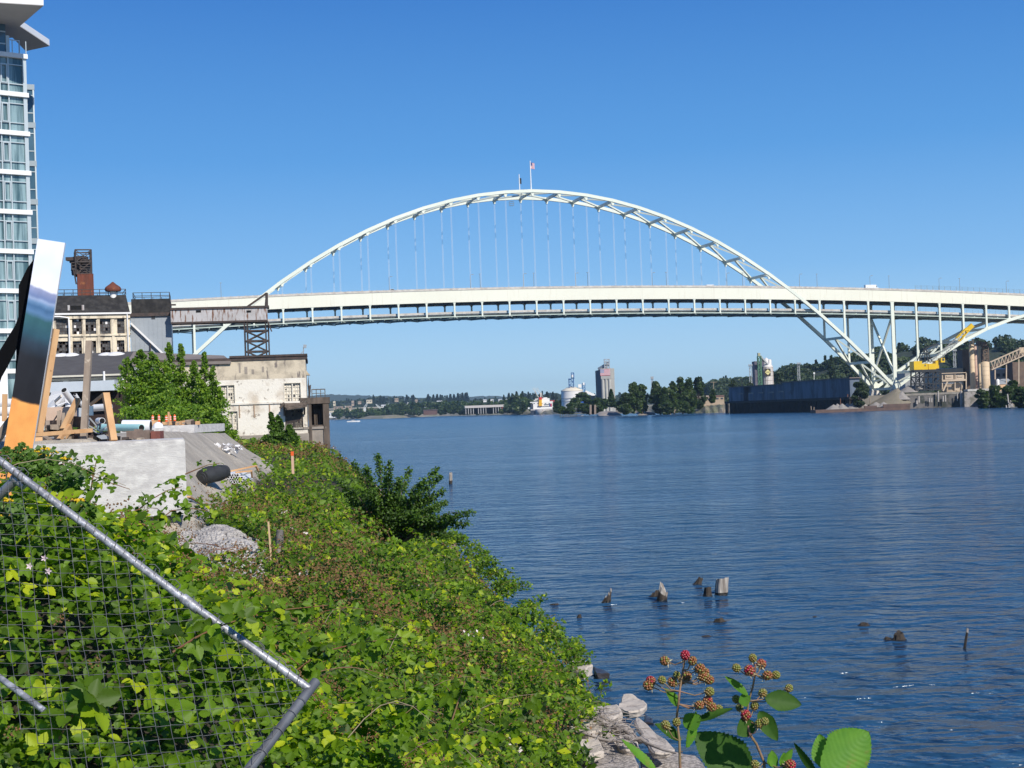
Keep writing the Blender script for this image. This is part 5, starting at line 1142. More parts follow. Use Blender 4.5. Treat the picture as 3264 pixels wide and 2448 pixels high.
sb('superstructure', 305, 632, 502, 706, SW, 4, 18); sb('superstructure', 330, 600, 470, 634, SW, 6, 16); sb('bridge_wing', 276, 632, 505, 642, SW, 8, 12); sb('bridge_wing', 412, 590, 448, 604, SW, 8, 12)
sb('lifeboat', 258, 690, 285, 708, SW, 5, 9); sb('deck_gap', 288, 655, 312, 704, DKW, 3, 4); sb('deck_gap', 420, 660, 470, 668, DKW, 3.8, 4.1); sb('deck_gap', 350, 680, 500, 686, DKW, 3.8, 4.1)
for k in range(5): sb('window', 315+k*38, 648, 329+k*38, 655, DKW, 3.8, 4.1)
m = MB(); a0, a1 = s_at(368, 676), s_at(402, 676); t0_, t1_ = s_at(373, 612), s_at(397, 612); m.prism([spl.w(a0[0], a0[1], -2), spl.w(a1[0], a1[1], -2), spl.w(t1_[0], t1_[1], -2), spl.w(t0_[0], t0_[1], -2)], spl.n*-5); fn_ = m.build('funnel', M("funnel_yellow", (.80, .42, .01), rough=.5), ship)
m = MB(); q = spl.rect('z1', 371, 588, 399, 613); spl.box(m, *q, -7, -1.9); m.build('funnel_top', M("funnel_red", (.6, .04, .02), rough=.5), fn_)
MASTM = M("ship_mast_paint", (.6, .58, .52), rough=.6)
m = MB(); 
for a, b, w_ in (((385, 590), (385, 540), 1.2), ((375, 555), (398, 555), 1.2), ((365, 590), (302, 495), .6), ((350, 580), (318, 485), .4), ((408, 590), (345, 490), .4), ((385, 560), (330, 500), .4)): m.bar(spl.pix('z1', *a, -9), spl.pix('z1', *b, -9), w_)
m.build('mast', MASTM, ship)
m = MB(); m.bar(spl.pix('z1', 370, 600, -4), spl.pix('z1', 318, 625, -4), 1.6); m.build('derrick', MASTM, ship)
m = MB(); q = spl.rect('z1', 474, 652, 500, 682); spl.box(m, q[0], (q[0]+q[1])/2, q[2], q[3], -4, -3.7); m.mat(1); spl.box(m, (q[0]+q[1])/2, q[1], q[2], q[3], -4, -3.7); m.build('ensign', [FBL, RED], ship)
simple('red_freight_wagons', 'long dark red freight cars behind the ship', 'freight car', 'z1', 475, 618, 560, 636, 1900, 4, REDB)
# white tank and its blue tower
tk = at('z1', 715, 680, 1320); sc1 = S/FP; rad = (825-605)/2*.21446/S/FP*1320
hT = zat('z1', 715, 525, 1320); hA = zat('z1', 715, 490, 1320)
tank = thing('storage_tank', 'huge round white storage tank behind the ship', 'tank', (tk.x, tk.y+rad, 2))
WTK = M("tank_white", (.80, .78, .74), (.74, .72, .69), rough=.5, scale=.1)
m = MB(); m.lathe((tk.x, tk.y+rad, 2), [(rad, 0), (rad, hT-2)], 48); m.build('shell', WTK, tank)
m = MB(); m.lathe((tk.x, tk.y+rad, 2), [(rad+.3, hT-2), (rad+.3, hT-1.4), (rad*.5, (hA+hT)/2+1.6-2), (.5, hA+1.2-2)], 48); m.build('roof', M("tank_roof", (.72, .66, .55), (.62, .55, .42), rough=.6, scale=.2), tank)
m = MB()
for a in range(200, 345, 8):
    for z_ in (hT-9, hT-6.4): 
        c = Vector((tk.x+(rad+.5)*math.cos(R(a)), tk.y+rad+(rad+.5)*math.sin(R(a)), z_)); c2 = Vector((tk.x+(rad+.5)*math.cos(R(a+8)), tk.y+rad+(rad+.5)*math.sin(R(a+8)), z_)); m.bar(c, c2, .35)
m.build('gallery_rail', GREYB, tank)
BLS = M("blue_steel", (.05, .13, .30), rough=.5)
def lattice(name, label, cat, zn, x0, y0, x1, y1, Y, mt, nlev=4, w_=.6, dep=None, parent=None, hd=None):
    pl = Pl(at(zn, (x0+x1)/2, y1, Y), 0); q = pl.rect(zn, x0, y0, x1, y1); dep = dep or (q[1]-q[0]); m = MB()
    for u in (q[0], q[1]):
        for t in (0, -dep): m.bar(pl.w(u, q[2], t), pl.w(u, q[3], t), w_)
    for i in range(nlev+1):
        z = q[2]+(q[3]-q[2])*i/nlev
        for t in (0, -dep):
            m.bar(pl.w(q[0], z, t), pl.w(q[1], z, t), w_*.8)
            if i < nlev: z2 = q[2]+(q[3]-q[2])*(i+1)/nlev; a, b = (q[0], q[1]) if i % 2 else (q[1], q[0]); m.bar(pl.w(a, z, t), pl.w(b, z2, t), w_*.6)
        for u in (q[0], q[1]): m.bar(pl.w(u, z, 0), pl.w(u, z, -dep), w_*.8)
    if parent is not None: return m.build(name, mt, parent), pl, q
    return tag(m.build(name, mt), label, cat), pl, q
bt_ = thing('blue_hoist_tower', 'blue lattice hoist tower on top of the white tank', 'tower', at('z1', 702, 495, 1325))
lattice('lattice_leg', None, None, 'z1', 676, 402, 722, 496, 1325, BLS, 3, .7, None, bt_); lattice('head_frame', None, None, 'z1', 700, 342, 724, 402, 1325, BLS, 2, .7, None, bt_)
m = MB(); boxat(m, 'z1', 703, 362, 718, 386, 1324, 4); m.build('machine_house', SW, bt_)
m = MB(); boxat(m, 'z1', 680, 405, 700, 416, 1324, 4); m.build('side_box', BLS, bt_)
b2 = thing('blue_elevator_leg', 'smaller blue and white elevator tower right of the white tank', 'tower', at('z1', 825, 560, 1330))
lattice('lattice_leg', None, None, 'z1', 812, 450, 838, 600, 1330, BLS, 4, .6, None, b2); m = MB(); boxat(m, 'z1', 816, 440, 832, 465, 1329, 4); m.build('machine_house', SW, b2)
m = MB(); m.bar(at('z1', 840, 530, 1330), at('z1', 935, 572, 1330), 2.2); m.build('conveyor', SW, b2)
simple('roof_cowl', 'small white machine house on the tank roof edge', 'machine house', 'z1', 768, 458, 800, 490, 1325, 4, SW)
simple('control_building', 'pale block building between the tank trees and the flag silo', 'building', 'z1', 882, 572, 944, 640, 1290, 12, TANW)
simple('blue_container', 'small blue container in the trees under the pale block building', 'container', 'z1', 778, 632, 822, 646, 1210, 5, M("container_blue", (.02, .10, .40), rough=.6))
# flag silo
YF = 1250; fp_ = Pl(at('z1', 1045, 700, YF), R(-14)); C1 = lambda x, y: fp_.hit('z1', x, y)
fs = thing('grain_silo', 'tall grey ribbed grain silo carrying a painted striped flag', 'silo', fp_.w(C1(1045, 700)[0], 3, -8))
SIL = M("silo_concrete", (.50, .48, .43), (.42, .40, .36), rough=.9, scale=.15, c3=(.36, .31, .27), c3lo=.6, c3hi=.7, c3scale=.2, c3stretch=(1, 1, .2)); 
ztp = C1(1000, 306)[1]; uA, uB = C1(1000, 500)[0], C1(1102, 500)[0]; rr = (uB-uA)/6
for j in range(3):
    m = MB(); c = fp_.w(uA+rr*(2*j+1), 2, -rr); m.lathe(c, [(rr*.99, 0), (rr*.99, ztp-2.05)], 20); m.build('cylinder', SIL, fs)
m = MB(); fp_.box(m, uA+.2, uB-.2, 2, ztp-.1, -18, -rr); m.build('body', SIL, fs)
m = MB(); fp_.box(m, uA+.1, uB-.1, ztp-8.5, ztp+.6, -18, .05); m.build('head_wall', SIL, fs)
q = fp_.rect('z1', 990, 306, 1090, 370); m = MB()
for i in range(13):
    m.mat(0 if i % 2 == 0 else 1); z1_ = q[3]-(q[3]-q[2])*i/13; z0_ = q[3]-(q[3]-q[2])*(i+1)/13; fp_.box(m, q[0], q[1], z0_, z1_, .1, .3)
m.mat(2); fp_.box(m, q[0], q[0]+(q[1]-q[0])*.4, q[3]-(q[3]-q[2])*7/13, q[3], .3, .36)
m.mat(1)
for r_i in range(9):
    for c_i in range(6 if r_i % 2 == 0 else 5):
        u = q[0]+(q[1]-q[0])*.4*((c_i+.5+(0 if r_i % 2 == 0 else .5))/6); z_ = q[3]-(q[3]-q[2])*7/13*(r_i+.8)/9.6
        fp_.box(m, u-.12, u+.12, z_-.12, z_+.12, .36, .4)
m.build('striped_flag', [M("flag_panel_red", (.62, .10, .11)), M("flag_panel_white", (.78, .74, .74)), M("flag_panel_blue", (.16, .18, .36))], fs)
spd = Pl(fp_.w(uA, 0, 0), R(-14)+math.pi/2+R(8)); 
m = MB(); p0_ = fp_.w(uA, 2, -.5); d_ = at('z1', 946, 500, YF+42)-fp_.w(uA, 0, -.5); d_.z = 0
m.hexa([p0_, p0_+d_, p0_+d_+fp_.e*10, p0_+fp_.e*2]+[v+Vector((0, 0, ztp-2.2)) for v in (p0_, p0_+d_, p0_+d_+fp_.e*10, p0_+fp_.e*2)]); m.build('side_block', M("silo_painted_shade", (.09, .095, .11), (.07, .075, .09), rough=.9, scale=.2), fs)  # side turned from the sun; its shade is put into a darker colour
lattice('head_tower', None, None, 'z1', 1033, 205, 1082, 306, YF+8, GREYB, 4, .6, None, fs)
m = MB(); boxat(m, 'z1', 1040, 250, 1080, 272, YF+9, 5); boxat(m, 'z1', 1055, 228, 1072, 250, YF+9, 5); boxat(m, 'z1', 1043, 272, 1062, 306, YF+9, 4); m.build('machine_house', GREYB, fs)
m = MB(); m.bar(at('z1', 975, 306, YF+14), at('z1', 1035, 270, YF+10), 2.4); m.bar(at('z1', 990, 300, YF+14), at('z1', 1040, 280, YF+10), 1.2); m.build('conveyor', GREYB, fs)
# masts, posts, jetties
def mast(zn, xb, yb_, yt, Y, label, headw, hh):
    b = at(zn, xb, yb_, Y); t = at(zn, xb, yt, Y); r_ = thing('light_mast', label, 'light mast', b); m = MB(); h_ = t.z-b.z; w0 = headw*.32
    for a in (-1, 1):
        for c in (-1, 1): m.bar(b+Vector((a*w0, c*w0, 0)), b+Vector((a*w0*.75, c*w0*.75, h_)), .22)
    n = int(h_/2.5)
    for i in range(n):
        s_ = 1 if i % 2 else -1
        for c in (-1, 1): m.bar(b+Vector((s_*w0*.9, c*w0*.9, h_*i/n)), b+Vector((-s_*w0*.9, c*w0*.9, h_*(i+1)/n)), .14)
    m.build('lattice', GREYB, r_)
    m = MB(); m.box(b.x-headw/2, b.x+headw/2, b.y-headw/2, b.y+headw/2, t.z, t.z+.3)
    for a in (-.4, 0, .4): m.box(b.x+a*headw-.35, b.x+a*headw+.35, b.y-headw/2-.3, b.y-headw/2+.2, t.z+.3, t.z+hh)
    m.build('lamp_head', GREYB, r_)
mast('z2', 530, 545, 322, 1050, 'lattice light mast left of the diamond silo', 2.6, 1.4); mast('z2', 1095, 490, 302, 1050, 'lattice light mast right of the diamond silo', 2.4, 1.4)
mast('z3', 1263, 740, 520, 860, 'lattice light mast between the crane and tan silos', 2.0, 1.2)
mast('z1', 1516, 520, 410, 1080, 'thin mast with square head between the riverside trees', 1.8, 2.2)
for x_, yt, yb_ in ((425, 470, 560), (90, 505, 590)):
    m = MB(); a, b = at('z2', x_, yb_, 1100), at('z2', x_, yt, 1100); m.bar(a, b, .4); m.bar(b+Vector((-2.5, 0, -.3)), b+Vector((2.5, 0, -.3)), .3); tag(m.build('utility_pole', GREYW), 'wooden utility pole '+('right' if x_ > 200 else 'left')+' of the pair above the far sheds', 'utility pole')
m = MB(); 
for x_ in (1130-20, 1150): pass
for i, (x_, y0, y1) in enumerate(((905, 665, 755), (925, 665, 755))):
    m.bar(at('z1', x_, y1+6, 1050), at('z1', x_, y0, 1050), 3.2)
tag(m.build('dolphin', M("grey_brown_timber", (.26, .20, .16), rough=.9)), 'grey brown mooring dolphin in front of the flag silo', 'dolphin')
def jetty(label, zn, x0, y0, x1, y1, yw, Y, n, mt=TIMB, dep=8):
    pl = Pl(at(zn, (x0+x1)/2, yw, Y), 0); q = pl.rect(zn, x0, y0, x1, y1); r_ = thing('jetty', label, 'jetty', pl.w((q[0]+q[1])/2, 0, -2))
    m = MB(); pl.box(m, q[0], q[1], q[2], q[3], -dep, 0); m.build('deck', mt, r_)
    for i in range(n):
        u = q[0]+(q[1]-q[0])*(i+.3)/n; m = MB(); pl.box(m, u-.35, u+.35, -1.5, q[2], -.8, 0); m.build('pile', mt, r_)
jetty('long low jetty on piles below the white tank trees', 'z1', 580, 700, 758, 712, 760, 1120, 9, M("grey_jetty_timber", (.10, .11, .10), rough=.9))
jetty('small weathered jetty below the tall riverside trees', 'z1', 1640, 714, 1770, 726, 752, 960, 3, GREYW)
for i, (x0, y0, x1, y1) in enumerate(((975, 715, 1205, 757), (1375, 712, 1560, 752))):
    rr = random.Random(i); pl = Pl(at('z1', x0, y1, 1000), 0); a, b = at('z1', x0, y1+4, 985), at('z1', x1, y1+2, 985); t = at('z1', (x0+x1)/2, y0, 1010)
    m = MB(); V = []; n = 14
    for k in range(n):
        f_ = k/(n-1); pk = math.sin(f_*math.pi)**.4*(.45+rr.uniform(0, .08))
        V += [a.lerp(b, f_)+Vector((0, rr.uniform(-2, 2), -1)), a.lerp(b, f_)+Vector((0, 10+rr.uniform(-3, 3), (t.z)*pk*.6)), a.lerp(b, f_)+Vector((0, 26, (t.z)*pk))]
    m.add(V, [(3*k+j, 3*k+3+j, 3*k+4+j, 3*k+1+j) for k in range(n-1) for j in range(2)], True); tag(m.build('gravel_beach', ROCKB), kind='structure')
hall('parked_trailers', 'row of tan roofed trailers behind the small light green tree', 'trailer', 'z1', 1950, 572, 2100, 630, 1000, 12, TANW, TANW, 4)
hall('canopy_shed', 'low shed with two pale arched openings left of the dark river shed', 'shed', 'z2', 0, 665, 215, 725, 1010, 12, TANW, M("brown_shed_roof", (.2, .1, .07), rough=.9), 4)
# diamond silo
YD = 1080; dcx = at('z2', 745, 540, YD); rad = (808-690)/2*.1838/S/FP*YD; ds = thing('cement_silo', 'pale cylindrical silo with a black and yellow diamond sign', 'silo', (dcx.x, dcx.y+rad, 4))
zt = zat('z2', 745, 318, YD); RIB = M("silo_pale_metal", (.72, .68, .64), (.64, .60, .57), rough=.6, scale=.3); RIBD = M("silo_hoop", (.40, .34, .31), rough=.7)
m = MB(); m.lathe((dcx.x, dcx.y+rad, 3), [(rad, 0), (rad, zt-3), (rad*.6, zt-1.5), (.3, zt-1)], 36); m.build('shell', RIB, ds)
m = MB()
for i in range(9): z_ = 5+(zt-6)*i/8; m.lathe((dcx.x, dcx.y+rad, z_), [(rad+.12, 0), (rad+.12, .3)], 36)
for a in range(190, 352, 16): c = Vector((dcx.x+(rad+.1)*math.cos(R(a)), dcx.y+rad+(rad+.1)*math.sin(R(a)), 3)); m.bar(c, c+Vector((0, 0, zt-4)), .22)
m.build('hoop', RIBD, ds)
dp = Pl((dcx.x, dcx.y-.5), 0); q = dp.rect('z2', 688, 350, 762, 434); m = MB(); dp.box(m, *q, -.3, 0); sg = m.build('sign_board', M("sign_black", (.035, .022, .015), rough=.6), ds)
cx_, cz_ = (q[0]+q[1])/2+.2, (q[2]+q[3])/2; hw = (q[1]-q[0])*.45; m = MB(); m.prism([dp.w(cx_-hw, cz_, .05), dp.w(cx_, cz_-hw, .05), dp.w(cx_+hw, cz_, .05), dp.w(cx_, cz_+hw, .05)], dp.n*.06); m.build('sign_diamond', M("sign_yellow", (.74, .66, .30), rough=.6), ds)
m = MB()    # illegible dark word across the diamond, a row of blurred strokes
for i in range(6): u = cx_-hw*.52+i*hw*.21; dp.box(m, u-hw*.085, u+hw*.085, cz_-hw*.10, cz_+hw*.14, .12, .16)
m.build('sign_lettering', M("sign_dark_letters", (.10, .07, .03), rough=.7), ds)
m = MB(); q = Pl((dcx.x, dcx.y+6), 0).rect('z2', 576, 262, 690, 545); Pl((dcx.x, dcx.y+6), 0).box(m, *q, -12, 0)
tag(m.build('silo_block', M("purple_grey_block", (.13, .12, .15), (.10, .09, .12), rough=.8, scale=.3)), 'dark slab sided silo block left of the diamond sign silo', 'silo')
el_, pl, q = lattice('bucket_elevator', 'green bucket elevator tower beside the diamond sign silo', 'elevator tower', 'z2', 618, 205, 655, 545, YD-4, M("elevator_green", (.07, .17, .10), rough=.7), 8, .55, 3)
m = MB(); boxat(m, 'z2', 614, 165, 640, 205, YD-4, 4); tag(m.build('elevator_head', M("elevator_head_paint", (.42, .40, .26), rough=.7)), 'yellowish head box topping the green bucket elevator', 'machine house')
m = MB(); m.bar(at('z2', 650, 215, YD-2), at('z2', 745, 320, YD+2), 1.0); m.bar(at('z2', 640, 205, YD-2), at('z2', 680, 260, YD+2), 1.4); tag(m.build('grain_chute', GREYB), 'sloping grey chute over the diamond silo roof', 'chute')
c = at('z2', 752, 318, YD+6); m = MB(); m.lathe((c.x, c.y, c.z-1), [(1.3, 0), (1.3, zat('z2', 752, 248, YD+6)-c.z+1), (.2, zat('z2', 752, 238, YD+6)-c.z+1)], 14); tag(m.build('vent_silo', RIB), 'slim white cylinder on the diamond silo roof', 'tank')
c = at('z2', 712, 318, YD+8); m = MB(); m.lathe((c.x, c.y, c.z-1), [(2.6, 0), (2.6, zat('z2', 712, 252, YD+8)-c.z+1), (.3, zat('z2', 712, 222, YD+8)-c.z+1)], 16); tag(m.build('roof_bin', RIB), 'squat pale bin with pointed cap behind the diamond silo', 'tank')
hall('office_building', 'long blue grey office building on the wooded hillside', 'building', 'z2', 1130, 365, 1425, 412, 1450, 14, M("office_blue_grey", (.30, .36, .42), rough=.6), GREYB, 12, 0, None, .12)
hall('office_building', 'small white annex at the left end of the hillside offices', 'building', 'z2', 1105, 400, 1128, 424, 1440, 6, WB, WB, 1)
hall('office_building', 'upper grey storey behind the hillside offices', 'building', 'z2', 1262, 346, 1362, 366, 1470, 10, GREYB, GREYB, 5)
m = MB(); a = at('z2', 1272, 480, 1000); m.bar(a, at('z2', 1272, 412, 1000), .3); boxat(m, 'z2', 1264, 393, 1282, 415, 999, .3); tag(m.build('small_billboard', WB), 'small white square board on a pole above the dark shed', 'sign')
# long dark river shed
pA, pB = at('z2', 275, 735, 880), at('z2', 1700, 690, 715); dd = (pB-pA); psi_d = math.atan2(dd.y, dd.x)
dpn = Pl(pA, psi_d); Lw = Vector((dd.x, dd.y, 0)).length
rs = thing('river_shed', 'long dark blue corrugated shed on piles along the right bank', 'shed', dpn.w(Lw/2, 3, -15))
BLM = M("dark_blue_corrugated", (.13, .165, .22), (.07, .09, .125), rough=.8, scale=.25, stretch=(1, 1, .2), lo=.4, hi=.62, c3=(.07, .08, .10), c3lo=.56, c3hi=.64, c3scale=.1)
h0, h1 = dpn.hit('z2', 300, 572), dpn.hit('z2', 1000, 527)
zf = dpn.hit('z2', 600, 722)[1]-.1; zr1 = dpn.hit('z2', 600, 556)[1]; uM = dpn.hit('z2', 900, 540)[0]; zr2 = dpn.hit('z2', 1500, 478)[1]
uA_, uB_ = dpn.hit('z2', 445, 600)[0], dpn.hit('z2', 530, 600)[0]
m = MB(); dpn.box(m, 0, uA_, zf, zr1, -6, 0); dpn.box(m, uA_, uB_, zf, zr1-.05, -6, -3); dpn.box(m, uB_, uM, zf, zr1, -6, 0); m.build('wall', BLM, rs)
m = MB(); dpn.box(m, uM, Lw, zf, zr2, -5, .1); m.build('tall_wall', BLM, rs)
m = MB(); dpn.box(m, -1, uM, zr1, zr1+.5, -7, .5); dpn.box(m, uM-1, Lw+1, zr2, zr2+.5, -5.5, .6); m.build('roof', M("shed_roof_edge", (.20, .16, .14), (.13, .11, .10), rough=.9, scale=.2), rs)
for x_ in (380, 500, 615, 735, 855):
    q0 = dpn.hit('z2', x_, 640)[0]; q1 = dpn.hit('z2', x_+60, 640)[0]; m = MB(); dpn.box(m, q0, q1, zf, zf+(zr1-zf)*.55, .05, .12); dr = m.build('door', DKW, rs); m = MB(); dpn.box(m, q0+.5, q1-.5, zf, zf+(zr1-zf)*.5, .12, .2); m.build('leaf', BLM, dr)
m = MB(); dpn.box(m, -3, Lw+3, zf-1.2, zf, -6, 2.0); m.build('deck', M("shed_wharf_timber", (.035, .03, .028), (.06, .05, .045), rough=.95, scale=1), rs)
rr = random.Random(3); n = 100
for i in range(n):
    u = -2+(Lw+4)*i/(n-1)+rr.uniform(-.4, .4); m = MB(); dpn.box(m, u-.25, u+.25, -1.5, zf-1.2, 1.0+rr.uniform(-.8, .6), 1.7+rr.uniform(0, .1)); m.build('pile', bpy.data.materials['shed_wharf_timber'], rs)
m = MB(); dpn.box(m, -2, Lw, -1, zf-1.3, -6, -4); m.build('dark_undercroft', HOLE, rs)
for i, (x_, y0, y1, lb) in enumerate(((1585, 700, 850, 'rusty pile'), (1665, 650, 760, 'rusty pile'), (1690, 650, 760, 'rusty pile'), (1712, 650, 760, 'rusty pile'), (1268, 800, 850, 'pale pile'), (1240, 790, 845, 'pale pile'), (1930, 695, 755, 'pale pile'), (235, 790, 872, 'pale pile'), (262, 770, 872, 'pale pile'), (208, 760, 872, 'pale pile'))):
    Y = 716 if x_ > 1200 else 905; m = MB(); a = at('z2', x_, y1+8, Y); b = at('z2', x_+rr.uniform(-6, 6), y0, Y); m.tube([a, b], [.28, .2], 7); tag(m.build('timber_pile', M("rusty_pile", (.20, .09, .06), rough=.9) if i == 0 else (bpy.data.materials['rusty_pile'] if 'rusty' in lb else GREYW)), lb+' standing '+('in the water before the dark river shed, '+ORD[i]+' of the row' if i < 7 else 'at the left end of the dark river shed, '+ORD[i-7]+' of three'), 'pile', 'piles by the dark river shed')
# quay, barge and gravel plant under the arch foot
YQ = 742; QW = M("old_quay_concrete", (.17, .155, .145), (.09, .085, .08), rough=.95, scale=.12, lo=.4, hi=.6, c3=(.045, .05, .04), c3lo=.5, c3hi=.6, c3scale=.25, bump=.1)
qp = Pl(at('z3', 900, 1290, YQ), R(4)); q = qp.rect('z3', 560, 1105, 1400, 1297); quay = thing('quay_wall', 'dark stained quay wall with old piles below the yellow crane', 'quay', qp.w((q[0]+q[1])/2, 0, -5))
zq = qp.hit('z3', 1000, 1112)[1]; u0, u1 = qp.hit('z3', -350, 1200)[0], qp.hit('z3', 1420, 1200)[0]; uq = qp.hit('z3', 590, 1200)[0]
m = MB(); qp.box(m, uq, u1, -2, zq, -12, 0); m.build('wall', QW, quay)
m = MB(); qp.box(m, uq, u1, zq, zq+1.1, -60, .2); m.build('coping', M("quay_top_rubble", (.30, .27, .23), (.2, .18, .15), rough=.95, scale=.4, bump=.2), quay)
PLW = M("pale_quay_pile", (.42, .38, .34), rough=.9)
for i, (x_, y0, y1, w_) in enumerate(((405, 1145, 1250, .5), (588, 1140, 1245, .55), (740, 1190, 1240, .5), (768, 1130, 1210, .5), (912, 1155, 1200, .4), (943, 1160, 1215, .4), (1035, 1060, 1170, .4), (1350, 1060, 1300, .6), (1298, 1090, 1140, .3), (1132, 1115, 1155, .4), (1100, 1130, 1165, .4), (385, 1190, 1230, .35))):
    m = MB(); a, b = at('z3', x_, y1, YQ-2), at('z3', x_, y0, YQ-2); a.z = min(a.z, 3 if i < 11 else 2); m.tube([a, b], w_, 7); m.build('pile', PLW, quay)
m = MB(); bk = Pl(at('z3', 1500, 1290, YQ-6), R(2)); q = bk.rect('z3', 1395, 1075, 1600, 1292); bk.box(m, q[0], q[1], -1, q[3]+.0, -12, 0); tag(m.build('stone_bulkhead', M("pale_bulkhead_stone", (.36, .32, .29), (.17, .16, .13), rough=.95, scale=.35, lo=.42, hi=.58, bump=.25, bscale=1.2)), 'pale crumbling stone bulkhead right of the dark quay', 'bulkhead')
m = MB(); q = bk.rect('z3', 1440, 1030, 1730, 1062); bk.box(m, *q, -6, 0); tag(m.build('concrete_ledge', M("white_ledge", (.55, .52, .48), (.4, .37, .33), rough=.9, scale=.6)), 'white concrete ledge above the stone bulkhead', 'ledge')
# gravel slope and stock piles
GRV = M("stockpile_gravel", (.33, .30, .27), (.25, .225, .205), rough=.95, scale=.6, bump=.1)
def heap(label, zn, xc, ypk, x0, x1, yb_, Y, dep=None, mt=None, name='gravel_heap', ridge=.1):
    a, b, t = at(zn, x0, yb_, Y), at(zn, x1, yb_, Y), at(zn, xc, ypk, Y); base = (a.z+b.z)/2; rx = (b.x-a.x)/2; c = Vector(((a.x+b.x)/2, Y, base)); h_ = t.z-base; n = 28; V = []; F = []
    rings = [0, .15, .35, .6, .85, 1]; rr = random.Random(int(xc))
    V.append(Vector((t.x, Y, t.z)))
    for r_ in rings[1:]:
        for k in range(n):
            an = 2*math.pi*k/n; j = 1+rr.uniform(-.05, .05); cx2 = t.x*(1-r_)+c.x*r_
            V.append(Vector((cx2+rx*r_*math.cos(an)*j, Y+(dep or rx)*r_*math.sin(an)*j, base+h_*(1-r_)**1.02+rr.uniform(-.01, .01)*h_)))
    for k in range(n): F.append((0, 1+k, 1+(k+1) % n))
    for i in range(len(rings)-2):
        for k in range(n): a_ = 1+i*n+k; b_ = 1+i*n+(k+1) % n; F.append((a_, a_+n, b_+n, b_))
    m = MB(); m.add(V, F, True); return tag(m.build(name, mt or GRV), label, 'gravel heap')
BG = M("barge_rust", (.16, .10, .08), (.10, .07, .06), rough=.9, scale=.4); bgp = Pl(at('z3', 0, 1300, 698), R(2))
bg_ = thing('gravel_barge', 'long low rusty barge deck moored below the gravel heaps', 'barge', bgp.w(0, 0, -4)); 
ub0, ub1 = bgp.hit('z2', 1290, 850)[0], bgp.hit('z3', 650, 1270)[0]; z_b = bgp.hit('z3', 200, 1290)[1]
m = MB(); bgp.box(m, ub0, ub1, -.5, z_b, -11, 0); m.build('hull', BG, bg_); m = MB(); um = bgp.hit('z3', 280, 1290)[0]; bgp.box(m, um, ub1, z_b, z_b+1.5, -.6, .1); bgp.box(m, um-9, um-3, z_b, z_b+1.1, -1, .12); m.build('bulwark', BG, bg_)
for i, (xc, ypk, x0, x1) in enumerate(((1500, 770, 1385, 1610), (1545, 760, 1450, 1650), (1600, 758, 1500, 1720), (1660, 755, 1550, 1780), (1725, 750, 1600, 1860), (1780, 752, 1680, 1900), (1858, 752, 1760, 1965), (2000, 742, 1880, 2120), (2090, 740, 1980, 2180))):
    heap(ORD[i]+' grey gravel heap from the left on the moored barge', 'z2', xc, ypk, x0, x1, 842 if i < 7 else 802, 704+(i % 2)*2, 5.2)
heap('tall brown gravel slope spilling from the arch foot to the water', 'z3', 480, 1015, 80, 640, 1240, 745, 16, M("brown_gravel", (.24, .20, .15), (.19, .17, .12), rough=.95, scale=.4, bump=.1))
heap('grey gravel heap in front of the right arch bearing', 'z3', 540, 1060, 330, 640, 1180, 741, 8); heap('grey gravel heap right of the arch bearing', 'z3', 620, 985, 470, 760, 1080, 752, 8); heap('pale sand heap beneath the yellow crane', 'z3', 780, 985, 690, 850, 1050, 756, 5, M("pale_sand", (.42, .38, .33), rough=.95))
m = MB(); GL = at('z3', 500, 1080, 760); m.box(GL.x-25, GL.x+130, 746, 1000, 1, zq+.8); tag(m.build('yard_ground', M("yard_dust", (.26, .235, .20), (.19, .17, .14), rough=.95, scale=.1)), kind='structure')
# yellow crane on a black gantry
YC = 748; cpn = Pl(at('z3', 880, 760, YC), R(3)); YEL = M("crane_yellow", (.78, .50, .005), (.70, .44, .005), rough=.45, scale=.3); BLKS = M("black_gantry_steel", (.018, .020, .024), rough=.6)
def cq(x0, y0, x1, y1): return cpn.rect('z3', x0, y0, x1, y1)
cr_t = thing('gantry_crane', 'yellow slewing crane on a black lattice gantry beside the river', 'crane', cpn.w(cpn.hit('z3', 880, 1060)[0], zq, -4))
for j, (x0, y0, x1, y1, d0, d1) in enumerate(((702, 650, 815, 768, 0, 7), (815, 684, 895, 770, 0, 7), (905, 684, 1010, 765, .3, 7), (1010, 640, 1055, 750, 1, 6))):
    m = MB(); q = cq(x0, y0, x1, y1); cpn.box(m, q[0], q[1], q[2], q[3], -d1, -d0); m.build('machine_house', YEL, cr_t)
m = MB(); q = cq(1068, 608, 1122, 668); cpn.box(m, q[0], q[1], q[2], q[3], -4, .6); cbn = m.build('cab', YEL, cr_t); m = MB(); q = cq(1085, 614, 1112, 645); cpn.box(m, *q, .6, .7); m.build('window', DKW, cbn)
m = MB(); q = cq(848, 698, 863, 720); cpn.box(m, *q, 0, .1); m.build('window', DKW, cr_t)
m = MB(); q = cq(700, 766, 1040, 780); cpn.box(m, q[0], q[1], q[2]-.3, q[3], -7, .3); m.build('slewing_ring', BLKS, cr_t)
m = MB(); pq = lambda x, y, t=-1: cpn.pix('z3', x, y, t)
for t in (.5, -7):
    for x_ in (722, 840, 960, 1068):
        m.bar(pq(x_, 1058, t), pq(x_, 792, t), .6)
    for y_ in (795, 870, 960, 1040): m.bar(pq(722, y_, t), pq(1068, y_, t), .5)
    for a, b in (((722, 1050), (840, 875)), ((840, 1050), (722, 875)), ((960, 1050), (1068, 875)), ((840, 870), (960, 795)), ((722, 870), (840, 800)), ((960, 870), (1068, 800)), ((840, 960), (960, 1040)), ((880, 880), (940, 1040)), ((1068, 1050), (960, 960))): m.bar(pq(*a, t), pq(*b, t), .4)
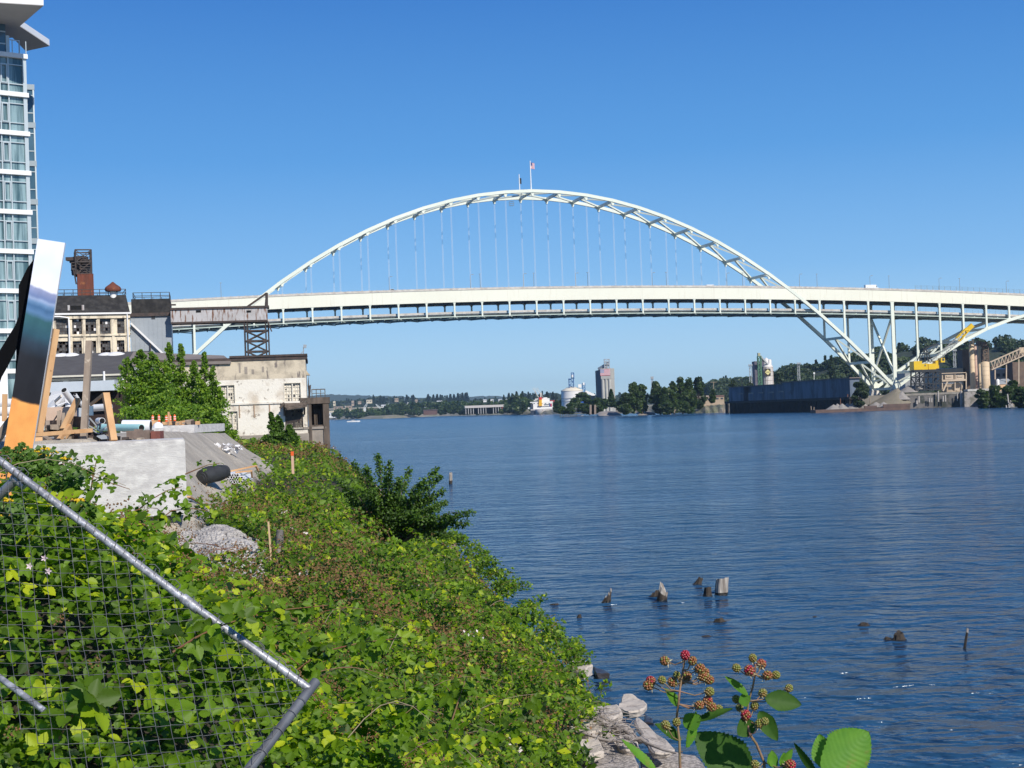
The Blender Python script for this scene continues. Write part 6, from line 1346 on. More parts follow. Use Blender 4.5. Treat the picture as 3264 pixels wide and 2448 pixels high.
for x_ in (722, 840, 960, 1068):
    for y_ in (795, 870, 1040): m.bar(pq(x_, y_, .5), pq(x_, y_, -7), .45)
m.build('gantry', BLKS, cr_t)
m = MB(); 
for a, b in (((875, 470), (790, 640)), ((875, 470), (960, 655)), ((875, 470), (905, 660)), ((880, 475), (1040, 410))): m.bar(pq(*a, -1), pq(*b, -1), .4); m.bar(pq(*a, -5), pq(*b, -5), .4)
m.bar(pq(875, 470, -1), pq(875, 470, -5), .5); m.bar(pq(885, 475, -3), pq(1310, 340, -3), .12); m.build('mast_frame', BLKS, cr_t)
def boom(name, a, b, w0, w1, mt, br, n):
    m = MB(); A, B = pq(*a, -3), pq(*b, -3); d = (B-A).normalized(); nrm = Vector((0, 0, 1)).cross(d).normalized(); up_ = d.cross(nrm)*-1
    cs = lambda f_, i, j: A.lerp(B, f_)+nrm*i*(w0+(w1-w0)*f_)+up_*j*(w0+(w1-w0)*f_)
    for i in (-1, 1):
        for j in (-1, 1): m.bar(cs(0, i, j), cs(1, i, j), br)
    for k in range(n):
        f0, f1 = k/n, (k+1)/n; s_ = 1 if k % 2 else -1
        for i in (-1, 1): m.bar(cs(f0, i, -s_), cs(f1, i, s_), br*.6); m.bar(cs(f0, -s_, i), cs(f1, s_, i), br*.6)
    return m.build(name, mt, cr_t)
boom('boom', (965, 690), (1330, 350), 1.0, 1.1, M("weathered_boom_steel", (.34, .34, .32), rough=.6), .22, 14)
boom('boom_head', (1330, 355), (1470, 205), 1.1, .9, YEL, .45, 4)
m = MB(); A, B = pq(1440, 240, -3), pq(1535, 150, -3); m.bar(A, B, 1.6, 2.2); m.build('boom_tip', YEL, cr_t)
# plant buildings
def plant(name, label, cat, x0, y0, x1, y1, Y, dep, mt, psi=0): 
    m = MB(); boxat(m, 'z3', x0, y0, x1, y1, Y, dep, psi); return tag(m.build(name, mt), label, cat)
GWH = M("grey_warehouse_sheet", (.40, .38, .33), (.33, .31, .27), rough=.8, scale=.2, stretch=(3, 1, 1)); TANP = M("tan_plant_steel", (.56, .44, .32), (.47, .37, .27), rough=.8, scale=.3)
hall('warehouse', 'large grey sheet metal warehouse behind the crane cab', 'warehouse', 'z3', 1040, 738, 1412, 960, 830, 30, GWH, GWH, 0, 0, None, .06)
hall('warehouse', 'low grey shed behind the arch foot and the crane', 'warehouse', 'z3', 580, 765, 1000, 985, 870, 26, M("low_shed_grey", (.30, .31, .32), rough=.8), GREYB, 0, 0, None, .1)
hp_t = thing('hopper_bins', 'tan hopper platform with two bins right of the crane gantry', 'hopper', at('z3', 1250, 1060, 752))
m = MB(); boxat(m, 'z3', 1088, 900, 1420, 925, 752, 8); boxat(m, 'z3', 1080, 808, 1420, 818, 752, 8); m.build('platform', TANP, hp_t)
for a, b in ((1130, 1245), (1278, 1392)): m = MB(); boxat(m, 'z3', a, 840, b, 900, 752.5, 6); boxat(m, 'z3', a+20, 850, b-20, 868, 752.2, .2); m.build('bin', TANP, hp_t)
for x_ in (1092, 1418, 1265): m = MB(); m.bar(at('z3', x_, 1062, 753), at('z3', x_, 815, 753), .5); m.build('leg', TANP, hp_t)
m = MB(); m.bar(at('z3', 1100, 1060, 752.5), at('z3', 1160, 930, 752.5), .8); m.build('brace', TANP, hp_t)
hall('plant_shed', 'grey brown shed under the hopper platform', 'shed', 'z3', 1150, 945, 1360, 1060, 768, 10, TANW, GREYB, 2, 0, None, .1)
c = at('z3', 1305, 1030, 757); m = MB(); m.tube([c+Vector((0, -1, 1)), c+Vector((0, 4, 1))], 2.2, 16); tag(m.build('mixer_drum', TANP), 'round tan drum in front of the plant shed', 'drum')
TSI = M("tan_silo", (.66, .50, .33), (.58, .44, .29), rough=.7, scale=.15, c3=(.40, .29, .2), c3lo=.62, c3hi=.7, c3scale=.3, c3stretch=(1, 1, .2)); TSD = M("brown_plant_cladding", (.17, .12, .09), (.12, .085, .07), rough=.9, scale=.3)
def cyl(name, label, cat, zn, x0, x1, yt, yb_, Y, mt, cap=.4, parent=None):
    c = at(zn, (x0+x1)/2, yb_, Y); r_ = (x1-x0)/2*Z[zn][2]/S/FP*Y; h_ = at(zn, (x0+x1)/2, yt, Y).z-c.z; m = MB(); m.lathe((c.x, c.y+r_, c.z), [(r_, 0), (r_, h_), (r_*.3, h_+cap)], 24)
    for k in range(1, 6): m.lathe((c.x, c.y+r_, c.z+h_*k/6), [(r_+.06, 0), (r_+.06, .15)], 24)
    return tag(m.build(name, mt), label, cat) if parent is None else m.build(name, mt, parent)
cyl('tan_silo', 'tall narrow tan silo, left one of the pair beside the conveyor', 'silo', 'z3', 1490, 1560, 430, 1035, 800, TSI)
cyl('tan_silo', 'tall pinkish tan silo just right of the narrow one', 'silo', 'z3', 1550, 1592, 425, 1035, 803, M("pink_tan_silo", (.50, .34, .27), rough=.8))
cyl('tan_silo', 'shorter wide tan silo in front at the conveyor foot', 'silo', 'z3', 1652, 1768, 662, 1025, 790, TSI)
cyl('tan_silo', 'slender tan silo between the tall pair and the dark tower', 'silo', 'z3', 1600, 1645, 440, 1020, 812, TSI)
plant('plant_tower', 'dark brown clad tower behind the tan silos', 'tower', 1375, 490, 1500, 1030, 830, 10, TSD); 
lt_, _, _ = lattice('open_frame_tower', 'brown open steel frame tower above the wide tan silo', 'tower', 'z3', 1660, 440, 1725, 662, 802, TSD, 4, .5)
plant('roof_machinery', 'dark round filter housing on the frame tower top', 'filter housing', 1655, 385, 1705, 440, 803, 4, TSD); plant('roof_machinery', 'dark filter housing on the slender silo', 'filter housing', 1582, 372, 1630, 440, 812, 4, TSD); plant('stack_pipe', 'short pale vent on top of the tall narrow tan silo', 'vent', 1505, 345, 1530, 430, 802, 1.5, TSI); plant('stack_pipe', 'second pale vent left of the first on the narrow silo', 'vent', 1470, 370, 1500, 430, 804, 1.5, TSI)
plant('pipe_bundle', 'dark riser pipes between the two tan silos', 'pipes', 1600, 480, 1650, 1030, 818, 3, BLKS)
cvt = thing('inclined_conveyor', 'long inclined lattice conveyor climbing right from the wide tan silo', 'conveyor', at('z3', 1768, 770, 792))
m = MB(); A, B = at('z3', 1768, 768, 792), at('z3', 2215, 570, 792)
for dz in (0, 4.2):
    for dy in (0, 2.5): m.bar(A+Vector((0, dy, dz)), B+Vector((0, dy, dz)), .6 if dz == 0 else .45)
for k in range(18): 
    a, b = A.lerp(B, k/18), A.lerp(B, (k+1)/18); m.bar(a+Vector((0, 0, 0 if k % 2 else 4.2)), b+Vector((0, 0, 4.2 if k % 2 else 0)), .3)
m.build('truss', TANP, cvt); m = MB(); m.bar(A+Vector((0, 1.2, 1.2)), B+Vector((0, 1.2, 1.2)), 2.2, .8); m.build('belt', TSD, cvt)
for x_, y_ in ((1815, 760), (1970, 690), (2140, 610)): m = MB(); m.bar(at('z3', x_, 900 if x_ < 1900 else 960, 793), at('z3', x_, y_, 793), .5); m.build('leg', TANP, cvt)
plant('transfer_tower', 'pale conveyor head house at the right picture edge', 'tower', 2150, 462, 2230, 560, 795, 5, TSI); plant('plant_tower', 'dark brown tower under the conveyor head house', 'tower', 2060, 660, 2260, 1000, 815, 12, TSD)
hall('plant_office', 'dark fronted office under the inclined conveyor', 'building', 'z3', 1815, 748, 1980, 890, 830, 8, GREYB, WB, 2, 0, None, .1)
hall('plant_house', 'small peach gabled building beside the right bank bushes', 'building', 'z3', 1880, 935, 1972, 1015, 790, 8, M("peach_wall", (.66, .42, .24), rough=.8), GREYB, 0, 0, None, .4)
cyl('white_tank', 'small white tank left of the peach building', 'tank', 'z3', 1840, 1885, 905, 1010, 785, WTK)
hall('plant_house', 'grey roofed building behind the peach gable', 'building', 'z3', 1890, 890, 2040, 1000, 800, 12, GREYB, GREYB, 2, 0, None, .4)
tr2 = thing('timber_trestle', 'old pale timber trestle legs standing before the right bushes', 'trestle', at('z3', 2025, 1290, 640))
for a, b in (((2010, 1290), (1985, 1100)), ((2060, 1280), (2025, 1190)), ((2030, 1285), (2035, 1200)), ((1970, 1290), (1968, 1255)), ((1995, 1230), (2045, 1225))): m = MB(); m.bar(at('z3', *a, 575), at('z3', *b, 575), .4); m.build('post', PLW, tr2)
# upper bank edge on the right: rubble toe
# ================================================================ BRAMBLES ON THE BANK
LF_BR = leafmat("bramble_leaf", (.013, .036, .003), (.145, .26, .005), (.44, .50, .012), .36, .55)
LF_PO = leafmat("poplar_leaf", (.025, .060, .007), (.12, .23, .016), (.22, .33, .02), .34, .55)
BERRYU = M("unripe_berry", (.15, .10, .035), (.20, .085, .03), rough=.8, scale=30)
CANE = M("bramble_cane", (.20, .055, .035), (.22, .17, .07), rough=.6, scale=9)
DRYG = M("dry_stem", (.34, .27, .18), (.24, .19, .12), rough=.9, scale=8)
LV = Cloud()
def scatter(n, y0, y1, qa, qb, T, size, layer, mi=0, dens=None, nz=.75, rnd=None):
    y = np.exp(rng.uniform(math.log(y0+4), math.log(y1+4), n))-4
    q = rng.uniform(qa, qb, n); x = q*(y+4)
    k = ~bare(x, y); x, y = x[k], y[k]
    # patchy: brambles grow in mounds
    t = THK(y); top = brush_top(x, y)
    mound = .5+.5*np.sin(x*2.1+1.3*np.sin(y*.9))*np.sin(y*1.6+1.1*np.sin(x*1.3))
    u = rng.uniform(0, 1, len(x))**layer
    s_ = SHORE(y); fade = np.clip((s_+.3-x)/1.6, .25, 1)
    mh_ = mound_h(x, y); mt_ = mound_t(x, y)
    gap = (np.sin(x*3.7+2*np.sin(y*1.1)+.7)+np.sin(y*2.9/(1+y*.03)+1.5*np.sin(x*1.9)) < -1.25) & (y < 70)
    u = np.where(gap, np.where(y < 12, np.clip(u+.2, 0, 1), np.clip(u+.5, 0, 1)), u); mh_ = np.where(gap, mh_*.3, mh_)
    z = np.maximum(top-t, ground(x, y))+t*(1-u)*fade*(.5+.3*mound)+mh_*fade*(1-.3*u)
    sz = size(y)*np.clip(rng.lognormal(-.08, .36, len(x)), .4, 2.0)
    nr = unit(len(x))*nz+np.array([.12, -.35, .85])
    tone = rng.normal(.47, .22, len(x))+.12*(mound-.5)-.30*u+.30*mt_+.35*mh_+.14*(y < 11)  # leaf colour carries shade: darker deep in the thicket, lightened near the camera
    LV.add(*T, np.stack([x, y, z], 1), sz, nr, np.clip(tone, 0, 1) if rnd is None else rnd, mi)
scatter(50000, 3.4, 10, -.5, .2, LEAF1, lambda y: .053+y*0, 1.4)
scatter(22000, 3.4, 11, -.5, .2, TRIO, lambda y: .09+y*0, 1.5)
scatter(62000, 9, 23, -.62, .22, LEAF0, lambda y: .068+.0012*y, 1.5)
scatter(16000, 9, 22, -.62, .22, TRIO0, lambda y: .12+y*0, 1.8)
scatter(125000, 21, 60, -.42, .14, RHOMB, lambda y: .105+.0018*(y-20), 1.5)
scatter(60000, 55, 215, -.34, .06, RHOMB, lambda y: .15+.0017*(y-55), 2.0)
# withered and fruiting clumps: brownish small pieces gathered in patches
def clumps(n, per, y0, y1, qa, qb, T, sz, rad, mi, lift=.02, tone=.5):
    y = np.exp(rng.uniform(math.log(y0+4), math.log(y1+4), n))-4; x = rng.uniform(qa, qb, n)*(y+4)
    k = ~bare(x, y) & (-mound_t(x, y)+.6*np.sin(x*.35+y*.12) > rng.normal(.1, .35, n)); x, y = x[k], y[k]; X = np.repeat(x, per); Yv = np.repeat(y, per); R_ = np.repeat(rad(y), per)
    o = unit(len(X))*(rng.uniform(0, 1, len(X))**.5)[:, None]*R_[:, None]; X = X+o[:, 0]; Yv = Yv+o[:, 1]
    mound = .5+.5*np.sin(X*2.1+1.3*np.sin(Yv*.9))*np.sin(Yv*1.6+1.1*np.sin(X*1.3)); s_ = SHORE(Yv); fade = np.clip((s_+.3-X)/1.6, .25, 1); t = THK(Yv)
    Zv = np.maximum(brush_top(X, Yv)-t, ground(X, Yv))+t*fade*(.5+.3*mound)+mound_h(X, Yv)*fade+lift+o[:, 2]*.5
    LV.add(*T, np.stack([X, Yv, Zv], 1), sz(Yv)*rng.uniform(.7, 1.3, len(X)), unit(len(X))+np.array([0, -.2, .5]), np.clip(rng.normal(tone, .25, len(X)), 0, 1), mi)
OCT = ([(0, 0, -.5), (.45, 0, 0), (0, .45, 0), (-.45, 0, 0), (0, -.45, 0), (0, 0, .5)], [(0, 2, 1), (0, 3, 2), (0, 4, 3), (0, 1, 4), (5, 1, 2), (5, 2, 3), (5, 3, 4), (5, 4, 1)])
clumps(90, 14, 3.5, 9, -.6, .2, OCT, lambda y: .014+y*0, lambda y: .05+y*0, 1, .03)
clumps(1300, 22, 8, 24, -.45, .18, OCT, lambda y: .011+.0005*y, lambda y: .10+y*.005, 1, .03)
clumps(3600, 26, 22, 70, -.3, .12, RHOMB, lambda y: .030+.0007*y, lambda y: .28+y*.008, 1, .05)
clumps(1300, 18, 60, 170, -.24, .0, RHOMB, lambda y: .07+y*.0006, lambda y: .5+y*0, 1, .08)
clumps(70, 8, 12, 110, -.34, .12, RHOMB, lambda y: .04+y*.0008, lambda y: .16+y*.002, 2, .06)
mats_br = [LF_BR, BERRYU, M("pale_blossom", (.70, .62, .62), (.55, .48, .40), rough=.8, scale=8)]
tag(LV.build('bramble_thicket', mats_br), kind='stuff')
# canes arching over the leaves
m = MB(); rr = random.Random(5)
def cane(p, d, L_, r_, arch, n=7):
    pts = []
    for i in range(n):
        f_ = i/(n-1); pts.append(Vector(p)+Vector(d)*L_*f_+Vector((0, 0, arch*math.sin(math.pi*min(1, f_*1.05))))) 
    m.tube(pts, [r_*(1-.6*i/(n-1)) for i in range(n)], 5, False)
for i in range(120):
    y = math.exp(rr.uniform(math.log(10.5), math.log(45)))-4; x = rr.uniform(-.4, .08)*(y+4)
    if bool(bare(np.array(x), np.array(y))): continue
    z = float(brush_top(np.array(x), np.array(y))); a = rr.uniform(0, 6.28); L_ = rr.uniform(.5, 1.3)
    m.mat(0 if rr.random() < .55 else 1); cane((x, y, z-.12), (math.cos(a), math.sin(a), rr.uniform(-.15, .1)), L_, .0022+.00014*y, rr.uniform(.05, .2))
tag(m.build('bramble_canes', [CANE, DRYG], loc=(0, 0, 0)), kind='stuff')
SPC = Cloud(); ms = MB(); rr = random.Random(21)
for i in range(230):
    y = math.exp(rr.uniform(math.log(12), math.log(100))); s_ = float(SHORE(np.array(y)))
    if y < 35: continue
    x = s_-rr.uniform(.1, .9); z = float(brush_top(np.array(x), np.array(y)))-.2; L_ = rr.uniform(.25, .6)*(1 if y < 40 else 1.4); a = rr.uniform(-1.2, .9)
    p0 = Vector((x, y, z)); pts = [p0+Vector((math.cos(a)*L_*f_, math.sin(a)*L_*f_, L_*(.9*f_-.5*f_*f_))) for f_ in (0, .25, .5, .75, 1)]
    ms.mat(0); ms.tube(pts, [.003+.0001*y]*5, 4, False); k = 60; f_ = rng.uniform(.0, 1, k); P = np.array(pts); idx = f_*4; i0 = np.minimum(idx.astype(int), 3); fr = (idx-i0)[:, None]
    Q = P[i0]*(1-fr)+P[i0+1]*fr+unit(k)*.12*(1+y*.008); SPC.add(*RHOMB, Q, (.075+.0012*y)*rng.uniform(.6, 1.3, k), unit(k)*.7+np.array([.2, -.3, .7]), np.clip(rng.normal(.5, .2, k), 0, 1))
for i in range(420):
    y = math.exp(rr.uniform(math.log(7), math.log(75))); s_ = float(SHORE(np.array(y))); x = rr.uniform(-.33*y-.5, min(s_-.6, .12*y+.5))
    if bool(bare(np.array(x), np.array(y))) or (x < -.13*y and y < 31) or (x < -.1*y-2 and y < 46): continue
    z = float(brush_top(np.array(x), np.array(y)))+float(mound_h(x, y))-.4; L_ = rr.uniform(.35, .75)*(.45+min(y, 40)*.025); a = rr.uniform(0, 6.28); p0 = Vector((x, y, z)); c_ = rr.uniform(.2, .6)
    pts = [p0+Vector((math.cos(a)*L_*f_*c_*1.6, math.sin(a)*L_*f_*c_*1.6, L_*(1.5*f_-.75*f_*f_))) for f_ in (0, .25, .5, .75, 1)]
    ms.mat(0); ms.tube(pts, [.0025+.0001*y]*5, 4, False); k = 34; f_ = rng.uniform(.15, 1, k); P = np.array(pts); idx = f_*4; i0 = np.minimum(idx.astype(int), 3); fr = (idx-i0)[:, None]
    Q = P[i0]*(1-fr)+P[i0+1]*fr+unit(k)*(.05+.0016*y); SPC.add(*(TRIO if y < 14 else RHOMB), Q, ((.09 if y < 14 else .06)+.0016*y)*rng.uniform(.5, 1.3, k), unit(k)*.7+np.array([.2, -.3, .7]), np.clip(rng.normal(rr.uniform(.3, .85), .12, k), 0, 1))
tag(SPC.build('bramble_shoots', LF_BR), kind='stuff'); tag(ms.build('bramble_canes', [CANE, DRYG], loc=(0, 0, 0)), kind='stuff')
# ---------------------------------------------------------------- trees beside the warehouse
def foliage_tree(name, label, cat, base, ht, wd, leafsz, n, stems, seed, tone=.66, mt=None, low=.03, peak=None):
    """several upright stems, leaves massed along each"""
    r_ = thing(name, label, cat, base); rr = random.Random(seed); b = Vector(base); m = MB(); cl = Cloud(); per = n//len(stems)
    for (dx, h_, w_) in stems:
        top = b+Vector((dx*wd, rr.uniform(-.1, .1)*wd, h_*ht)); st = b+Vector((dx*wd*.25, 0, -.5)); mid = b+Vector((dx*wd*.8, 0, h_*ht*.45))
        m.tube([st, mid, b.lerp(top, .75)+(mid-b)*.1, top], [ht*.012, ht*.008, ht*.004, ht*.001], 6)
        f_ = rng.uniform(0, 1, per)**.8; f_ = low+(1-low)*f_
        prof = np.sin(np.pi*np.clip(f_, 0, 1)**.62)**.75+.04
        nb = 34; bid = rng.integers(0, nb, per); ba = np.array([rr.uniform(0, 6.28) for _ in range(nb)]); bh = np.array([(j+.5)/nb for j in range(nb)])
        use = rng.uniform(0, 1, per) < .9
        f_ = np.where(use, np.clip(bh[bid]+rng.normal(0, .011, per), low, 1), f_); prof = np.sin(np.pi*np.clip(f_, 0, 1)**.62)**.75+.04
        a = np.where(use, ba[bid]+rng.normal(0, .2, per), rng.uniform(0, 6.28, per))
        rd = w_*wd*.5*prof*np.where(use, rng.uniform(.2, 1.15, per), rng.uniform(.1, .85, per)**.5)
        cx = b.x+(top.x-b.x)*np.clip(f_*1.2, 0, 1)+0*f_
        P = np.stack([cx+rd*np.cos(a), b.y+rd*np.sin(a), b.z+f_*h_*ht+rd*.55], 1)+unit(per)*.12
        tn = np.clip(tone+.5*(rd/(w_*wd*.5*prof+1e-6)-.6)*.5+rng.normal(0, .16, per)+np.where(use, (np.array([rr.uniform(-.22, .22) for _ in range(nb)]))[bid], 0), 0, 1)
        cl.add(*RHOMB, P, leafsz*rng.uniform(.6, 1.3, per), unit(per)*.8+np.array([.2, -.35, .6]), tn)
    m.build('trunk', BARK, r_); cl.build('crown', mt or LF_PO, r_); return r_
def ft(zn, xb, yb_, yt, wpx, Y, label, n, stems, seed, leaf=.32, **k):
    b = at(zn, xb, yb_, Y); ht = at(zn, xb, yt, Y).z-b.z; wd = wpx*Z[zn][2]/S/FP*Y
    return foliage_tree('broadleaf_tree', label, 'tree', b, ht, wd, leaf, n, stems, seed, **k)
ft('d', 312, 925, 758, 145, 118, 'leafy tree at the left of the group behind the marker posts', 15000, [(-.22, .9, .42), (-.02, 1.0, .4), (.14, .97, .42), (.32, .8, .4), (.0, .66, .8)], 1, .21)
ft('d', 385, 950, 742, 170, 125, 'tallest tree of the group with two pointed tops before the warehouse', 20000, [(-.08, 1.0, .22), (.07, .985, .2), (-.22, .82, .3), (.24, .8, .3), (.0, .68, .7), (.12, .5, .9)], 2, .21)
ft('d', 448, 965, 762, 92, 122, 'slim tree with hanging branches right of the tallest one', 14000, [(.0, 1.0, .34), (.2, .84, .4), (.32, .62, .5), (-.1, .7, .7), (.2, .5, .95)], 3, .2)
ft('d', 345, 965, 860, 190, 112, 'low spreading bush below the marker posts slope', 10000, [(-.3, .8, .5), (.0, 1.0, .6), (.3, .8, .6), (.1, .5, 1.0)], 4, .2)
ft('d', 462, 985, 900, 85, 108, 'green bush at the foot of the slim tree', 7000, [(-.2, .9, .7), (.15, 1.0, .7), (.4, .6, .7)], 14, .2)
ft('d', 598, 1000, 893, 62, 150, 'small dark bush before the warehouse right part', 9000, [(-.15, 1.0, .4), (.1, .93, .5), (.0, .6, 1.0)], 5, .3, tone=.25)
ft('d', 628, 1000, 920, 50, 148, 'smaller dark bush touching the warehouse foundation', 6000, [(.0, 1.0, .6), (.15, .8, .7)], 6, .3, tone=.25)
# big shrub leaning over the water
shb = Vector((*(lambda p: (p.x, p.y))(at('d', 842, 1175, 50)), 2.4)); sw = 50/4700/S*1.0
shr = thing('shrub', 'large dark green shrub leaning over the water halfway along the bank', 'shrub', shb)
cl = Cloud(); m = MB(); rr = random.Random(8)
tips = [(735, 1040), (765, 1000), (790, 1012), (815, 985), (840, 1000), (862, 1035), (885, 1015), (915, 1040), (945, 1012), (950, 1030), (958, 1060), (930, 1075), (945, 1095), (965, 1085), (940, 1120), (985, 1120), (1018, 1108), (1008, 1130), (955, 1140), (755, 1080), (770, 1120), (800, 1060), (840, 1070), (870, 1090), (900, 1110), (820, 1110), (860, 1130), (780, 1060), (835, 1035), (905, 1070), (745, 1060), (880, 1150), (925, 1150), (970, 1155)]
for i, (x_, y_) in enumerate(tips):
    Y = 50+rr.uniform(-1.6, 1.6); t = at('d', x_, y_, Y); midp = shb.lerp(t, .55)+Vector((0, 0, .35)); pts = [shb.lerp(midp, f_/3) for f_ in range(3)]+[midp, midp.lerp(t, .5)+Vector((0, 0, .12)), t]
    m.tube(pts, [.04, .035, .03, .02, .012, .005], 5, False)
    k = 400; f_ = rng.uniform(.25, 1.02, k)**.7; A = np.array([shb.x, shb.y, shb.z]); B = np.array(midp); C_ = np.array(t)
    P = np.where(f_[:, None] < .55, A+(B-A)*(f_/.55)[:, None], B+(C_-B)*((f_-.55)/.45)[:, None]); P = P+unit(k)*(.26*(1.3-f_)+.06)[:, None]*rng.uniform(.3, 1, k)[:, None]
    cl.add(*LEAF0, P, .09*rng.uniform(.7, 1.3, k), unit(k)*.7+np.array([.25, -.3, .7]), np.clip(rng.normal(.22, .16, k)+.25*(f_-.6), 0, 1))
k = 4200; P = unit(k)*(rng.uniform(.1, 1, k)**.4)[:, None]*np.array([.95, .9, .8])+np.array([shb.x+.15, shb.y, shb.z+1.05]); cl.add(*LEAF0, P, .09*rng.uniform(.7, 1.3, k), unit(k)*.7+np.array([.25, -.3, .7]), np.clip(rng.normal(.14, .12, k), 0, 1))
m.build('stem', BARK, shr); cl.build('crown', LF_PO, shr)
# ---------------------------------------------------------------- small things on the bank
def gat(zn, x, y, Y): p = at(zn, x, y, Y); return p
STK = M("survey_stake_wood", (.60, .42, .24), rough=.8)
def stick(label, zn, a, b, Y, w_, mt, name='survey_stake', cat='stake', ext=.5, top=None):
    A, B = at(zn, *a, Y), at(zn, *b, Y); m = MB(); d = (A-B).normalized(); m.bar(A+d*ext, B, w_, w_*.6)
    if top: m.mat(1); m.bar(B+d*.16, B+d*-.01, w_*1.15, w_*.8)
    return tag(m.build(name, [mt, top] if top else mt), label, cat)
stick('thin tall wooden survey stake in the brambles below the gravel', 'z5', (646, 880), (628, 645), 29, .035, STK)
stick('short pinkish stake with an orange painted top among the bushes', 'z5', (818, 175), (815, 98), 60, .1, M("pale_pink_stake", (.62, .40, .28), rough=.8), top=ORG)
m = MB(); a, b = at('z5', 712, 900, 30), at('z5', 718, 712, 30); m.tube([a-Vector((0, 0, .5)), a.lerp(b, .5), b], [.10, .085, .07], 8); tag(m.build('broken_post', M("charred_post", (.33, .30, .28), (.04, .035, .03), rough=.9, scale=1.2, lo=.4, hi=.55)), 'broken grey and black post beside the thin survey stake', 'post')
# black rolled fabric, pipe bundle, timber frame, litter on the sand
def hitg(zn, x, y, y0=24, y1=115):
    r = ray(zn, x, y); Y = y0
    while Y < y1:
        p = C0+r*(Y/r.y)
        if p.z <= float(ground(np.array(p.x), np.array(p.y)))+.02: return p
        Y += .05
    return p
A = hitg('z5', 110, 345)+Vector((0, 0, .24)); B = at('z5', 292, 252, A.y+1.3); m = MB()
m.tube([A, A.lerp(B, .3)+Vector((0, 0, .03)), A.lerp(B, .7), B], [.29, .34, .33, .26], 16); m.mat(1); m.tube([A+(A-B).normalized()*.03, A+(A-B).normalized()*.02], [.17, .17], 12)
for k in range(3): m.mat(0); dd_ = (A-B).normalized(); m.tube([A+dd_*.015*(k+1)+Vector((0.02*k, 0, -.03*k)), A+dd_*(.02+.05*k)+Vector((.02*k, 0, -.03*k))], [.29-.07*k, .28-.07*k], 14)
tag(m.build('fabric_roll', [M("black_geotextile", (.022, .023, .026), (.04, .042, .046), rough=.75, scale=2, bump=.02, bscale=4), HOLE]), 'black roll of landscape fabric lying on the sand slope', 'fabric roll')
rr = random.Random(4); Yp = hitg('z5', 340, 345).y
for i in range(34):
    row = i//9; x_ = 258+(i % 9)*20+(row % 2)*9+rr.uniform(-3, 3); y_ = 335-row*17+rr.uniform(-3, 3)
    p = at('z5', x_, y_, Yp); d = Vector((rr.uniform(-.03, .03), 1, .01)).normalized(); m = MB(); m.tube([p, p+d*2.2], .07, 10, False); m.mat(1); m.tube([p+d*.05, p+d*.06], .054, 10, True); m.mat(0); m.tube([p+d*2.2, p], .055, 10, False)
    m.add([p+Vector((r_*math.cos(a_), 0, r_*math.sin(a_))) for r_ in (.055, .07) for a_ in [k_*math.pi/5 for k_ in range(10)]], [(k_, (k_+1) % 10, 10+(k_+1) % 10, 10+k_) for k_ in range(10)])
    tag(m.build('plastic_pipe', [PVC, HOLE]), 'short white plastic pipe in the stack beside the black fabric roll', 'pipe', 'stack of white pipes')
m = MB()
for a, b in (((250, 268), (530, 208)), ((530, 208), (550, 248)), ((370, 260), (500, 248)), ((495, 248), (500, 300))): m.bar(at('z5', *a, Yp+.3), at('z5', *b, Yp+.6), .07)
tag(m.build('timber_offcut_frame', PINE), 'broken pale orange timber frame lying over the white pipes', 'timber frame')
cl = Cloud(); p = np.array(hitg('z5', 288, 92)); k = 60; cl.add(*QUAD, p+unit(k)*np.array([.75, .3, .16])+np.array([0, 0, .12]), .3*rng.uniform(.5, 1.2, k), unit(k)+np.array([0, 0, .6]), .5)
tag(cl.build('plastic_sheet', FWH), 'crumpled white plastic sheet lying on the upper sand slope', 'sheet')
for i, (a, b, mt, lb) in enumerate((((0, 460), (120, 530), PINE, 'pale board lying on the gravel beside the concrete block corner'), ((0, 485), (110, 548), M("blue_grey_board", (.16, .19, .25), rough=.7), 'blue grey board beside the pale one at the concrete block corner'))):
    m = MB(); m.bar(hitg('z5', *a)+Vector((0, 0, .04)), hitg('z5', *b)+Vector((0, 0, .04)), .16, .05); tag(m.build('board', mt), lb, 'board')
# loose crushed stone on the heap
cl = Cloud(); n = 9000; y = rng.uniform(29, 42, n); x = -9+(42-y)*.27+rng.normal(0, .6, n); k = (bare(x, y)) & (x > -9.2); x, y = x[k], y[k]
BX6 = ([(-.5, -.4, -.3), (.5, -.3, -.35), (.4, .45, -.3), (-.4, .4, -.3), (-.35, -.3, .3), (.4, -.35, .25), (.3, .3, .35), (-.45, .35, .28)], [(0, 3, 2, 1), (4, 5, 6, 7), (0, 1, 5, 4), (1, 2, 6, 5), (2, 3, 7, 6), (3, 0, 4, 7)])
cl.add(*BX6, np.stack([x, y, ground(x, y)+.03], 1), rng.uniform(.04, .13, len(x)), unit(len(x))*.5+np.array([0, 0, 1.]), .5)
tag(cl.build('crushed_stone', M("crushed_stone_grey", (.48, .45, .42), (.30, .28, .27), rough=.9, scale=3.5, lo=.4, hi=.6)), kind='stuff')
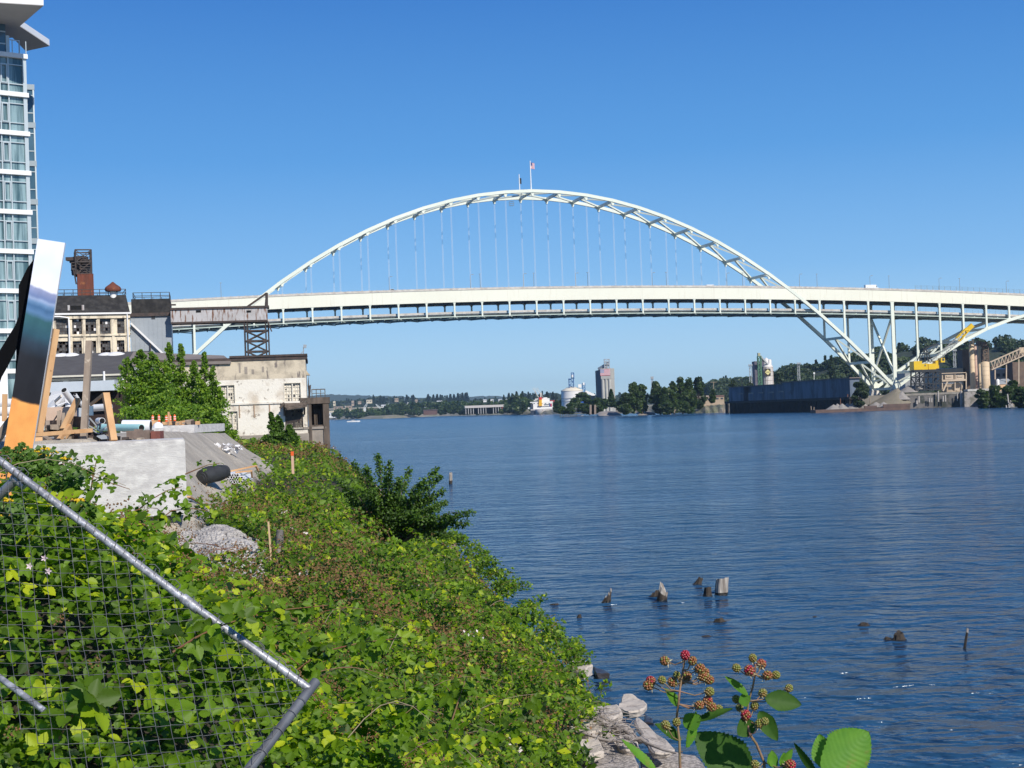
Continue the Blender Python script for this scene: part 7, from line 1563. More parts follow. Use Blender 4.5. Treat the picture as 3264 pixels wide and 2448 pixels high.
# ---------------------------------------------------------------- rubble shore at the bottom
SLAB = M("pale_broken_concrete", (.58, .50, .42), (.46, .40, .34), rough=.95, scale=2.5, bump=.03, bscale=14, c3=(.27, .22, .19), c3lo=.55, c3hi=.66, c3scale=2.5)
ROCK2 = M("speckled_grey_rock", (.50, .44, .39), (.22, .195, .175), rough=.95, scale=11, lo=.42, hi=.58, bump=.05, bscale=12)
def rock(zn, pts, z, th, mt, label, name='concrete_slab', cat='slab', tilt=0, seed=0):
    """flat broken slab whose top outline lies at height z, real thickness th"""
    rr = random.Random(seed); z, th = (z-.18, th*.6) if zn == 'z7' else (z, th); P = [gz(zn, x, y, z) for x, y in pts]; c = sum(P, Vector())/len(P); me_ = bpy.data.meshes.new(name)
    import bmesh
    bm = bmesh.new(); tops = [bm.verts.new(p+Vector((0, 0, tilt*(p.x-c.x)+rr.uniform(-.03, .03)))) for p in P]
    bots = [bm.verts.new(c+(p-c)*rr.uniform(.82, .98)+Vector((0, 0, -th))) for p in P]
    bm.faces.new(tops); bm.faces.new(list(reversed(bots))); n = len(P)
    for i in range(n): bm.faces.new((tops[i], bots[i], bots[(i+1) % n], tops[(i+1) % n]))
    bmesh.ops.recalc_face_normals(bm, faces=bm.faces)
    bmesh.ops.bevel(bm, geom=list(bm.edges), offset=.035, segments=1, affect='EDGES')
    bmesh.ops.triangulate(bm, faces=bm.faces); bmesh.ops.subdivide_edges(bm, edges=bm.edges, cuts=3, use_grid_fill=True)
    from mathutils import noise
    for v in bm.verts:
        nv = noise.noise_vector(v.co*2.3+Vector((seed, 0, 0)))*.05+noise.noise_vector(v.co*9)*.02; v.co += nv
    for v in bm.verts: v.co -= c
    bm.to_mesh(me_); bm.free(); me_.materials.append(mt); o = bpy.data.objects.new(name, me_); COL.objects.link(o); o.location = c; return tag(o, label, cat)
rock('z7', [(140, 560), (185, 480), (260, 478), (345, 510), (370, 545), (300, 590), (215, 600)], .75, .28, SLAB, 'pale flat broken slab jutting over the water at the end of the brambles', seed=1)
rock('z7', [(258, 640), (300, 632), (560, 860), (520, 880), (400, 880), (330, 770)], .95, .25, SLAB, 'long pointed smooth pale slab sloping down towards the berry stems', tilt=.05, seed=2)
rock('z7', [(0, 720), (60, 700), (110, 740), (150, 800), (60, 830), (-60, 800)], .8, .3, SLAB, 'pale slab at the left end of the rubble under the brambles', seed=3)
rock('z7', [(150, 640), (260, 700), (330, 780), (300, 800), (180, 740), (110, 700)], .85, .25, SLAB, 'worn slab between the jutting slab and the pointed one', seed=4)
rock('z7', [(-40, 560), (60, 555), (80, 600), (20, 650), (-80, 640)], .95, .3, SLAB, 'pale slab corner showing beneath the dry brambles', seed=5)
rock('z7', [(-330, 830), (-100, 800), (120, 810), (250, 850), (300, 960), (200, 1060), (-100, 1080), (-400, 1000)], .9, .5, ROCK2, 'large speckled grey rock at the bottom below the rubble', 'rock', 'rock', seed=6)
rock('z7', [(300, 880), (560, 870), (700, 900), (800, 990), (700, 1060), (320, 1060)], .6, .4, ROCK2, 'second speckled rock behind the left berry stem', 'rock', 'rock', seed=7)
rock('z7', [(-400, 760), (-180, 740), (-100, 790), (-300, 840), (-480, 820)], 1.0, .35, ROCK2, 'dusty grey rock half under the brambles at the bottom', 'rock', 'rock', seed=8)
rock('z7', [(-700, 820), (-420, 800), (-330, 860), (-420, 980), (-760, 1000)], 1.2, .4, ROCK2, 'grey rock at the bottom left of the rubble shore', 'rock', 'rock', seed=9)
rock('z7', [(40, 560), (150, 540), (190, 600), (120, 650), (50, 640)], 1.15, .3, SLAB, 'pale angular block behind the jutting slab against the brambles', seed=21)
rock('z7', [(-120, 640), (0, 640), (50, 700), (-40, 740), (-160, 720)], 1.2, .3, SLAB, 'pale angular block under the bramble edge left of the rubble', seed=22)
rock('z7', [(170, 760), (300, 810), (330, 870), (200, 860), (130, 810)], 1.0, .25, SLAB, 'cracked flat slab lying on the large speckled rock', tilt=-.1, seed=23)
rock('z7', [(-160, 800), (20, 790), (60, 860), (-60, 900), (-180, 870)], 1.15, .3, SLAB, 'pale slab lower left of the rubble beneath overhanging leaves', seed=24)
rock('z5', [(1895, 770), (1960, 735), (2010, 790), (1960, 830)], .7, .4, SLAB, 'pale boulder at the water edge below the big shrub', 'boulder', 'boulder', seed=10)
rock('z5', [(2040, 780), (2100, 800), (2110, 850), (2050, 860)], .45, .4, M("brown_boulder", (.30, .2, .13), rough=.9), 'brown boulder at the water edge right of the pale one', 'boulder', 'boulder', seed=11)
rock('z5', [(1960, 860), (2060, 850), (2090, 900), (1990, 930)], .6, .4, SLAB, 'third pale boulder at the water edge below the shrub', 'boulder', 'boulder', seed=12)
rock('z7', [(330, 600), (400, 640), (410, 680), (340, 670)], .2, .3, M("wet_dark_rock", (.04, .035, .035), rough=.4), 'wet dark rock in the water under the jutting slab', 'rock', 'rock', seed=13)
rock('z6', [(1830, 610), (1900, 600), (1990, 640), (1940, 670), (1850, 660)], .5, .3, SLAB, 'pale stone peeping out where the brambles meet the water', 'rock', 'rock', seed=14)
rock('z6', [(1990, 660), (2080, 670), (2100, 690), (2010, 695)], .15, .3, bpy.data.materials['wet_dark_rock'], 'low wet rock at the water edge right of the pale stone', 'rock', 'rock', seed=15)
# dry roots and twigs over the slabs
m = MB(); rr = random.Random(11)
DRF = M("bleached_root", (.40, .35, .31), (.25, .21, .185), rough=.95, scale=5)
A0 = [((-60, 620), (160, 700)), ((-20, 640), (300, 800)), ((60, 680), (360, 830)), ((-100, 740), (200, 830)), ((140, 700), (420, 850)), ((-200, 700), (60, 760)), ((200, 760), (560, 880)), ((20, 600), (110, 700))]
for a, b in A0:
    P = gz('z7', *a, 1.05); Q = gz('z7', *b, .92); pts = [P.lerp(Q, k/6)+Vector((rr.uniform(-.06, .06), rr.uniform(-.1, .1), rr.uniform(-.03, .06))) for k in range(7)]; m.tube(pts, [.045*(1-.1*k) for k in range(7)], 6)
for i in range(110):
    x_ = rr.uniform(-200, 260); y_ = 620+(x_+100)*.42+rr.gauss(0, 40); P = gz('z7', x_, y_, .95+rr.uniform(0, .2)); a = rr.uniform(0, 6.28); L_ = rr.uniform(.15, .6)
    m.tube([P, P+Vector((math.cos(a)*L_*.5, math.sin(a)*L_*.5, rr.uniform(0, .12))), P+Vector((math.cos(a+.4)*L_, math.sin(a+.4)*L_, rr.uniform(-.05, .1)))], .006, 4, False)
tag(m.build('driftwood_tangle', DRF, loc=(0, 0, 0)), 'tangle of dry roots and twigs lying over the pale slabs', 'driftwood', kind='stuff')
# ================================================================ FALLEN CHAIN LINK FENCE
GALVP = M("galvanised_tube", (.40, .40, .42), (.24, .24, .26), rough=.42, metal=.4, scale=9, bump=.002, bscale=60, c3=(.55, .55, .58), c3scale=30, c3lo=.5, c3hi=.6)
WIRE = M("galvanised_wire", (.17, .175, .18), (.10, .10, .105), rough=.6, metal=.2, scale=9)
A, B, C_ = at('d', -90, 928, 6.45), at('d', 668, 1488, 6.15), at('d', 540, 1662, 5.75)
fn = thing('chain_link_fence', 'fallen chain link fence panel lying on the brambles at the lower left', 'fence', C_)
u = (B-A).normalized(); v = (C_-B).normalized(); nrm = u.cross(v).normalized(); nrm = nrm if nrm.y < 0 else -nrm
def fp(a, b, o=0): return A+u*a+v*b+nrm*o
Lr = (B-A).length
m = MB(); m.tube([fp(0, 0), fp(Lr*.66, .012, .0), fp(Lr, 0)], .017, 12); m.build('top_rail', GALVP, fn)
m = MB(); m.tube([fp(Lr*.655, .011, 0), fp(Lr*.70, .011, 0)], .0225, 12); m.build('rail_sleeve', GALVP, fn)
m = MB(); m.tube([fp(Lr+.004, -.055, -.005), fp(Lr, .3, 0), fp(Lr-.01, .95, 0)], .021, 12); m.mat(1); m.tube([fp(Lr+.004, -.057, -.005), fp(Lr+.004, -.056, -.005)], .017, 10); m.build('end_post', [M("weathered_post_metal", (.20, .21, .23), (.13, .135, .15), rough=.6, metal=.5, scale=8), HOLE], fn)
J = at('d', 36, 1034, 6.42); m = MB(); m.tube([J, at('d', -30, 1098, 6.5)], .021, 12); m.build('brace_tube', M("brace_grey", (.30, .30, .32), rough=.5, metal=.4), fn)
m = MB(); m.tube([J-u*.02+nrm*.0, J+u*.05], .0245, 12); m.build('brace_clamp', GALVP, fn)
m = MB(); m.tube([at('d', -40, 1435, 6.9), at('d', 40, 1494, 6.75), at('d', 96, 1536, 6.7)], .015, 12); m.build('lower_rail', GALVP, fn)
m = MB(); p = .0425; rr = random.Random(2)
def bulge(a, b): return .035*math.sin(a*3.1+1)*math.sin(b*2.5+.5)+.012*math.sin(a*9+b*5)
nu = int(Lr/(2*p))+2; nv_ = int(.98/p)
for i in range(nu):
    pts = []
    for j in range(nv_+1):
        a = i*2*p+(p if j % 2 else 0)*1.03; b = j*p-.012; b2 = b
        if a > Lr: a = Lr
        pts.append(fp(a, b2, bulge(a, b)*min(1, b*4)+(.004 if (j+i) % 2 else -.002)))
    m.tube(pts, .0016, 4, False)
    pts = []
    for j in range(nv_+1):
        a = i*2*p-(p if j % 2 else 0)*1.03; b = j*p-.012
        if a > Lr: a = Lr
        pts.append(fp(max(a, 0), b, bulge(a, b)*min(1, b*4)+(-.002 if (j+i) % 2 else .004)))
    m.tube(pts, .0016, 4, False)
m.build('wire_mesh', WIRE, fn)
m = MB()
a = .04
while a < Lr-.03:      # wire ends and ties wound round the rail
    k = rr.randrange(8, 13); ph = rr.uniform(0, 3); tl_ = rr.uniform(.03, .075)
    pts = [fp(a+tl_*q/k, .0+.024*math.sin(ph+q*.75), .024*math.cos(ph+q*.75)) for q in range(k)]; m.tube(pts, .0021, 4, False)
    if rr.random() < .5: m.tube([fp(a, -.018, .01), fp(a+.02, -.035, .012), fp(a+.05, -.03, .01), fp(a+.06, -.01, .015)], .0019, 4, False)
    a += rr.uniform(.04, .075)
for b in (.08, .16, .27, .4): m.tube([fp(Lr+.028*math.cos(q*.8)*1, b+.003*q, .028*math.sin(q*.8)) for q in range(9)], .0021, 4, False)
m.build('wire_ties', WIRE, fn)
# ================================================================ BERRY SPRAYS
def leafm(name, col1, col2, tr=.35):
    m = leafmat(name, col1, col2, None, tr, .35); return m
LFG = M("young_leaf_green", (.10, .25, .02), (.075, .20, .018), rough=.6, spec=.25, scale=40, c3=(.18, .17, .03), c3lo=.62, c3hi=.7, c3scale=60)
def translucent(m, f_, tint):
    n = m.node_tree.nodes; L = m.node_tree.links; b = n['Principled BSDF']; t = n.new('ShaderNodeBsdfTranslucent'); t.inputs[0].default_value = (*tint, 1); mx = n.new('ShaderNodeMixShader'); mx.inputs[0].default_value = f_
    L.new(b.outputs[0], mx.inputs[1]); L.new(t.outputs[0], mx.inputs[2]); L.new(mx.outputs[0], n['Material Output'].inputs[0]); return m
translucent(LFG, .35, (.22, .42, .02))
LFD = translucent(M("old_leaf_green", (.03, .085, .01), (.055, .13, .015), spec=.25, rough=.6, scale=60), .3, (.08, .2, .01))
LFB = translucent(M("bright_leaf_green", (.10, .26, .025), (.14, .32, .03), spec=.25, rough=.55, scale=45, c3=(.20, .24, .04), c3lo=.6, c3hi=.7, c3scale=55), .35, (.18, .38, .02))
def big_leaf(m, base, tip, width, face, nt=26, vein=.0009, cup=.12, curl=.0, fat=.45, heart=0):
    base, tip, face = Vector(base), Vector(tip), Vector(face).normalized(); ax = tip-base; L_ = ax.length; ax.normalize(); side = ax.cross(face).normalized(); up = side.cross(ax).normalized()
    nu_ = 8; V = []
    for i in range(nt+1):
        t = i/nt; wprof = math.sin(math.pi*min(1, t**fat))**.8 if 0 < t < 1 else 0
        wprof = (t/.35)**.5 if t < .35 else max(0, 1-((t-.35)/.65)**1.9)**.85
        tooth = 1-.085*((i*1.0) % 2)
        for j in range(-nu_, nu_+1):
            s_ = j/nu_; wd = width/2*wprof*(tooth if abs(j) == nu_ else 1)
            back = -heart*L_*max(0, (.25-t))*4*abs(s_)
            z = cup*width*(abs(s_)**1.5)*wprof + vein*math.sin((t*11-abs(s_)*2.2)*math.pi*2)*abs(s_)**.5 - curl*L_*t*t
            V.append(base+ax*(L_*t+back-.02*L_*abs(s_)*0)+side*(wd*s_)+up*z)
    w_ = 2*nu_+1; F = [(i*w_+j, i*w_+j+1, (i+1)*w_+j+1, (i+1)*w_+j) for i in range(nt) for j in range(w_-1)]
    m.add(V, F, True)
def berry_mesh(name, cols, seed, R_=.0078):
    rr = random.Random(seed); m = MB(); ph = (1+5**.5)/2; ico = [Vector(q).normalized() for q in ((-1, ph, 0), (1, ph, 0), (-1, -ph, 0), (1, -ph, 0), (0, -1, ph), (0, 1, ph), (0, -1, -ph), (0, 1, -ph), (ph, 0, -1), (ph, 0, 1), (-ph, 0, -1), (-ph, 0, 1))]
    IF = [(0, 11, 5), (0, 5, 1), (0, 1, 7), (0, 7, 10), (0, 10, 11), (1, 5, 9), (5, 11, 4), (11, 10, 2), (10, 7, 6), (7, 1, 8), (3, 9, 4), (3, 4, 2), (3, 2, 6), (3, 6, 8), (3, 8, 9), (4, 9, 5), (2, 4, 11), (6, 2, 10), (8, 6, 7), (9, 8, 1)]
    n = 34
    for i in range(n):
        z = 1-2*(i+.5)/n; r_ = math.sqrt(1-z*z); a = i*2.39996; c = Vector((r_*math.cos(a), r_*math.sin(a), z*1.08))*R_*.82
        m.mat(rr.randrange(len(cols))); m.add([c+q*R_*.34 for q in ico], IF, True)
    m.build(name, cols, loc=(0, 0, 0)); o = bpy.data.objects[name]; return o
def bm_(name, c, c2=None): return M(name, c, c2, rough=.22, scale=60)
RB = bm_("berry_red", (.36, .02, .035), (.26, .015, .03)); OB = bm_("berry_orange_brown", (.28, .09, .03), (.19, .10, .03)); GB = bm_("berry_green", (.17, .22, .035), (.22, .12, .035)); PB = bm_("berry_pink_brown", (.30, .075, .035), (.24, .12, .04))
protoB = {}
for key, cols in (('r', [RB]), ('o', [OB, OB, GB]), ('g', [GB]), ('p', [PB, OB, PB, RB])):
    o = berry_mesh('berry', cols, ord(key)); protoB[key] = o.data; bpy.data.objects.remove(o)
m = MB()
for k in range(5):
    a = k*1.2566; m.add([(0, 0, 0), (.0045*math.cos(a-.5), .0045*math.sin(a-.5), .001), (.011*math.cos(a), .011*math.sin(a), -.0035), (.0045*math.cos(a+.5), .0045*math.sin(a+.5), .001)], [(0, 1, 2, 3)])
SEP = M("pale_sepal", (.50, .48, .30), (.42, .36, .22), rough=.7, scale=80); HAIR = M("brown_sepal_hair", (.26, .13, .05), rough=.9)
o = m.build('sepals', SEP, loc=(0, 0, 0)); sep_me = o.data; bpy.data.objects.remove(o)
STM = M("green_brown_stem", (.20, .15, .06), (.28, .14, .09), rough=.6, scale=30)
YB = 2.25
def spray(label, cat, root, stem, berries, leaves, extra=()):
    pr = at('z7', *root, YB); r_ = thing('bramble_spray', label, cat, pr); rr = random.Random(len(berries))
    S_ = [at('z7', x, y, YB+rr.uniform(-.01, .01)) for x, y in stem]; S_[0] = S_[0]+Vector((0, 0, -.3))
    m = MB(); m.tube(S_, [.0024]+[.0022-.0012*i/len(S_) for i in range(len(S_)-1)], 7)
    for x, y, key in berries:
        q = at('z7', x, y, YB+rr.uniform(-.035, .03)); near = min(range(1, len(S_)), key=lambda i: (S_[i]-q).length+max(0, S_[i].z-q.z)*1.5)
        s0 = S_[near]; mid = s0.lerp(q, .5)+Vector((0, 0, -.006)); d = (q-mid).normalized(); m.tube([s0, mid, q-d*.006], [.0011, .0009, .0009], 5, False)
        b = bpy.data.objects.new('berry', protoB[key]); COL.objects.link(b); b.parent = r_; b.location = q-pr; b.rotation_euler = (rr.uniform(0, 6), rr.uniform(0, 6), 0); s_ = rr.uniform(.78, .98)*(1 if key != 'g' else .9); b.scale = (s_,)*3
        e_ = bpy.data.objects.new('sepals', sep_me); COL.objects.link(e_); e_.parent = b; 
        b.rotation_euler = d.to_track_quat('Z', 'Y').to_euler(); e_.location = (0, 0, -.0075); e_.scale = (.85,)*3
    for k in range(26):
        i = rr.randrange(1, len(S_)-1); q = S_[i].lerp(S_[i+1], rr.random()); m.bar(q, q+Vector((rr.uniform(-1, 1), rr.uniform(-1, 1), rr.uniform(-.6, .6))).normalized()*.005, .0006)
    m.build('stem', STM, r_)
    for (b0, t0, wd, face, mt, kw) in leaves:
        m = MB(); big_leaf(m, at('z7', *b0, YB+kw.pop('dy', 0)), at('z7', *t0, YB+kw.pop('dy2', 0)), wd, face, **kw); m.build('leaf', mt, r_)
    return r_
px = .30637/S/FP*YB    # metres per reading pixel at that distance
F0 = (-.1, -1, .35)
spray('left bramble spray with a red berry at the tip over the water', 'bramble spray', (590, 1000), [(590, 1080), (592, 960), (588, 800), (568, 640), (580, 540), (590, 450), (600, 380), (612, 300), (625, 235)],
  [(628, 195, 'r'), (485, 235, 'o'), (680, 235, 'o'), (733, 290, 'o'), (765, 318, 'o'), (782, 358, 'o'), (570, 335, 'g'), (612, 368, 'o'), (386, 375, 'p'), (368, 408, 'o'), (465, 370, 'g'), (538, 385, 'o'), (800, 370, 'o'), (800, 452, 'g'), (786, 518, 'p'), (728, 548, 'o'), (815, 560, 'o'), (864, 576, 'g'), (490, 688, 'g'), (567, 668, 'g'), (752, 345, 'o'), (640, 345, 'o')],
  [((575, 555), (485, 430), .024, (.8, -.6, .3), LFG, {}), ((640, 850), (705, 590), .024, (.7, -.7, .1), LFB, {}), ((700, 665), (965, 570), .018, (0, -.5, .85), LFD, {}), ((600, 800), (415, 680), .03, (.3, -.5, .9), LFD, {}),
   ((1100, 1060), (690, 745), .075, (.05, -1, .3), LFD, dict(nt=36, dy=.05, dy2=.08)), ((430, 1020), (180, 790), .02, (.6, -.6, .5), LFB, {}), ((620, 700), (740, 620), .03, (.2, -.9, .4), LFG, {})])
spray('right bramble spray of mixed green and red berries over the water', 'bramble spray', (1190, 1000), [(1210, 1080), (1185, 950), (1130, 820), (1085, 755), (1062, 650), (1075, 520), (1105, 420), (1122, 330), (1125, 260)],
  [(990, 285, 'g'), (1105, 215, 'g'), (1165, 258, 'p'), (1080, 302, 'p'), (1208, 338, 'o'), (1268, 335, 'g'), (1175, 463, 'g'), (1292, 475, 'r'), (1360, 428, 'g'), (990, 505, 'g'), (1012, 565, 'g'), (1118, 552, 'g'), (1055, 618, 'p'), (1150, 678, 'g'), (1188, 662, 'g'), (1120, 965, 'g'), (1370, 968, 'p')],
  [((1070, 480), (908, 345), .018, (.6, -.6, .4), LFG, {}), ((1190, 500), (1450, 545), .034, (.1, -1, .4), LFD, {}), ((1150, 590), (1280, 800), .028, (-.2, -1, .4), LFD, {}), ((1085, 765), (1020, 640), .035, (0, -1, .3), LFD, {}), ((1030, 470), (1060, 560), .022, (.3, -1, .3), LFG, {}),
   ((1240, 985), (1240, 865), .02, (.3, -1, .1), LFB, {}), ((1330, 985), (1325, 880), .022, (.3, -1, .1), LFB, {}), ((1300, 985), (1385, 855), .016, (.3, -1, .1), LFB, {}), ((1270, 990), (1215, 890), .016, (.3, -1, .1), LFB, {}), ((1320, 1000), (1380, 930), .016, (.3, -1, .1), LFB, {})])
lf = thing('bramble_leaf_sprig', 'broad bright green toothed bramble leaf at the bottom edge right of the sprays', 'leaf sprig', at('z7', 1640, 1010, YB))
m = MB(); big_leaf(m, at('z7', 1650, 985, YB), at('z7', 1925, 735, YB+.02), .078, (.05, -1, .35), nt=40, cup=.08, vein=.0011, heart=.18); m.build('leaf', LFB, lf)
m = MB(); big_leaf(m, at('z7', 1625, 1000, YB+.01), at('z7', 1575, 750, YB+.03), .038, (-.3, -1, .2), nt=34, cup=.12, vein=.001); m.build('leaf', LFB, lf)
m = MB(); big_leaf(m, at('z7', 1560, 1040, YB), at('z7', 1395, 812, YB+.02), .016, (-.8, -.6, .2), nt=22); m.build('leaf', LFD, lf)
m = MB(); m.tube([at('z7', 1640, 1060, YB), at('z7', 1648, 995, YB)], .0018, 6); m.build('stem', STM, lf)
# near leafy shoots rising from the brambles (large enough to tell apart)
def leafy(label, pts, Y, n, lsz, seed, zn='r4', cat='bramble cane', tone=.5, red=True):
    rr = random.Random(seed); P = [at(zn, x, y, Y) for x, y in pts]; r_ = thing('bramble_cane', label, cat, P[0]); m = MB(); m.tube(P, [.006-.004*i/len(P) for i in range(len(P))], 6, False); m.build('stem', CANE if red else STM, r_)
    cl = Cloud(); f_ = rng.uniform(.05, 1, n); idx = f_*(len(P)-1); i0 = np.minimum(idx.astype(int), len(P)-2); fr = (idx-i0)[:, None]; A_ = np.array(P); Q = A_[i0]*(1-fr)+A_[i0+1]*fr+unit(n)*.06
    cl.add(*TRIO, Q, lsz*rng.uniform(.6, 1.25, n), unit(n)*.7+np.array([.1, -.5, .6]), np.clip(rng.normal(tone, .2, n), 0, 1)); cl.build('foliage', LF_BR, r_); return r_
leafy('long bare arching cane with few leaves crossing the concrete block', [(420, 1250), (560, 1000), (650, 985), (770, 1030), (900, 1110), (1080, 1180), (1250, 1235)], 10.5, 39, 0.072, 1)
leafy('bramble shoot reaching right across the lower concrete block', [(1150, 1500), (1330, 1430), (1460, 1330), (1600, 1250), (1750, 1210)], 11, 36, 0.077, 2)
leafy('short upright bramble shoot in the middle of the concrete block', [(860, 1400), (880, 1200), (900, 1080), (925, 970)], 10, 33, 0.066, 3)
leafy('leafy shoot at the lower right corner of the concrete block', [(1450, 1600), (1650, 1440), (1850, 1420), (2000, 1440)], 12, 39, 0.088, 4)
leafy('reddish bramble shoot left of the chain link rail end', [(60, 700), (250, 560), (500, 500), (760, 470)], 8.6, 45, 0.094, 5, 'z6')
leafy('dark upright bramble cane with leaves in the lower middle', [(1030, 1250), (1060, 1080), (1120, 900), (1180, 720)], 7.4, 33, 0.094, 6, 'z6', red=False)
leafy('reddish cane arching right over the dry twigs', [(1230, 1160), (1400, 1060), (1560, 960), (1640, 870)], 9.5, 30, 0.099, 7, 'z6')
leafy('long reddish cane crossing the brambles right of the rail', [(-50, 1380+0), (300, 1380), (700, 1340), (1100, 1300)], 8.8, 51, 0.094, 8, 'z5')
leafy('thin shoot in front of the black fabric roll', [(1780, 1090), (1900, 1040), (2000, 1000), (2110, 985)], 12, 9, .05, 9)
leafy('leafy bramble shoot growing over the chain link rail near its sleeve', [(-700, 560), (-560, 470), (-420, 400), (-300, 360)], 6.05, 20, .1, 10, 'z6')
leafy('bramble shoot poking through the mesh at the bottom left', [(-1500, 1250), (-1400, 1050), (-1300, 900), (-1180, 830)], 5.7, 26, .13, 12, 'z6')
# ================================================================ YELLOW FLOWERED PLANTS
TANS = M("tansy_yellow", (.72, .50, .01), (.60, .36, .01), rough=.7, scale=60); LF_T = leafmat("feathery_leaf", (.03, .075, .015), (.13, .23, .035), None, .35, .5)
def tansy(label, base, heads, Y, seed, n=170):
    rr = random.Random(seed); b = at('r4', *base, Y); r_ = thing('yellow_flowering_plant', label, 'plant', b); m = MB(); tips = []
    for x, y, w_ in heads:
        t = at('r4', x, y, Y+rr.uniform(-.2, .2)); m.tube([b, b.lerp(t, .5)+Vector((rr.uniform(-.05, .05), 0, 0)), t], [.005, .004, .003], 5, False); tips.append((t, w_))
    m.build('stem', STM, r_)
    cl = Cloud(); k = n*len(heads)
    for t, w_ in tips:
        f_ = rng.uniform(.15, .95, n)[:, None]; Q = np.array(b)*(1-f_)+np.array(t)*f_+unit(n)*np.array([.09, .09, .04]); cl.add(*RHOMB, Q, .045*rng.uniform(.5, 1.3, n), unit(n)*.6+np.array([0, -.5, .7]), np.clip(rng.normal(.45, .25, n), 0, 1))
    cl.build('foliage', LF_T, r_)
    for t, w_ in tips:
        if not w_: continue
        m = MB()
        for i in range(34):
            a = rr.uniform(0, 6.28); q = math.sqrt(rr.random())*w_; m.lathe(t+Vector((q*math.cos(a), q*math.sin(a)*.8, .012-q*.25+rr.uniform(-.004, .006))), [(.004, -.006), (.0075, 0), (.006, .003)], 7)
        m.build('flower_head', TANS, r_)
tansy('yellow flowered weed with four flat heads beside the orange panel foot', (430, 1300), [(412, 852, .045), (500, 882, .04), (402, 918, .05), (338, 882, .03)], 9.2, 1)
tansy('yellow flowered weed against the concrete block right of the orange panel', (600, 1300), [(636, 948, .035), (690, 1020, 0)], 9.0, 2)
tansy('yellow flowered weed seen through the fence at the left edge', (60, 1700), [(30, 1348, .05), (62, 1488, .05)], 7.6, 3)
tansy('yellow flowered weed half sunk in leaves right of the fence rail', (740, 1600), [(738, 1345, .05), (760, 1420, .03)], 8.4, 4)
for i, (x_, y0, y1) in enumerate(((212, 790, 1150), (62, 830, 1150), (300, 940, 1200))):
    b = at('r4', x_, y1, 8.8); t = at('r4', x_, y0, 8.8); r_ = thing('seed_spike_weed', ['tallest green seed spike in front of the orange panel', 'green seed spike left of the tallest one', 'short green weed between the orange panel and the flat yellow heads'][i], 'plant', b)
    m = MB(); m.tube([b, b.lerp(t, .6), t], [.005, .004, .0015], 5, False); m.build('stem', STM, r_); cl = Cloud(); n = 420; f_ = rng.uniform(.1, 1, n)
    sp__ = (1.05-f_)*.14*(.4+.6*np.abs(np.sin(f_*22))); a = rng.uniform(0, 6.28, n); Q = np.array(b)*(1-f_[:, None])+np.array(t)*f_[:, None]+np.stack([np.cos(a)*sp__, np.sin(a)*sp__, sp__*.6], 1)
    cl.add(*RHOMB, Q, .035*rng.uniform(.5, 1.3, n)*(1.2-f_*.7), unit(n)*.7+np.array([0, -.5, .5]), np.clip(rng.normal(.55, .25, n), 0, 1)); cl.build('foliage', LF_T, r_)
# pale pink blossoms among the leaves
for i, (x_, y_, Y) in enumerate(((150, 640, 7.4), (245, 665, 7.4), (225, 600, 7.4), (1020, 600+0, 0))):
    if not Y: continue
    c = at('z4', x_, 0+ (y_-0)*1.0, Y); m = MB()
    for j in range(5):
        a = j*1.2566; m.add([c, c+Vector((.011*math.cos(a-.5), -.004, .011*math.sin(a-.5))), c+Vector((.02*math.cos(a), -.006, .02*math.sin(a))), c+Vector((.011*math.cos(a+.5), -.004, .011*math.sin(a+.5)))], [(0, 1, 2, 3)])
    tag(m.build('blossom', M("pink_blossom", (.75, .58, .62), rough=.6) if i == 0 else bpy.data.materials['pink_blossom']), ['single pale pink blossom behind the mesh, left one of three', 'pale pink blossom behind the mesh, right one of three', 'topmost pale pink blossom behind the mesh'][i], 'blossom')
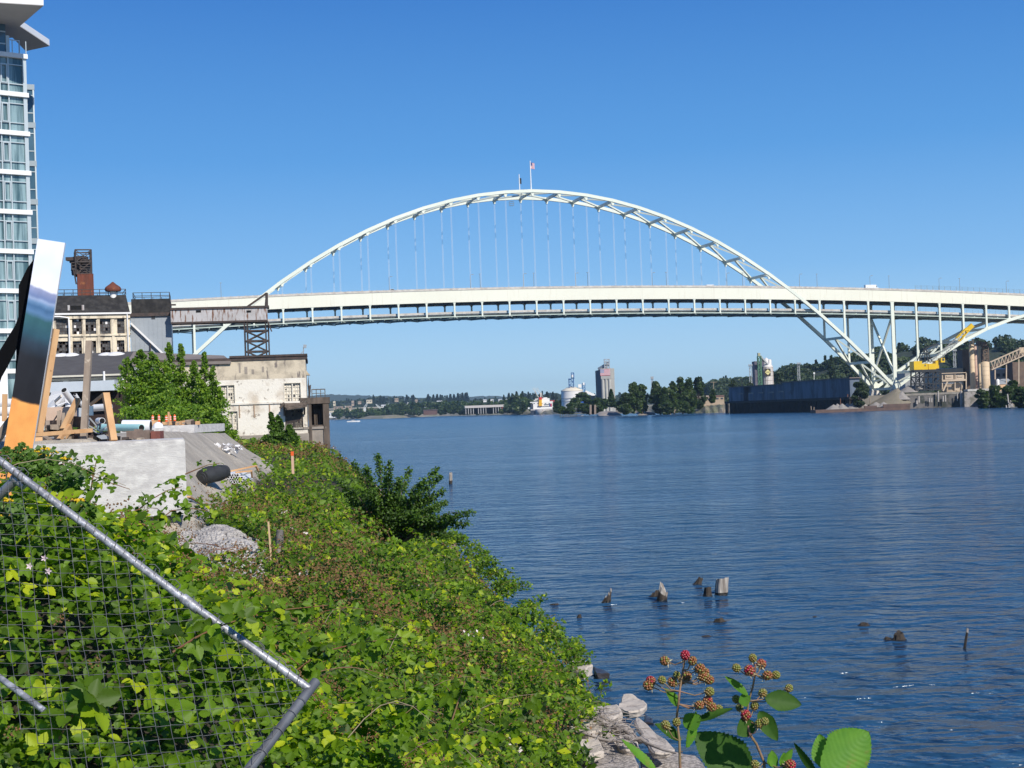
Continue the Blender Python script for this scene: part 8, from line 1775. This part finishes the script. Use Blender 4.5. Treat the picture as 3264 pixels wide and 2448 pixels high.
# ================================================================ OLD PILINGS IN THE WATER
PILM = M("weathered_piling", (.022, .017, .013), (.055, .042, .032), rough=.9, scale=3, stretch=(3, 3, .3), bump=.03, bscale=6)
PILT = M("bleached_piling_top", (.50, .46, .41), (.22, .185, .155), rough=.9, scale=4, stretch=(3, 3, .25), lo=.4, hi=.6, bump=.03, bscale=6)
WETP = M("wet_piling", (.008, .007, .006), (.018, .015, .012), rough=.5, scale=4, bump=.04)
def piling(zn, xb, yb_, xt, yt, wpx, label, pale=0, jag=.3, taper=.8, seed=1, hollow=False, name='piling', cat='piling'):
    b = gz(zn, xb, yb_, 0); t = at(zn, xt, yt, b.y); r0 = wpx/2*Z[zn][2]/S/FP*b.y; rr = random.Random(seed); n = 22; h_ = t.z; lean = Vector((t.x-b.x, 0, 0)); m = MB(); V = []; M_ = []
    prof = [rr.uniform(.84, 1.12) for _ in range(n)]; pk = rr.uniform(0, n)
    tops = [h_*(1-jag*(.5-.5*math.cos(2*math.pi*(k-pk)/n))-jag*.5*rr.random()) for k in range(n)]
    lv = [-.35, 0, .15, .35, .6, .8, 1]
    for f_ in lv:
        for k in range(n):
            a = 2*math.pi*k/n; zz = tops[k]*f_ if f_ > 0 else f_; fl = 1-(1-taper)*max(f_, 0)+rr.uniform(-.03, .03)+(.25*(1-f_*4) if 0 <= f_ < .25 and h_ < .5 else 0)
            V.append(b+lean*max(f_, 0)+Vector((r0*prof[k]*fl*math.cos(a), r0*prof[k]*fl*math.sin(a), zz)))
    F = [(i*n+k, i*n+(k+1) % n, (i+1)*n+(k+1) % n, (i+1)*n+k) for i in range(len(lv)-1) for k in range(n)]
    base_i = len(V)
    c_in = b+lean+Vector((0, 0, min(tops)*.85)); V.append(c_in); F += [((len(lv)-1)*n+k, (len(lv)-1)*n+(k+1) % n, base_i) for k in range(n)]
    m.add(V, F)
    for fi in range(len(F)):
        i = fi//n; m.mi[fi] = 2 if i < 2 else (1 if (pale and i >= 6-pale) else 0)
    return tag(m.build(name, [PILM, PILT, WETP]), label, cat)
piling('zb', 328, 240, 340, 168, 42, 'dark pointed piling with a white tip, left end of the main group', 1, .62, .62, 1)
piling('zb', 578, 232, 586, 140, 46, 'leaning split piling with a pale top and a dark lump on its left', 2, .5, .72, 2)
piling('zb', 545, 214, 552, 180, 44, 'dark broken stub against the left side of the leaning split piling', 0, .6, .7, 22)
piling('zb', 740, 158, 752, 122, 36, 'small dark leaning stub behind the tallest pale piling', 0, .5, .8, 3)
piling('zb', 785, 212, 785, 165, 38, 'short dark stub just left of the tallest pale piling', 0, .25, .85, 4)
piling('zb', 848, 206, 852, 124, 56, 'thick pale jagged piling, tallest of the main group', 4, .16, .98, 5)
piling('zb', 207, 310, 207, 291, 20, 'tiny dark stub nearest the bramble shore', 0, .3, .7, 6)
piling('zb', 838, 328, 834, 305, 54, 'low dark rotten stump below the main group', 0, .5, .7, 7)
piling('zb', 1490, 345, 1490, 330, 50, 'very low dark stump right of the main group', 0, .5, .7, 8)
piling('zb', 1600, 408, 1600, 395, 40, 'low dark lump left of the rounded rotten stump', 0, .5, .7, 9)
piling('zb', 1650, 410, 1646, 368, 54, 'rounded dark rotten stump near the thin pole', 0, .35, .7, 10)
piling('zb', 1944, 450, 1958, 350, 13, 'thin leaning pole standing alone at the right in the water', 1, .1, .75, 11)
piling('zb', 95, 251, 95, 243, 40, 'barely showing dark stump close to the bramble tips', 0, .5, .8, 12)
piling('zb', 1268, 305, 1268, 301, 18, 'faint dark speck of a stump in open water', 0, .4, .8, 13)
piling('zb', 780, 394, 780, 390, 40, 'barely showing stump between the berry sprays and the main group', 0, .5, .8, 14)
piling('z5', 2055, 352, 2055, 255, 27, 'tall pale grey piling standing alone right of the big shrub', 3, .15, .85, 15)
piling('z5', 1130, 105, 1130, 80, 16, 'small pale stub at the warehouse end of the shore', 3, .2, .85, 16)
# ================================================================ AIR
hz = MB(); hz.box(-6500, 6500, -300, 9200, -3, 165); mh = bpy.data.materials.new('haze_air'); mh.use_nodes = True; n = mh.node_tree.nodes; n.clear(); o_ = n.new('ShaderNodeOutputMaterial'); pv = n.new('ShaderNodeVolumePrincipled')
pv.inputs['Color'].default_value = (.55, .78, 1, 1); pv.inputs['Density'].default_value = 6.0e-5; pv.inputs['Anisotropy'].default_value = .2; mh.node_tree.links.new(pv.outputs[0], o_.inputs['Volume'])
tag(hz.build('haze', mh), kind='stuff')
